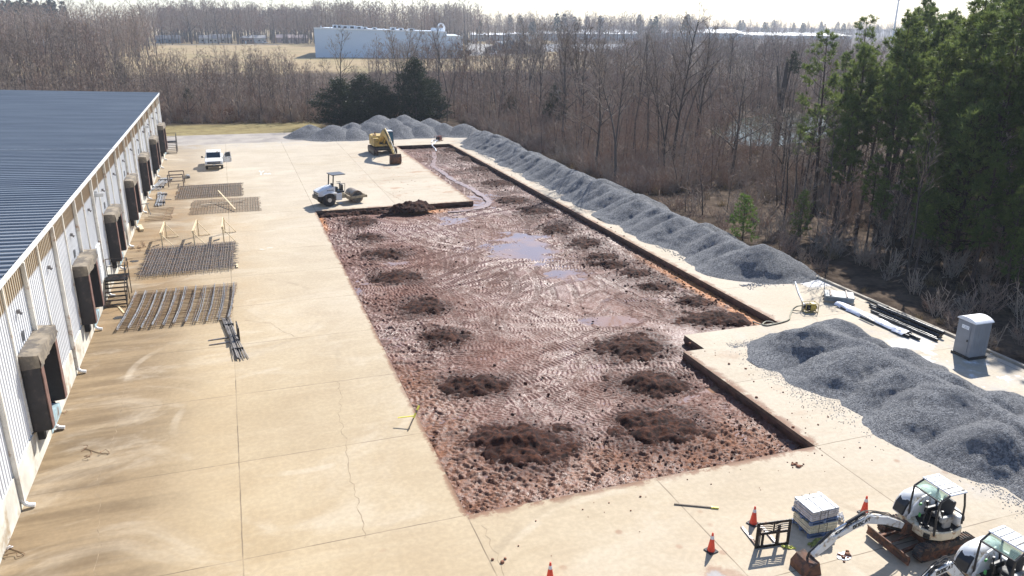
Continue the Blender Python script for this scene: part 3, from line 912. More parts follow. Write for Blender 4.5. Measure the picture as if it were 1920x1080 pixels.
# loose stones around the toes
pts = []; sz = []
g = np.random.default_rng(9)
def toe(n, fn, s):
    for _ in range(n):
        x, y = fn(); pts.append((x, y, 0)); sz.append(s * g.uniform(.6, 1.5))
toe(2600, lambda: (26.9 - abs(g.normal(0, .4)), g.uniform(16.5, 33.5)), .019)
toe(900, lambda: (g.uniform(25, 30), 33.6 + abs(g.normal(0, .35))), .019)
toe(1100, lambda: (25.4 + g.normal(0, .6), 28.5 + g.normal(0, 2.2)), .02)
toe(1500, lambda: (31.9 - abs(g.normal(0, .35)), g.uniform(45, 110)), .035)
toe(500, lambda: (g.uniform(32, 37), 43.0 - abs(g.normal(0, .4))), .035)
o = scatter_lumps('loose_gravel', pts, sz, mat('loose_stone', (.27, .275, .285), .85, var=.35, scale=3), 8)
tag(o, 'loose grey stones strewn round the toes of the gravel heaps', 'gravel')

# ================================================================== warehouse with docks
BX, BY0, BY1, EZ = -8.65, -14.0, 113.4, 7.9
WH = thing('warehouse', 'long white ribbed metal warehouse with dark loading docks on the left', 'warehouse', (BX, BY0, 0))
def L_(x, y, z): return (x - BX, y - BY0, z)
def wall_mat():
    t = NT('ribbed_wall')
    p = t.pos(); x, y, z = t.sep(p)
    n = t.noise(p, .5, 5); st = t.noise(t.scale(p, (1, 6, .25)), 1.2, 5, .65)
    c = t.mix(t.ramp(n, .3, .7), (.70, .705, .70), (.78, .785, .78))
    c = t.mix(t.math('MULTIPLY', t.ramp(st, .55, .8), .25), c, (.55, .50, .42))
    # weathered, rust-streaked strip under the eave
    zz = t.math('ADD', z, t.math('MULTIPLY', t.math('SUBTRACT', st, .5), .16))
    up = t.ramp(zz, 6.58, 6.72)
    rib = t.math('FRACT', t.math('DIVIDE', t.math('ADD', y, 14.0), .305))
    old = t.mix(t.ramp(st, .3, .7), (.52, .45, .32), (.64, .58, .45))
    old = t.mix(t.math('MULTIPLY', t.ramp(rib, .56, .62), t.ramp(rib, .95, .9)), old, (.25, .165, .09))
    c = t.mix(up, c, old)
    return t.fin(c, .45, 0, .4)
M_WALL = wall_mat()
# corrugated sheet: one profile along Y
prof = []
yy = BY0
while yy < BY1:
    prof += [(yy, 0), (yy + .17, 0), (yy + .20, .035), (yy + .275, .035)]
    yy += .305
V = []; 
for (yv, d) in prof:
    V += [L_(BX + d, yv, 1.4), L_(BX + d, yv, EZ)]
n = len(prof)
mb = MB(); mb.add(V, [(2 * i, 2 * i + 2, 2 * i + 3, 2 * i + 1) for i in range(n - 1)])
# gable end facing the far side, back and the near end, flat sheets
mb.add([L_(BX, BY1, 0), L_(BX - 60, BY1, 0), L_(BX - 60, BY1, 8.0), L_(BX - 30, BY1, EZ + 1.04), L_(BX, BY1, EZ)], [(0, 1, 2, 3, 4)])
mb.add([L_(BX, BY0, 0), L_(BX - 60, BY0, 0), L_(BX - 60, BY0, 8.0), L_(BX - 30, BY0, EZ + 1.04), L_(BX, BY0, EZ)], [(4, 3, 2, 1, 0)])
mb.add([L_(BX - 60, BY0, 0), L_(BX - 60, BY1, 0), L_(BX - 60, BY1, 8), L_(BX - 60, BY0, 8)], [(0, 1, 2, 3)])
mb.build('wall', M_WALL, WH, fix=False)
mb = MB(); mb.box(L_(BX - .1, (BY0 + BY1) / 2, .7), (.34, BY1 - BY0, 1.4))
mb.build('foundation', mat('foundation_concrete', (.56, .53, .45), .85, var=.18, scale=.8, dirt=(.30, .22, .13), dirt_amt=.35, dirt_scale=.5), WH)
# roof with standing ribs running down the slope
RP = []
yy = BY0 - .1
while yy < BY1:
    RP += [(yy, 0), (yy + .41, 0), (yy + .425, .08), (yy + .555, .08)]
    yy += .61
RP = [(min(a, BY1 + .12), b) for a, b in RP] + [(BY1 + .12, 0)]
V = []
for (yv, d) in RP:
    V += [L_(BX + .16, yv, EZ + .02 + d), L_(BX - 30, yv, EZ + 1.08 + d), L_(BX - 60, yv, EZ + .02 + d)]
n = len(RP)
mb = MB(); mb.add(V, [(3 * i + k, 3 * i + 3 + k, 3 * i + 4 + k, 3 * i + 1 + k) for i in range(n - 1) for k in (0, 1)])
t = NT('roof_metal')
p = t.pos(); rx_, ry_, rz_ = t.sep(p)
n_ = t.noise(t.scale(p, (.3, 1.2, 1)), .5, 5)
c = t.mix(t.ramp(n_, .3, .7), (.20, .215, .235), (.265, .28, .295))
c = t.mix(t.math('MULTIPLY', t.ramp(t.noise(p, .35, 5, .65), .55, .75), .3), c, (.22, .22, .22))
M_ROOF = t.fin(c, .42, .2, .4)
mb.build('roof', M_ROOF, WH, fix=False)
mb = MB(); 
for k in (0, 1):
    mb.add([], [])
mb.box(L_(BX - 18, 63.4, EZ + .80), (37, .03, .03), (0, R_(2.06), 0))
mb.build('lap_flashing', mat('flashing', (.5, .51, .53), .4, .3), WH)
# eave gutter and corner trims
M_TRIM = mat('white_trim', (.76, .755, .73), .4, var=.08, dirt=(.5, .44, .34), dirt_amt=.2)
mb = MB()
mb.prism([(BX + .04 - BX, EZ - .22), (BX + .21 - BX, EZ - .20), (BX + .25 - BX, EZ + .05), (BX + .17 - BX, EZ + .05), (.15, EZ - .08), (.04, EZ - .1)], 0, BY1 - BY0 + .1)
mb.build('gutter', M_TRIM, WH)
mb = MB()
mb.box(L_(BX + .03, BY1 - .08, (EZ + 1.4) / 2), (.12, .2, EZ - 1.45))
mb.build('corner_trim', M_TRIM, WH)
M_PIPE = mat('downspout_paint', (.66, .62, .54), .5, var=.15, scale=1.2, dirt=(.36, .24, .16), dirt_amt=.25)
M_ELB = mat('elbow_white', (.8, .79, .76), .5)
DS = [28.95 + 6.1 * k for k in range(-6, 14)]
for y in DS:
    mb = MB()
    mb.box(L_(BX + .125, y, (EZ - .25 + .35) / 2), (.17, .15, EZ - .6))
    d = mb.build('downspout', M_PIPE, WH, bevel=.02)
    mb = MB()
    mb.tube([L_(BX + .13, y, .42), L_(BX + .16, y, .24), L_(BX + .28, y, .13), L_(BX + .5, y, .08)], .085, 8)
    mb.build('elbow', M_ELB, d, smooth=True)
    # narrower cover strip between bays, over the panel joint
    mb = MB(); mb.box(L_(BX + .05, y + 3.05, (EZ + 1.4) / 2), (.075, .11, EZ - 1.7)); mb.build('cover_strip', M_PIPE, WH)
# loading docks: foam pads each side, hood on top, door, leveller plate and bumpers
M_FOAM = mat('dock_pad_vinyl', (.016, .014, .016), .55, var=.3, scale=2, dirt=(.07, .05, .045), dirt_amt=.3)
M_PADF = mat('dock_pad_edge', (.16, .085, .065), .7, var=.3, scale=2)
M_HOOD = mat('dock_hood_canvas', (.20, .165, .12), .85, var=.3, scale=2.5, dirt=(.10, .085, .07), dirt_amt=.5, bump=.4, bscale=6)
M_DOOR = mat('dock_door', (.30, .30, .29), .6, var=.2)
M_PLATE = mat('leveller_paint', (.30, .40, .42), .55, var=.2, scale=3, dirt=(.16, .12, .10), dirt_amt=.3)
M_RUB = mat('bumper_rubber', (.02, .02, .021), .8)
DOCKS = [32.15 + 12.2 * k for k in range(-3, 7)]
def rag(mb_, x0, x1, y0, y1, z, seed):
    """crumpled hood: top + front drooping skirt with folds"""
    g = np.random.default_rng(seed)
    nx, ny = 5, 14
    V = []
    for j in range(ny + 1):
        yv = y0 + (y1 - y0) * j / ny
        for i in range(nx + 4):
            if i <= nx:
                u = i / nx; V.append((x0 + (x1 - x0) * u, yv, z + .10 - .05 * u + g.normal(0, .018)))
            else:
                k = i - nx; V.append((x1 + .03 + g.normal(0, .02), yv + g.normal(0, .015), z + .02 - k * .16 + g.normal(0, .02)))
    m = nx + 4
    mb_.add(V, [(j * m + i, j * m + i + 1, (j + 1) * m + i + 1, (j + 1) * m + i) for j in range(ny) for i in range(m - 1)])
    for yv in (y0, y1):
        V = [(x0, yv, z - .5), (x1, yv, z - .45), (x1, yv, z + .05), (x0, yv, z + .1)]
        mb_.add(V, [(0, 1, 2, 3)])
for i, y in enumerate(DOCKS):
    D = link('dock_shelter', None, WH)
    D.location = L_(BX, y, 0)
    dep = .72
    for s, yy in ((0, .0), (1, 2.75)):
        mb = MB()
        if s == 0: pts = [(0.06, 0), (dep, 0.06), (dep, .50), (0.06, .62)]
        else: pts = [(0.06, 0), (dep, .12), (dep, .56), (0.06, .62)]
        mb.prism([(a, b + yy) for a, b in pts], 1.42, 4.55, 'z')
        p_ = mb.build('side_pad', M_FOAM, D, bevel=.03)
        mb = MB(); mb.box((dep + .02, yy + (.28 if s == 0 else .34), 2.95), (.035, .40, 3.0)); mb.build('wear_face', M_PADF, p_, bevel=.01)
    mb = MB(); rag(mb, .05, dep + .04, -.05, 3.42, 4.62, 40 + i)
    mb.build('hood', M_HOOD, D, smooth=True)
    mb = MB(); mb.box((.07, 1.68, 2.95), (.06, 2.2, 3.0))
    for q in range(5): mb.box((.105, 1.68, 1.75 + q * .6), (.02, 2.15, .5))
    mb.build('dock_door', M_DOOR, D)
    mb = MB(); mb.box((.28, 1.68, 1.37), (.5, 2.0, .06)); mb.box((.53, 1.68, 1.16), (.03, 2.0, .42)); mb.build('leveller_plate', M_PLATE, D)
    for yy in (.55, 2.82):
        mb = MB(); mb.box((.20, yy, 1.12), (.26, .26, .5)); mb.build('bumper', M_RUB, D, bevel=.02)
    # faded number beside the dock
    if i >= 3:
        mb = MB(); z0, yb = 4.85, 1.15
        def bar(ya, za, yb_, zb): mb.beam((.052, yb + ya, z0 + za), (.052, yb + yb_, z0 + zb), .01, .05, (1, 0, 0))
        bar(0, 0, 0, .42); bar(.16, 0, .16, .42); bar(.16, .42, .38, .42); bar(.38, .42, .28, 0)
        mb.build('number_lettering', mat('faded_black', (.22, .22, .22), .8), D) if i == 3 else mb.build('number_lettering', bpy.data.materials['faded_black'], D)
# small wall lamps high between the docks
M_LAMP = mat('lamp_metal', (.14, .13, .13), .5, .3)
for y in [33.3 + 6.1 * k for k in range(-5, 13)]:
    mb = MB(); mb.box(L_(BX + .1, y, 6.15), (.12, .12, .15)); mb.cyl(L_(BX + .15, y, 6.1), L_(BX + .22, y, 6.04), .05, .07, 10)
    mb.build('wall_lamp', M_LAMP, WH)
for y in (54.9, 90.0):
    mb = MB(); mb.box(L_(BX + .28, y, 6.4), (.5, .55, .22)); mb.box(L_(BX + .1, y, 6.5), (.2, .2, .3)); mb.build('flood_lamp', mat('flood_grey', (.42, .43, .44), .4, .4), WH, bevel=.02)
# personnel doors at the two stairs
M_DOORW = mat('door_white', (.78, .78, .76), .4, var=.06)
for y in (52.6, 114.9):
    if y > BY1: continue
    mb = MB(); mb.box(L_(BX + .075, y, 2.5), (.06, 1.0, 2.15)); d = mb.build('man_door', M_DOORW, WH, bevel=.01)
    mb = MB(); mb.box(L_(BX + .13, y - .38, 2.4), (.06, .12, .04)); mb.build('handle', M_LAMP, d)
    mb = MB()
    for s in (-1, 1): mb.box(L_(BX + .085, y + s * .56, 2.5), (.10, .1, 2.2))
    mb.box(L_(BX + .085, y, 3.64), (.10, 1.24, .1)); mb.build('frame', M_TRIM, d)

# steel stairs: grated landing with treads descending toward the viewer, pipe rails
M_BLKST = mat('black_steel', (.022, .02, .019), .55, .5, var=.4, scale=4, dirt=(.10, .05, .03), dirt_amt=.3)
def stair(y, label, land=1.25):
    S = thing('metal_stair', label, 'stairs', (BX + .15, y, 0))
    mb = MB()
    for k in range(13): mb.box((.65, -.6 + k * .1, 1.36), (1.3, .055, .035))
    for x in (.02, 1.28): mb.box((x, 0, 1.32), (.05, 1.3, .12))
    for yv in (-.63, .63): mb.box((.65, yv, 1.32), (1.3, .05, .12))
    mb.build('landing', M_BLKST, S)
    for k in range(6):
        mb = MB()
        for q in range(3): mb.box((.65, -.76 - k * .24 + q * .075, 1.13 - k * .2), (1.22, .055, .035))
        mb.build('tread', M_BLKST, S)
    for x in (.03, 1.27):
        mb = MB(); mb.beam((x, -.62, 1.30), (x, -2.15, .05), .04, .18); mb.build('stringer', M_BLKST, S)
    mb = MB()
    for p, q in (((1.27, -.63, 0), (1.27, -.63, 2.4)), ((1.27, .63, 0), (1.27, .63, 2.4)), ((.02, .63, 1.3), (.02, .63, 2.4)), ((1.27, -.63, 2.4), (1.27, .63, 2.4)), ((.02, .63, 2.4), (1.27, .63, 2.4)), ((1.27, -.63, 1.9), (1.27, .63, 1.9)), ((.02, .63, 1.9), (1.27, .63, 1.9)), ((1.27, -.63, 2.4), (1.27, -2.1, 1.15)), ((1.27, -2.1, 0), (1.27, -2.1, 1.15))):
        mb.tube([p, q], .026, 8)
    mb.build('handrail', M_BLKST, S)
    return S
stair(53.2, 'black steel stair with grated landing between the second and third nearest docks')
stair(115.5, 'small black steel stair at the far corner of the white warehouse')
# ================================================================== machines
M_WPAINT = mat('white_paint', (.72, .72, .70), .38, var=.08, scale=1.5, dirt=(.34, .26, .17), dirt_amt=.34, dirt_scale=3.5)
M_CREAM = mat('cream_paint', (.70, .63, .47), .45, var=.12, scale=2, dirt=(.38, .25, .14), dirt_amt=.45, dirt_scale=4)
M_BLK = mat('black_paint', (.018, .018, .019), .45, var=.3, dirt=(.09, .07, .05), dirt_amt=.2)
M_TRK = mat('track_rubber', (.04, .038, .037), .85, var=.4, dirt=(.17, .10, .065), dirt_amt=.5, dirt_scale=5)
M_RUSTY = mat('muddy_steel', (.17, .075, .04), .8, var=.35, scale=3, dirt=(.065, .04, .03), dirt_amt=.5, dirt_scale=4)
M_CHROME = mat('chrome_rod', (.7, .7, .7), .15, 1.0, var=.05)
M_SEAT = mat('seat_vinyl', (.03, .03, .032), .6)
M_GREY = mat('grey_plastic', (.30, .30, .29), .5, var=.2, scale=4, dirt=(.10, .08, .06), dirt_amt=.4)
M_ROOFW = mat('canopy_white', (.66, .67, .70), .35, var=.08, scale=1.5, dirt=(.45, .42, .38), dirt_amt=.25)
M_GREEN = mat('green_sticker', (.10, .42, .12), .5)
M_HOSE = mat('hydraulic_hose', (.025, .022, .02), .6, dirt=(.14, .09, .06), dirt_amt=.3)
M_DARKIN = mat('dark_floor', (.022, .02, .019), .8, var=.4, dirt=(.06, .05, .04), dirt_amt=.3)
t = NT('tinted_glass'); t.b.inputs['Transmission Weight'].default_value = .85
M_TGLASS = t.fin((.62, .80, .68), .05, 0, .5)
t = NT('dark_glass'); M_DGLASS = t.fin((.02, .035, .055), .05, 0, .6)
t = NT('teal_glass'); M_TEAL = t.fin((.03, .10, .13), .06, 0, .6)

def track_loop(mb, x0, x1, z0, z1, y0, y1, r=None):
    """rounded belt outline with cleats"""
    h = (z1 - z0) / 2
    pts = []
    for k in range(9):
        a = math.pi / 2 + math.pi * k / 8; pts.append((x0 + h + h * math.cos(a), z0 + h + h * math.sin(a)))
    for k in range(9):
        a = -math.pi / 2 + math.pi * k / 8; pts.append((x1 - h + h * math.cos(a), z0 + h + h * math.sin(a)))
    mb.prism(pts, y0, y1)
    # grousers round the outline
    P = pts + [pts[0]]
    per = []
    for a, b in zip(P[:-1], P[1:]):
        L = math.dist(a, b); n = max(1, round(L / .12))
        for k in range(n): per.append((a[0] + (b[0] - a[0]) * k / n, a[1] + (b[1] - a[1]) * k / n, math.atan2(b[1] - a[1], b[0] - a[0])))
    for (x, z, an) in per:
        nx, nz = math.sin(an), -math.cos(an)
        mb.box((x - nx * -.008, (y0 + y1) / 2, z + nz * .008), (.055, (y1 - y0) * .98, .035), (0, -an, 0))
def band_prism(mb, pts, hs, y0, y1):
    """thick polyline in xz, thickness hs per point"""
    up = []; lo = []
    for i, (x, z) in enumerate(pts):
        a = pts[max(i - 1, 0)]; b = pts[min(i + 1, len(pts) - 1)]
        d = Vector((b[0] - a[0], b[1] - a[1])).normalized(); n = Vector((-d.y, d.x))
        up.append((x + n.x * hs[i], z + n.y * hs[i])); lo.append((x - n.x * hs[i], z - n.y * hs[i]))
    # quads per span so that the outline may be concave
    for i in range(len(pts) - 1):
        q = [up[i], up[i + 1], lo[i + 1], lo[i]]
        mb.prism(q, y0, y1)
LETTERS = {'B': 'M0 0L0 1L.6 1L.6 .55L0 .55M.6 .55L.7 .5L.7 0L0 0', 'O': 'M0 0L0 1L.7 1L.7 0L0 0', 'C': 'M.7 1L0 1L0 0L.7 0', 'A': 'M0 0L.35 1L.7 0M.15 .4L.55 .4', 'T': 'M0 1L.7 1M.35 1L.35 0'}
def lettering(mb, text, o, ux, uz, size, wd):
    """stroke letters in the plane o + ux*u + uz*v"""
    o = Vector(o); ux = Vector(ux).normalized(); uz = Vector(uz).normalized(); n = ux.cross(uz)
    adv = 0
    for ch in text:
        cur = None
        for tok in LETTERS[ch].replace('M', '|M').replace('L', '|L').split('|')[1:]:
            u, v = [float(q) for q in tok[1:].split()]
            p = o + ux * (adv + u * size) + uz * (v * size)
            if tok[0] == 'L': mb.beam(cur, p, .012, wd, ux.cross(n) if False else n.cross((p - cur).normalized()))
            cur = p
        adv += size * 1.0

def mini_excavator(label, loc, rotz, boom, stick, bucket_ang, with_blade=True):
    E = thing('mini_excavator', label, 'excavator', loc, rotz)
    # undercarriage
    for s in (-1, 1):
        mb = MB(); track_loop(mb, -1.28, 1.18, .0, .56, s * .78 - .16, s * .78 + .16)
        tk = mb.build('track', M_TRK, E, bevel=.008, seg=1)
        mb = MB()
        mb.box((-.05, s * .78, .26), (1.6, .34, .2))
        for x in (-1.0, .9): mb.cyl((x, s * .78 - .175, .28), (x, s * .78 + .175, .28), .2, n=14)
        for x in (-.6, -.25, .1, .45): mb.cyl((x, s * .78 - .17, .14), (x, s * .78 + .17, .14), .09, n=10)
        mb.build('roller_frame', M_RUSTY, tk, bevel=.01)
    mb = MB(); mb.box((0, 0, .36), (1.0, 1.3, .22)); mb.cyl((0, 0, .4), (0, 0, .66), .42, n=20); mb.build('car_body', M_RUSTY, E, bevel=.02)
    # dozer blade
    mb = MB()
    prof = [(1.60, .03), (1.66, .06), (1.62, .2), (1.64, .34), (1.70, .42), (1.65, .42), (1.58, .34), (1.55, .2)]
    mb.prism(prof, -.93, .93); bl = mb.build('dozer_blade', M_RUSTY, E, bevel=.008)
    mb = MB()
    for s in (-.42, .42): mb.beam((.6, s, .3), (1.58, s * 1.1, .2), .1, .12)
    mb.cyl((.55, 0, .42), (1.2, 0, .32), .05); mb.cyl((1.1, 0, .33), (1.55, 0, .27), .025); mb.build('blade_arm', M_RUSTY, bl, bevel=.01)
    # house: cream skirt, rounded tail
    out = [(.78, -.30), (.78, .42), (.62, .72), (.3, .90), (-.2, .95), (-.62, .84), (-.90, .5), (-.98, 0), (-.90, -.5), (-.62, -.84), (-.1, -.95), (.4, -.88), (.68, -.62)]
    mb = MB(); mb.prism(out, .66, .98, 'z'); H = mb.build('house', M_CREAM, E, bevel=.05, seg=3)
    mb = MB(); mb.prism([(x * .94, y * .93) for x, y in out if not (y < -.2)] + [(-.2, -.2), (.4, -.2)], .985, 1.0, 'z')
    mb.build('floor', M_DARKIN, H)
    mb = MB()
    for x, z in ((.55, .84), (.55, .74)): mb.box((x + .13, .62, z), (.2, .1, .07), (0, 0, -.9))
    mb.build('vent', M_BLK, H)
    # engine hood: dome on the right side and round the back
    g = []
    mb = MB()
    n = 14
    prof = []
    for (ox, oy, rx, ry, h) in ((.0, -.55, .86, .40, .78),):
        V = []; F = []
        nu, nv = 20, 7
        for j in range(nv + 1):
            a = (math.pi / 2) * j / nv
            rr_ = math.cos(a) ** .55; hh = math.sin(a) ** .8
            for i in range(nu):
                t_ = 2 * math.pi * i / nu
                ct, st_ = math.cos(t_), math.sin(t_)
                sx = math.copysign(abs(ct) ** .6, ct); sy = math.copysign(abs(st_) ** .6, st_)
                V.append((ox + rx * rr_ * sx - .12 * hh, oy + ry * rr_ * sy, .98 + h * hh))
        F = [(j * nu + i, j * nu + (i + 1) % nu, (j + 1) * nu + (i + 1) % nu, (j + 1) * nu + i) for j in range(nv) for i in range(nu)]
        mb.add(V, F)
    hd = mb.build('engine_hood', M_WPAINT, E, smooth=True)
    # rear white cowl behind the seat
    tail = [(-.42, .82), (-.62, .80), (-.88, .48), (-.96, 0), (-.86, -.45), (-.5, -.4), (-.42, 0)]
    mb = MB(); mb.prism(tail, .98, 1.36, 'z'); mb.build('rear_cowl', M_WPAINT, E, bevel=.08, seg=3)
    mb = MB(); mb.prism([(.68, .98), (.80, .98), (.62, 1.45), (.3, 1.75), (-.1, 1.84), (-.1, 1.76), (.26, 1.66), (.54, 1.4)], -.18, -.10); mb.build('side_rim', M_WPAINT, hd, bevel=.02)
    mb = MB(); mb.prism([(.82, 1.0), (.90, 1.05), (.80, 1.36), (.62, 1.55), (.56, 1.5), (.7, 1.3)], -.72, -.3); mb.build('front_grille', M_BLK, hd, bevel=.02)
    mb = MB(); mb.cyl((-.80, .60, 1.16), (-.86, .66, 1.16), .10, n=12); mb.build('exhaust_port', M_BLK, E)
    # seat, consoles, levers
    mb = MB(); mb.box((-.12, .36, 1.25), (.46, .48, .16)); mb.box((-.36, .36, 1.58), (.13, .46, .56), (0, -.15, 0)); mb.build('seat', M_SEAT, E, bevel=.05)
    for s, y in ((0, .05), (1, .68)):
        mb = MB(); mb.box((.0, y, 1.34), (.52, .13, .2)); mb.box((-.05, y, 1.15), (.3, .12, .3)); c_ = mb.build('console', M_GREY if s else M_BLK, E, bevel=.03)
        mb = MB(); mb.cyl((.2, y, 1.42), (.24, y, 1.64), .02); mb.cyl((.24, y, 1.6), (.25, y, 1.7), .035); mb.build('joystick', M_BLK, c_)
    mb = MB()
    for y in (.26, .46): mb.cyl((.55, y, 1.0), (.45, y, 1.6), .018); mb.box((.55, y, 1.03), (.12, .1, .04))
    mb.build('travel_levers', M_BLK, E)
    mb = MB(); mb.box((.35, -.1, 1.5), (.10, .04, .08)); mb.build('warning_label', M_GREEN, E); mb = MB(); mb.box((.42, .0, 1.15), (.04, .07, .14)); mb.build('warning_label', M_GREEN, E)
    # canopy: posts, roof and visor
    CY0, CY1 = -.17, .90
    for y in (CY0, CY1):
        mb = MB(); mb.tube([(.70, y, .98), (.74, y, 1.6), (.72, y, 2.27), (.34, y, 2.44)], .034, 8); mb.build('front_post', M_BLK, E, smooth=True)
        mb = MB(); mb.tube([(-.46, y, 1.2), (-.42, y, 1.9), (-.30, y, 2.42)], .034, 8); mb.build('rear_post', M_BLK, E, smooth=True)
    mb = MB(); mb.tube([(.72, CY0, 2.27), (.72, CY1, 2.27)], .03, 8); mb.build('visor_bar', M_BLK, E)
    mb = MB(); mb.tube([(-.44, CY0, 1.55), (-.44, CY1, 1.55)], .03, 8); mb.build('rear_bar', M_BLK, E)
    mb = MB(); mb.box((.01, (CY0 + CY1) / 2, 2.475), (.72, CY1 - CY0 + .12, .06))
    rf = mb.build('canopy_roof', M_ROOFW, E, bevel=.025)
    mb = MB()
    for k in range(5): mb.box((.01, CY0 + .06 + k * .24, 2.512), (.64, .035, .02))
    mb.build('roof_ribs', M_GREY, rf)
    mb = MB(); mb.beam((.70, (CY0 + CY1) / 2, 2.29), (.37, (CY0 + CY1) / 2, 2.44), CY1 - CY0 - .1, .012); mb.build('visor_glass', M_TGLASS, E)
    # front work group
    mb = MB(); mb.box((.86, -.05, .72), (.3, .34, .34)); mb.cyl((1.0, -.05, .5), (1.0, -.05, 1.0), .12, n=12); mb.build('swing_bracket', M_RUSTY, E, bevel=.03)
    bm_ = MB(); band_prism(bm_, boom, [.11, .14, .155, .125, .085], -.15, .05); B = bm_.build('boom', M_WPAINT, E, bevel=.02)
    mb = MB()
    p0 = Vector((1.05, -.05, .62)); p1 = Vector((boom[1][0], -.05, boom[1][1] - .22)); mb.cyl(p0, p0.lerp(p1, .6), .055); mb.cyl(p0.lerp(p1, .55), p1, .03); mb.build('boom_cylinder', M_BLK, B, smooth=True)
    a = Vector((boom[2][0] + .1, -.05, boom[2][1] + .25)); b = Vector((stick[0][0] - .05, -.05, stick[0][1] + .27))
    mb = MB(); mb.cyl(a, a.lerp(b, .62), .06); mb.build('stick_cylinder', M_BLK, B, smooth=True)
    mb = MB(); mb.cyl(a.lerp(b, .6), b, .032); mb.build('rod', M_CHROME, B, smooth=True)
    mb = MB(); g = random.Random(3)
    for y in (-.13, -.08, .0, .04):
        hp = [Vector((x, y, z + hh)) for (x, z), hh in zip(boom, (.15, .20, .22, .18, .14))]
        hp = [q + Vector((0, g.uniform(-.03, .03), g.uniform(0, .05))) for q in smooth_line(hp, 4)]
        mb.tube(hp, .016, 5)
    mb.build('hoses', M_HOSE, B)
    mb = MB(); d = Vector((boom[3][0] - boom[2][0], 0, boom[3][1] - boom[2][1])).normalized(); u = Vector((-d.z, 0, d.x))
    lettering(mb, 'BOBCAT', Vector((boom[3][0], .056, boom[3][1])) - d * .02 - u * .05, -d, u, .12, .024)
    mb.build('lettering', M_BLK, B)
    mb = MB(); band_prism(mb, stick, [.16, .15, .08], -.13, .03); S = mb.build('stick', M_WPAINT, E, bevel=.02)
    st = stick[-1]
    a = Vector((stick[0][0] + .08, -.05, stick[0][1] + .26)); b = Vector((st[0] + .12, -.05, st[1] + .16)); mb = MB(); mb.cyl(a, a.lerp(b, .6), .05); mb.cyl(a.lerp(b, .55), b, .028); mb.beam(b, (st[0] + .2, -.05, st[1] - .1), .06, .05); mb.build('bucket_cylinder', M_BLK, S)
    # bucket
    mb = MB()
    bp = [(0, 0), (.30, .10), (.58, .02), (.72, -.22), (.66, -.46), (.46, -.60), (.16, -.62)]
    inn = [(.05, -.06), (.30, .04), (.53, -.03), (.65, -.22), (.60, -.42), (.44, -.54), (.16, -.57)]
    ca, sa = math.cos(bucket_ang), math.sin(bucket_ang)
    rot = lambda q: (st[0] + q[0] * ca - q[1] * sa, st[1] + q[0] * sa + q[1] * ca)
    bp = [rot(q) for q in bp]; inn = [rot(q) for q in inn]
    for k in range(len(bp) - 1): mb.prism([bp[k], bp[k + 1], inn[k + 1], inn[k]], -.42, .32)
    for y in (-.44, .30): mb.prism(bp, y, y + .03)
    ax = Vector((bp[-1][0] - bp[-2][0], bp[-1][1] - bp[-2][1])).normalized()
    for k in range(5): mb.beam((bp[-1][0], -.38 + k * .165, bp[-1][1]), (bp[-1][0] + ax.x * .14, -.38 + k * .165, bp[-1][1] + ax.y * .14), .06, .04)
    bk = mb.build('bucket', M_RUSTY, E, bevel=.008)
    return E
MB1 = mini_excavator('white mini excavator with canopy reaching its muddy bucket to the pallets', (21.38, 16.88, 0), math.pi,
    [(1.12, .88), (1.9, 1.26), (2.75, 1.50), (3.35, 1.33), (4.02, 1.06)], [(4.02, 1.06), (4.42, .78), (4.78, .52)], -.55)
MB2 = mini_excavator('white mini excavator cut off by the bottom right corner of the photo', (20.92, 13.95, 0), math.pi + .10,
    [(1.12, .88), (1.8, 1.5), (2.3, 2.0), (2.9, 1.95), (3.55, 1.5)], [(3.55, 1.5), (3.65, 1.0), (3.6, .62)], -1.1)

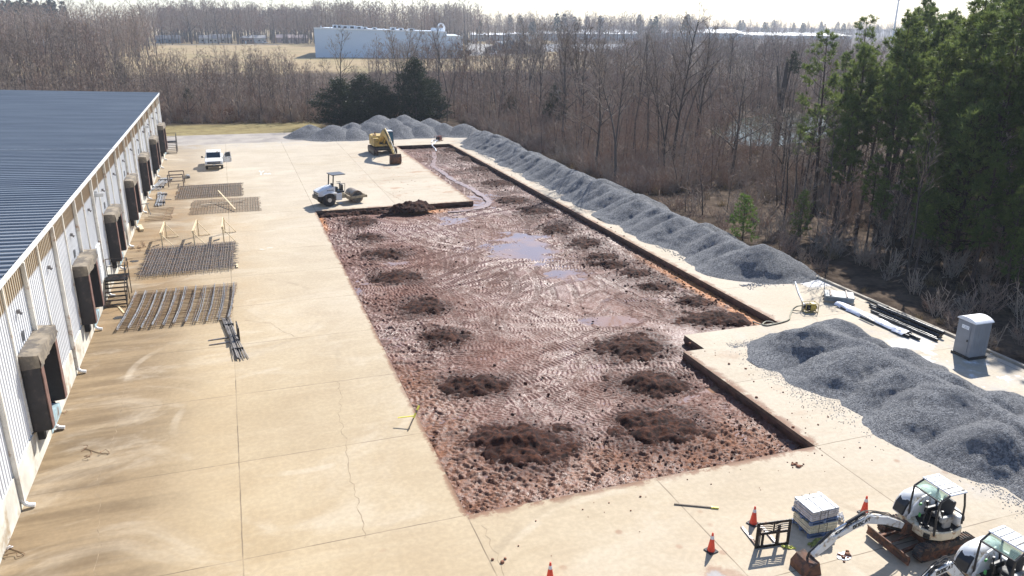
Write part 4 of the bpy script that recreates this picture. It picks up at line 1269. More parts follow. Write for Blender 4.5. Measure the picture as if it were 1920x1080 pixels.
# ------------------------------------------------------------------ yellow excavator
M_YEL = mat('yellow_paint', (.50, .34, .085), .5, var=.15, scale=1.5, dirt=(.30, .21, .10), dirt_amt=.4, dirt_scale=2)
def big_excavator():
    E = thing('excavator', 'yellow excavator with its bucket resting on the concrete island', 'excavator', (19.05, 106.6, 0), R_(-88))
    for s in (-1, 1):
        mb = MB(); track_loop(mb, -2.1, 2.1, 0, .92, s * 1.28 - .3, s * 1.28 + .3)
        tk = mb.build('track', M_TRK, E)
        mb = MB(); mb.box((0, s * 1.28, .45), (3.0, .62, .34))
        for x in (-1.65, 1.65): mb.cyl((x, s * 1.28 - .32, .46), (x, s * 1.28 + .32, .46), .34, n=16)
        mb.build('roller_frame', M_BLK, tk)
    mb = MB(); mb.box((0, 0, .66), (1.8, 2.0, .4)); mb.cyl((0, 0, .8), (0, 0, 1.1), .8, n=20); mb.build('car_body', M_BLK, E)
    mb = MB()
    mb.prism([(1.15, -1.35), (1.15, 1.35), (-1.9, 1.35), (-2.45, 1.0), (-2.6, 0), (-2.45, -1.0), (-1.9, -1.35)], 1.08, 1.35, 'z')
    H = mb.build('house', M_YEL, E, bevel=.04)
    mb = MB(); mb.prism([(-1.5, -1.33), (-1.5, 1.33), (-1.95, 1.33), (-2.5, .95), (-2.65, 0), (-2.5, -.95), (-1.95, -1.33)], 1.3, 2.35, 'z'); mb.build('counterweight', M_YEL, E, bevel=.10, seg=3)
    mb = MB(); mb.box((-.65, -.05, 1.86), (1.75, 2.6, 1.02)); mb.build('engine_cover', M_YEL, E, bevel=.06)
    mb = MB(); mb.box((.62, -.98, 1.75), (.9, .72, .8)); mb.box((1.02, -.98, 1.5), (.3, .7, .35)); mb.build('tank', M_YEL, E, bevel=.05)
    mb = MB(); mb.box((.3, -.35, 1.55), (1.4, .35, .5)); mb.build('centre_frame', M_BLK, E)
    mb = MB(); mb.cyl((-1.0, -.7, 2.3), (-1.0, -.7, 2.75), .08); mb.box((-.4, -.9, 2.42), (.5, .4, .12)); mb.build('exhaust', M_RUSTY, E)
    # cab
    mb = MB(); mb.prism([(1.25, 1.12), (1.28, 1.7), (1.05, 2.95), (-.35, 3.0), (-.4, 1.12)], .42, 1.34); C_ = mb.build('cab', M_BLK, E, bevel=.05)
    mb = MB(); mb.box((.35, .88, 3.02), (1.42, .9, .08)); mb.build('cab_roof', mat('cab_roof_grey', (.55, .57, .6), .4), C_, bevel=.03)
    mb = MB(); mb.prism([(1.285, 1.75), (1.075, 2.88), (1.055, 2.88), (1.26, 1.75)], .48, 1.28)
    mb.build('windscreen', M_TEAL, C_)
    mb = MB(); mb.prism([(1.1, 1.8), (.95, 2.85), (-.25, 2.85), (-.3, 1.8)], 1.345, 1.36); mb.prism([(1.1, 1.8), (.95, 2.85), (-.25, 2.85), (-.3, 1.8)], .40, .415); mb.build('side_window', M_TEAL, C_)
    # boom, stick, bucket
    BP = [(.75, 1.75), (2.2, 2.75), (3.6, 3.25), (5.4, 2.75), (7.05, 2.0)]
    mb = MB(); band_prism(mb, BP, [.24, .34, .40, .32, .2], -.55, -.15); B = mb.build('boom', M_YEL, E, bevel=.03)
    for y in (-.72, .02):
        a = Vector((1.1, y, 1.45)); b = Vector((3.3, y, 3.0)); mb = MB(); mb.cyl(a, a.lerp(b, .6), .09); mb.cyl(a.lerp(b, .55), b, .05); mb.build('boom_cylinder', M_YEL, B)
    a = Vector((3.9, -.35, 3.75)); b = Vector((6.6, -.35, 2.75)); mb = MB(); mb.cyl(a, a.lerp(b, .6), .1); mb.cyl(a.lerp(b, .55), b, .05); mb.build('stick_cylinder', M_YEL, B)
    mb = MB()
    for y in (-.5, -.4, -.3, -.2): mb.tube([Vector((x, y, z + h_)) for (x, z), h_ in zip(BP, (.3, .42, .5, .4, .3))], .03, 5)
    mb.build('hoses', M_HOSE, B)
    SP = [(6.75, 2.5), (7.1, 1.98), (8.3, 1.42), (9.1, 1.12)]
    mb = MB(); band_prism(mb, SP, [.12, .28, .2, .13], -.5, -.2); S = mb.build('stick', M_YEL, E, bevel=.03)
    mb = MB(); a = Vector((7.0, -.35, 2.5)); b = Vector((8.8, -.35, 1.6)); mb.cyl(a, a.lerp(b, .6), .08); mb.cyl(a.lerp(b, .55), b, .045); mb.beam(b, (9.35, -.35, 1.2), .1, .1); mb.build('bucket_cylinder', M_BLK, S)
    mb = MB(); bp = [(9.0, 1.25), (9.35, 1.28), (9.62, .95), (9.62, .45), (9.40, .06), (9.0, .0), (8.72, .1)]; inn = [(9.05, 1.15), (9.3, 1.18), (9.54, .9), (9.54, .48), (9.36, .12), (9.0, .07), (8.74, .16)]
    for k in range(6): mb.prism([bp[k], bp[k + 1], inn[k + 1], inn[k]], -1.02, .32)
    for y in (-1.05, .30): mb.prism(bp, y, y + .04)
    for k in range(5): mb.beam((8.75, -.95 + k * .3, .12), (8.52, -.95 + k * .3, .14), .09, .06)
    mb.build('bucket', M_RUSTY, E, bevel=.01)
big_excavator()

# ------------------------------------------------------------------ single-drum roller
M_WHITE2 = mat('roller_white', (.72, .73, .74), .4, var=.06, dirt=(.5, .44, .36), dirt_amt=.25)
M_DRUM = mat('drum_steel', (.26, .22, .17), .5, .5, var=.2, dirt=(.17, .11, .07), dirt_amt=.5)
M_TYRE = mat('tyre_rubber', (.022, .021, .021), .85, var=.3, dirt=(.12, .09, .07), dirt_amt=.35)
M_RIM = mat('rim_paint', (.62, .56, .46), .5, var=.1)
M_DKFR = mat('dark_frame', (.05, .05, .05), .6, dirt=(.2, .16, .11), dirt_amt=.4)
M_TANF = mat('tan_frame', (.36, .29, .19), .7, dirt=(.18, .12, .08), dirt_amt=.4)
def wheel(parent, x, y, r, wd, name='wheel', lug=True):
    mb = MB()
    mb.lathe([(r * .58, -wd / 2), (r * .9, -wd / 2), (r, -wd * .36), (r, wd * .36), (r * .9, wd / 2), (r * .58, wd / 2)], (x, y, r), 'y', 22)
    if lug:
        for k in range(18):
            a = 2 * math.pi * k / 18
            mb.box((x + r * math.cos(a), y, r + r * math.sin(a)), (.05, wd * .9, .05), (0, -a, 0))
    W = mb.build(name, M_TYRE, parent, smooth=True)
    mb = MB()
    for s in (-1, 1): mb.lathe([(r * .60, 0), (r * .56, s * .03), (r * .34, s * .02), (r * .30, s * .06), (r * .12, s * .07)], (x, y + s * wd * .42, r), 'y', 18)
    mb.build('rim', M_RIM, W)
    return W
def roller():
    T = thing('road_roller', 'white and black single drum road roller parked on the concrete island', 'road roller', (9.22, 76.85, 0), R_(14))
    mb = MB(); mb.prism([(-2.25, .98), (-2.28, 1.42), (-2.1, 1.5), (-1.45, 1.72), (-.62, 1.86), (-.55, 1.84), (-.55, .98)], -.72, .72); hd = mb.build('engine_hood', M_WHITE2, T, bevel=.07, seg=3)
    mb = MB()
    for z in (1.12, 1.3): mb.box((-2.275, 0, z), (.03, 1.1, .12))
    mb.build('grille', M_BLK, hd)
    mb = MB()
    for s in (-1, 1):
        for k in range(8): mb.box((-1.35 + k * .085, s * .724, 1.52), (.05, .012, .075 if k % 3 else .09))
    mb.build('lettering', M_BLK, hd)
    mb = MB(); mb.box((-1.5, 0, .82), (1.6, 1.3, .36)); mb.box((-2.28, 0, .85), (.2, 1.5, .34)); mb.build('rear_frame', M_BLK, T, bevel=.03)
    for y in (-.78, .78): wheel(T, -1.28, y, .64, .48)
    mb = MB()
    for s in (-1, 1): mb.prism([(-1.9, 1.08), (-1.75, 1.28), (-1.28, 1.38), (-.85, 1.3), (-.45, 1.25), (-.45, 1.15), (-.85, 1.2), (-1.28, 1.3), (-1.7, 1.2)], s * .78 - .26, s * .78 + .26)
    mb.build('mudguard', M_WHITE2, T, bevel=.01)
    mb = MB(); mb.box((-.22, 0, .82), (.62, 1.5, .72)); mb.build('step_box', M_WHITE2, T, bevel=.05)
    mb = MB(); mb.box((-.1, 0, 1.25), (1.0, 1.35, .16)); mb.build('platform', M_BLK, T, bevel=.02)
    mb = MB(); mb.box((-.32, .0, 1.52), (.5, .5, .3)); mb.box((-.58, 0, 1.8), (.14, .5, .5), (0, -.12, 0)); mb.build('seat', M_SEAT, T, bevel=.05)
    mb = MB(); mb.box((.32, 0, 1.58), (.16, .7, .6)); mb.cyl((.28, 0, 1.8), (.12, 0, 1.98), .03); mb.lathe([(.2, -.015), (.22, 0), (.2, .015)], (.1, 0, 2.0), 'z', 16); mb.build('dashboard', M_BLK, T, bevel=.02)
    mb = MB(); 
    for s in (-.6, .6): mb.tube([(.45, s, 1.3), (.5, s, 2.02), (.1, s, 2.05)], .03, 6)
    mb.build('handrail', M_GREY, T)
    mb = MB()
    for y in (-.6, .6): mb.beam((-.78, y, 1.3), (-.62, y, 2.92), .1, .1)
    mb.build('canopy_post', M_BLK, T, bevel=.01)
    mb = MB(); mb.box((-.12, 0, 2.95), (1.35, 1.5, .08)); mb.build('canopy_roof', mat('canopy_dark', (.085, .085, .09), .45, var=.2), T, bevel=.02)
    mb = MB(); mb.box((.5, 0, .72), (.5, .5, .4)); mb.cyl((.55, 0, .5), (.55, 0, 1.0), .14); mb.build('articulation', M_TANF, T, bevel=.03)
    mb = MB(); mb.cyl((1.62, -.84, .63), (1.62, .84, .63), .63, n=36); D = mb.build('drum', M_DRUM, T, smooth=True)
    for s in (-1, 1):
        mb = MB(); mb.cyl((1.62, s * .845, .63), (1.62, s * .86, .63), .5, n=24); mb.cyl((1.62, s * .86, .63), (1.62, s * .92, .63), .2, n=14)
        mb.build('drum_end', M_DKFR, D)
    mb = MB()
    for s in (-1, 1): mb.box((1.62, s * .97, .66), (1.95, .12, .24))
    mb.box((2.5, 0, .66), (.14, 2.06, .26)); mb.box((.76, 0, .68), (.16, 2.06, .3)); mb.build('drum_frame', M_TANF, T, bevel=.02)
roller()

# ------------------------------------------------------------------ pickup truck, door open
def pickup():
    T = thing('pickup_truck', 'white pickup truck with its driver door open, parked near the warehouse', 'pickup truck', (-2.42, 102.15, 0), R_(-90))
    # x forward: front bumper at x = 2.95
    mb = MB()
    body = [(-2.9, .62), (-2.9, 1.16), (-1.15, 1.18), (1.3, 1.22), (2.5, 1.12), (2.82, 1.02), (2.88, .62), (2.55, .5), (-2.6, .5)]
    mb.prism(body, -1.0, 1.0); B = mb.build('body', M_WPAINT, T, bevel=.09, seg=3)
    mb = MB(); mb.prism([(1.25, 1.17), (.72, 1.80), (.55, 1.87), (-.95, 1.88), (-1.12, 1.80), (-1.22, 1.17)], -.86, .86)
    cb = mb.build('cab', M_WPAINT, T, bevel=.10, seg=3)
    mb = MB(); mb.prism([(1.235, 1.24), (.76, 1.79), (.735, 1.79), (1.205, 1.24)], -.76, .76); mb.build('windscreen', M_DGLASS, cb)
    mb = MB()
    for s in (-1, 1): mb.prism([(.95, 1.25), (.62, 1.74), (-.95, 1.74), (-1.05, 1.25)], s * .862 - .006, s * .862 + .006)
    mb.build('side_window', M_DGLASS, cb)
    mb = MB(); mb.box((-2.0, 0, 1.185), (1.55, 1.6, .02)); mb.build('truck_bed', M_BLK, B)
    mb = MB(); mb.box((2.885, 0, 1.0), (.05, 1.5, .08)); mb.box((2.90, 0, .84), (.05, 1.5, .13)); mb.build('grille', M_BLK, B, bevel=.01)
    mb = MB(); mb.box((2.91, 0, .925), (.05, 1.6, .05)); mb.box((2.93, 0, .68), (.12, 1.92, .14)); mb.build('bumper', M_CHROME, B, bevel=.02)
    for s in (-1, 1):
        mb = MB(); mb.box((2.86, s * .84, .95), (.08, .26, .22)); mb.build('headlight', mat('lamp_clear', (.75, .77, .8), .1) if s < 0 else bpy.data.materials['lamp_clear'], B, bevel=.02)
    mb = MB(); mb.box((2.94, 0, .52), (.05, 1.7, .2)); mb.build('valance', M_BLK, B)
    mb = MB(); mb.box((2.995, 0, .62), (.01, .32, .15)); mb.build('number_plate', M_GREY, B)
    for x in (1.9, -1.85):
        for s in (-1, 1): wheel(T, x, s * .86, .40, .27, 'wheel', False)
    mb = MB(); mb.beam((1.0, -1.0, 1.22), (.95, -1.28, 1.3), .05, .05); mb.box((.93, -1.30, 1.32), (.1, .2, .2)); mb.build('mirror', M_BLK, T, bevel=.02)
    # driver's door (left side = +y), hinged at x = .95, opened about 65 degrees
    D = link('door', None, T); 
    D.location = (.98, 1.0, 0); D.rotation_euler = (0, 0, R_(-65))
    mb = MB(); mb.prism([(0, .55), (0, 1.22), (-1.12, 1.22), (-1.12, .6), (-1.0, .52)], -.06, .03); p = mb.build('door_panel', M_WPAINT, D, bevel=.02)
    mb = MB(); mb.prism([(-.05, 1.2), (-.42, 1.78), (-1.05, 1.8), (-1.1, 1.2)], -.04, -.01); mb.build('door_frame', M_WPAINT, D)
    mb = MB(); mb.prism([(-.16, 1.23), (-.46, 1.72), (-.98, 1.74), (-1.02, 1.23)], -.055, .005); mb.build('window', M_DGLASS, D)
    mb = MB(); mb.box((-.2, .15, 1.28), (.12, .26, .2)); mb.build('mirror', M_WPAINT, D, bevel=.03)
pickup()
# ================================================================== things on the yard
M_REBAR = mat('rebar_steel', (.10, .085, .08), .6, .5, var=.4, scale=4, dirt=(.19, .10, .05), dirt_amt=.4, dirt_scale=3)
M_REBARB = mat('rebar_grey', (.215, .22, .23), .5, .5, var=.35, scale=4, dirt=(.16, .09, .05), dirt_amt=.3, dirt_scale=3)
M_REBARR = mat('rebar_rust', (.20, .12, .065), .8, .2, var=.35, scale=3)
M_LUM = mat('raw_lumber', (.62, .50, .31), .7, var=.15, scale=3)
M_LUMW = mat('weathered_lumber', (.40, .33, .24), .8, var=.25, scale=3)

def rebar_mat(label, x0, x1, y0, y1, nx, ny, r, z0, mm, skew=0.0, layers=1, seed=0, sub=None, rag=.15):
    T = thing('rebar_mat', label, 'rebar mat', ((x0 + x1) / 2, (y0 + y1) / 2, 0), 0, 'tied rebar mats laid out on the slab')
    g = random.Random(seed); w_, h_ = (x1 - x0) / 2, (y1 - y0) / 2
    for lay in range(layers):
        z = z0 + lay * .14
        mb = MB()
        for k in range(nx):
            x = -w_ + 2 * w_ * k / (nx - 1) + g.uniform(-.03, .03)
            pts = [Vector((x + skew * (yv / h_) + g.uniform(-.02, .02), yv, z + r * 2.2 + .02 * math.sin(k + yv))) for yv in (-h_ - g.uniform(0, rag), -h_ * .3, h_ * .3, h_ + g.uniform(0, rag))]
            mb.tube(pts, r, 4)
        mb.build('long_bars', mm, T)
        mb = MB()
        for k in range(ny):
            yv = -h_ + 2 * h_ * k / (ny - 1) + g.uniform(-.03, .03); sh = skew * yv / h_
            mb.tube([Vector((-w_ + sh - g.uniform(0, rag), yv, z)), Vector((sh, yv + g.uniform(-.03, .03), z + .02)), Vector((w_ + sh + g.uniform(0, rag), yv, z))], r, 4)
        mb.build('cross_bars', sub or mm, T)
    return T
# nearest: cage mat with eleven bundled chords standing proud
T = rebar_mat('nearest rebar cage with eleven heavy bundled rows', -7.05, -1.0, 46.7, 53.3, 13, 26, .012, .06, M_REBAR, .25, 2, 1, M_REBARR)
for k in range(11):
    mb = MB(); g = random.Random(50 + k)
    x = -3.0 + 6.0 * k / 10
    for q in range(4):
        ox = g.uniform(-.06, .06); oz = g.uniform(.1, .3)
        mb.tube([Vector((x + ox - .28, -3.4, oz)), Vector((x + ox - .05, -1.2, oz + .02)), Vector((x + ox + .08, 1.2, oz + .03)), Vector((x + ox + .12, 3.4, oz))], .017, 5)
    mb.build('bundled_row', M_REBARB, T)
rebar_mat('dense thick rebar mat, second nearest, with frayed bar ends', -6.85, -.85, 57.1, 64.2, 34, 24, .017, .1, M_REBAR, .12, 2, 2, M_REBARB, .45)
rebar_mat('rusty thin rebar mat with two boards lying across it', -4.3, 1.75, 75.7, 81.9, 26, 17, .018, .05, M_REBARR, .08, 1, 3, M_REBAR, .25)
rebar_mat('farthest dark rebar mat, nearest the pickup truck', -5.85, .3, 83.0, 89.9, 30, 22, .021, .06, M_REBAR, .05, 1, 4, M_REBAR, .3)
T = thing('rebar_mat', 'bare rusty ladder of loose rebar beside the fifth dock', 'rebar mat', (-6.9, 76.8, 0), 0, 'tied rebar mats laid out on the slab')
mb = MB(); g = random.Random(9)
for k in range(9): mb.tube([Vector((-1.1 + g.uniform(-.2, .1), -2.5 + k * .62, .05)), Vector((1.0 + g.uniform(-.1, .1), -2.4 + k * .62, .05))], .022, 5)
mb.build('cross_bars', M_REBARR, T)
mb = MB(); mb.tube([Vector((.85, -2.6, .09)), Vector((1.05, 2.7, .09))], .022, 5); mb.tube([Vector((.3, -2.6, .09)), Vector((.55, 2.7, .09))], .022, 5); mb.build('long_bars', M_REBARR, T)

def bundle(label, a, b, n, wd, seed, r=.028, mm=None, fan=.12):
    a = Vector(a); b = Vector(b); c = (a + b) / 2
    T = thing('rebar_bundle', label, 'rebar bundle', (c.x, c.y, 0), 0, 'bundles of straight rebar')
    d = (b - a).normalized(); s = Vector((-d.y, d.x, 0)); g = random.Random(seed); mb = MB()
    for k in range(n):
        u = g.uniform(-1, 1) * wd; z = r + abs(g.gauss(0, .05)) + .02
        e0 = g.uniform(-.25, .25); f = u * (1 + g.uniform(-fan, fan) * 2)
        mb.tube([a - c + s * u + d * e0 + Vector((0, 0, z)), (a + b) / 2 - c + s * (u * .8) + Vector((0, 0, z + .02)), b - c + s * f * 1.15 + d * g.uniform(-.2, .2) + Vector((0, 0, z))], r, 5)
    mb.build('bars', mm or M_REBARB, T)
    mb = MB()
    for q in (-.3, .3):
        p = (b - a) * q; mb.box((p.x, p.y, .09), (wd * 2.3 if abs(d.y) > .7 else .05, .05, .2))
    mb.build('tie_wire', M_BLK, T)
    return T
bundle('rebar bundle lying under the fork attachment in the yard', (-1.45, 46.9, 0), (-.72, 40.4, 0), 16, .25, 1, .022, mat('rebar_dull', (.17, .155, .145), .6, .4, var=.35, scale=4), .3)
bundle('wide loose bundle of pale bars beside the sixth dock', (-8.35, 88.5, 0), (-7.35, 95.2, 0), 26, .62, 2)
bundle('short grey bundle of bars in front of the steel frame', (-7.25, 80.4, 0), (-7.35, 87.0, 0), 22, .4, 3)

# steel trestle frame and boards
M_FRAME = mat('brown_steel', (.12, .095, .085), .6, .4, var=.3)
def trestle():
    P = at(331, 350); T = thing('steel_trestle', 'open brown steel trestle frame near the pickup and the far mats', 'trestle', (P.x, P.y + .3, 0), 0)
    for y in (-.45, 1.9):
        mb = MB()
        for x in (-.75, .75): mb.beam((x, y, 0), (x, y, 1.3), .09, .09)
        mb.beam((-.75, y, 1.3), (.75, y, 1.3), .1, .1); mb.beam((-.75, y, .62), (.75, y, .62), .08, .08); mb.build('end_frame', M_FRAME, T)
    mb = MB()
    for x in (-.72, .72): mb.beam((x, -.45, .66), (x, 1.9, .66), .07, .07)
    mb.build('side_rail', M_FRAME, T)
trestle()
mb = MB(); P = at(352, 334); mb.lathe([(.28, 0), (.3, .1), (.26, .34), (.1, .42)], (0, 0, 0), 'z', 14); o = mb.build('bucket', M_GREY, None, smooth=True); o.location = (P.x, P.y, 0)
tag(o, 'pale plastic tub standing right of the steel trestle', 'tub')
def plank(label, a, b, wd, ht, mm, z=0.0, z2=None):
    a = Vector((a[0], a[1], z + ht / 2)); b = Vector((b[0], b[1], (z if z2 is None else z2) + ht / 2)); c = (a + b) / 2; mb = MB(); mb.beam(a - c, b - c, wd, ht)
    o = mb.build('plank', mm, None, bevel=.006, seg=1); o.location = c; return tag(o, label, 'plank')
plank('grey board lying flat across the rusty thin rebar mat', at(376, 385, .12)[:2], at(458, 376, .12)[:2], .16, .05, M_LUMW, .13)
plank('pale board propped slantwise over the rusty thin rebar mat', at(410, 366, .5)[:2], at(441, 392, .2)[:2], .14, .05, M_LUM, .95, .16)
plank('long dark board under the short grey bar bundle', at(270, 376)[:2], at(322, 374)[:2], .12, .07, M_LUMW, .0)
plank('short yellow block of lumber near the wall by the fourth dock', at(262, 425)[:2], at(267, 434)[:2], .3, .2, M_LUM, 0)
plank('short white board stub right of the dense rebar mat', at(444, 497)[:2], at(445, 503)[:2], .14, .1, M_LUM, 0)
plank('thin yellow stake lying beside the nearest rebar cage', at(222, 575)[:2], at(233, 588)[:2], .1, .05, M_LUM, 0)
# folding metal sawhorse by the wall
P = at(270, 402); T = thing('sawhorse', 'pale folding sawhorse leaning by the wall at the fifth dock', 'sawhorse', (P.x, P.y, 0), .3)
mb = MB()
for s in (-1, 1):
    mb.beam((s * .5, -.35, 0), (s * .35, 0, .95), .06, .04); mb.beam((s * .5, .35, 0), (s * .35, 0, .95), .06, .04)
mb.build('leg', M_GREY, T); mb = MB(); mb.beam((-.55, 0, .96), (.55, 0, .96), .08, .08); mb.build('top_rail', M_GREY, T)
# wooden A-braced road barriers, seen almost end on
def barrier(label, px0, px1):
    A = at(*px0); B = at(*px1); c = (A + B) / 2
    T = thing('wooden_barrier', label, 'barrier', (c.x, c.y, 0), math.atan2(B.y - A.y, B.x - A.x) - math.pi / 2, 'raw wood braced stands in the yard')
    L = (B - A).length / 2
    mb = MB(); mb.beam((0, -L, 1.25), (0, L, 1.25), .07, .20); mb.build('top_board', M_LUM, T)
    for y in (-L + .15, L - .15):
        mb = MB(); mb.beam((0.05, y, 0), (.05, y, 1.35), .09, .05); mb.build('post', M_LUM, T)
        mb = MB(); mb.beam((.09, y, 1.1), (.95, y, .03), .07, .045); mb.build('brace', M_LUM, T)
    mb = MB(); mb.beam((.05, -L + .15, .06), (.95, -L + .15, .06), .07, .04); mb.beam((.05, L - .15, .06), (.95, L - .15, .06), .07, .04); mb.build('foot_board', M_LUM, T)
    mb = MB(); mb.box((.03, 0, .72), (.03, .5, .55)); mb.build('sign_board', M_LUM, T)
barrier('raw wooden braced stand, leftmost of three beyond the dense rebar mat', (304, 468), (312, 445))
barrier('raw wooden braced stand, middle of three beyond the dense rebar mat', (364, 464), (372, 441))
barrier('raw wooden braced stand, rightmost of three beyond the dense rebar mat', (419, 456), (421, 436))

# fork attachments
def fork_frame(label, loc, rotz, w_=1.2, h_=1.05, tine=1.15, leaf=True, grp=None):
    T = thing('fork_attachment', label, 'fork attachment', loc, rotz)
    # frame in the local xz plane, tines running to -y... local +y is behind
    mb = MB()
    for x in (-w_ / 2, w_ / 2): mb.box((x, 0, h_ / 2), (.09, .06, h_))
    for z, hh in ((.05, .10), (h_ * .55, .10), (h_ - .05, .10)): mb.box((0, .0, z), (w_ - .09, .05, hh))
    for x in (-.38, .16): mb.box((x, .0, h_ * .27), (.09, .045, h_ * .5))
    F = mb.build('frame', M_BLKST, T, bevel=.008, seg=1)
    if leaf:
        mb = MB()
        mb.box((0, 0, h_ * .76), (.05, .03, h_ * .36))
        for s in (-1, 1):
            for k in range(4):
                z = h_ * (.61 + k * .085)
                P = [Vector((s * (.05 + .5 * u), 0, z + .035 * math.sin(u * 3.1) + .06 * u)) for u in (0, .25, .5, .75, 1.0)]
                for a, b in zip(P[:-1], P[1:]): mb.beam(a, b, .03, .028)
        mb.build('guard_bars', M_BLKST, F)
    for x in (-.5, .22):
        mb = MB(); mb.box((x, .03, .42), (.1, .04, .78)); mb.prism([(.05, .02), (.05, .07), (tine, .035), (tine, .02)], x - .05, x + .05, 'x'); mb.build('tine', M_TINE, T)
    return T
M_TINE = mat('worn_tine', (.22, .20, .19), .5, .6, var=.3, dirt=(.10, .06, .04), dirt_amt=.4)
P0 = at(1417, 1028); P1 = at(1476, 1020)
fork_frame('black fork attachment with a wing-shaped guard standing left of the pallets', ((P0.x + P1.x) / 2, (P0.y + P1.y) / 2, 0), math.atan2(P1.y - P0.y, P1.x - P0.x), (P1 - P0).length, 1.02, 1.2)
P = at(444, 634)
T = fork_frame('black fork attachment lying over the rebar bundle in the yard', (P.x + .1, P.y, 0), R_(95), 1.2, .8, 1.6, False)

# traffic cones
M_CONE = mat('cone_orange', (.75, .065, .03), .45, var=.08)
M_CBASE = mat('cone_base_rubber', (.02, .02, .022), .7)
M_CREFL = mat('cone_collar', (.70, .70, .72), .3)
cone = thing('traffic_cone', 'orange cone left of the black fork attachment, second from the left', 'traffic cone', (*at(1333, 1033)[:2], 0), .2, 'orange traffic cones in the foreground')
mb = MB(); mb.box((0, 0, .02), (.36, .36, .04)); mb.build('base', M_CBASE, cone, bevel=.01)
mb = MB(); mb.lathe([(.135, .04), (.13, .07), (.066, .50), (.045, .62), (.028, .73), (.02, .735)], n=24); cb_ = mb.build('body', M_CONE, cone, smooth=True)
mb = MB(); mb.lathe([(.0685, .498), (.0475, .62)], n=24); mb.build('collar', M_CREFL, cb_, smooth=True)
for q, lab in (((1412, 982), 'orange cone directly behind the upright black fork attachment'), ((1620, 962), 'orange cone behind the boom of the white mini excavator'), ((1031, 1090), 'orange cone cut by the bottom edge of the photo, leftmost')):
    dup(cone, (*at(*q)[:2], 0), random.uniform(0, 1), lab)

# two pallets of bagged material, one on the other
M_WRAP = mat('wrapped_bags', (.42, .40, .40), .28, var=.18, scale=5, dirt=(.56, .56, .58), dirt_amt=.35, dirt_scale=5, bump=.6, bscale=7)
M_WRAPY = mat('wrapped_bags_tan', (.50, .46, .34), .3, var=.2, scale=5, bump=.6, bscale=7)
M_BOARD = mat('cover_board', (.36, .37, .38), .5, var=.12, scale=6)
M_SLAT = mat('cover_slat', (.84, .84, .82), .6)
M_PALB = mat('blue_pallet', (.10, .15, .26), .7, var=.2)
M_STRAP = mat('black_strap', (.02, .02, .02), .5)
def load(label, loc, rotz, zbase, h_, mm, top, grp='stacked loads of wrapped bags on pallets'):
    T = thing('pallet_load', label, 'pallet load', (*loc, zbase), rotz, grp)
    mb = MB()
    for k in range(6): mb.box((0, -.46 + k * .184, .125), (1.2, .12, .025))
    for y in (-.46, 0, .46):
        mb.box((0, y, .01), (1.2, .1, .02))
        for x in (-.55, 0, .55): mb.box((x, y, .066), (.1, .1, .09))
    mb.build('pallet', M_PALB, T)
    mb = MB(); g = random.Random(int(zbase * 10))
    n = 4
    for k in range(n):
        z = .14 + (h_ - .14) * (k + .5) / n
        for x in (-.29, .29):
            mb.box((x * 1.0 + g.uniform(-.01, .01), g.uniform(-.012, .012), z), (.575, .98 + g.uniform(-.02, .02), (h_ - .14) / n * .98), (0, 0, g.uniform(-.015, .015)))
    bg_ = mb.build('bags', mm, T, bevel=.035, seg=3)
    if top:
        mb = MB(); mb.box((0, 0, h_ + .015), (1.14, .98, .03)); tp = mb.build('cover_board', M_BOARD, T, bevel=.006)
        mb = MB()
        for x in (-.5, -.08, .46): mb.box((x, 0, h_ + .042), (.1, 1.0, .02))
        mb.build('slat', M_SLAT, tp)
    mb = MB()
    zt = h_ + (.055 if top else .005)
    for x in (-.22, .1):
        mb.box((x, 0, zt), (.018, 1.03, .006)); mb.box((x, -.515, (zt + .1) / 2), (.018, .006, zt - .08)); mb.box((x, .515, (zt + .1) / 2), (.018, .006, zt - .08))
    if top: mb.box((-.1, .28, zt), (1.25, .02, .006))
    mb.build('strap', M_STRAP, T)
    return T
pc = Vector((18.2, 18.67, 0)); ang = R_(-4)
load('lower pallet of plastic wrapped bags, bottom of the stack', (pc.x + .05, pc.y + .05), ang, 0, .50, M_WRAPY, False)
load('upper pallet of wrapped bags with a slatted grey cover, top of the stack', (pc.x + .02, pc.y + .08), ang + .06, .51, .50, M_WRAP, True)
# yellow straps / tarp on the ground by the pallets
M_TARP = mat('yellow_green_tarp', (.42, .44, .07), .6, var=.35, scale=6)
def crumple(name, label, cat, c, rx, ry, h_, seed, m, rot=0):
    xs = np.linspace(-rx, rx, 26); ys = np.linspace(-ry, ry, 20); X, Y = np.meshgrid(xs, ys)
    e = np.sqrt((X / rx) ** 2 + (Y / ry) ** 2) + .5 * (fbm(X * 3 / rx, Y * 3 / ry, 3, seed) - .5)
    Z = .012 + h_ * np.abs(fbm(X * 2.5 / rx, Y * 2.5 / ry, 3, seed + 1) - .5) * 2
    k = e < .92; kk = k[:-1, :-1] & k[1:, 1:]
    o = link(name, grid_mesh(name, xs, ys, Z, m, kk)); o.location = (c.x, c.y, 0); o.rotation_euler = (0, 0, rot)
    md = o.modifiers.new('thick', 'SOLIDIFY'); md.thickness = .006
    return tag(o, label, cat)
crumple('tarp', 'olive yellow net heap on the ground beside the muddy mini excavator bucket', 'net', at(1538, 1018), .55, .22, .16, 5, mat('olive_net', (.20, .21, .05), .8, var=.5, scale=9), .1)
crumple('caution_tape', 'bright yellow tape bunched at the foot of the upright fork attachment', 'tape', at(1478, 1027), .24, .09, .12, 6, M_TARP, -.5)
crumple('plastic_bag', 'white plastic bag tucked beside the pallet stack', 'bag', at(1575, 975), .12, .2, .4, 8, mat('white_plastic', (.8, .8, .8), .4))
crumple('paper_sheet', 'flat white sheet on the ground below the mini excavator boom', 'paper', at(1582, 1043), .30, .24, .015, 9, bpy.data.materials['white_plastic'], .3)
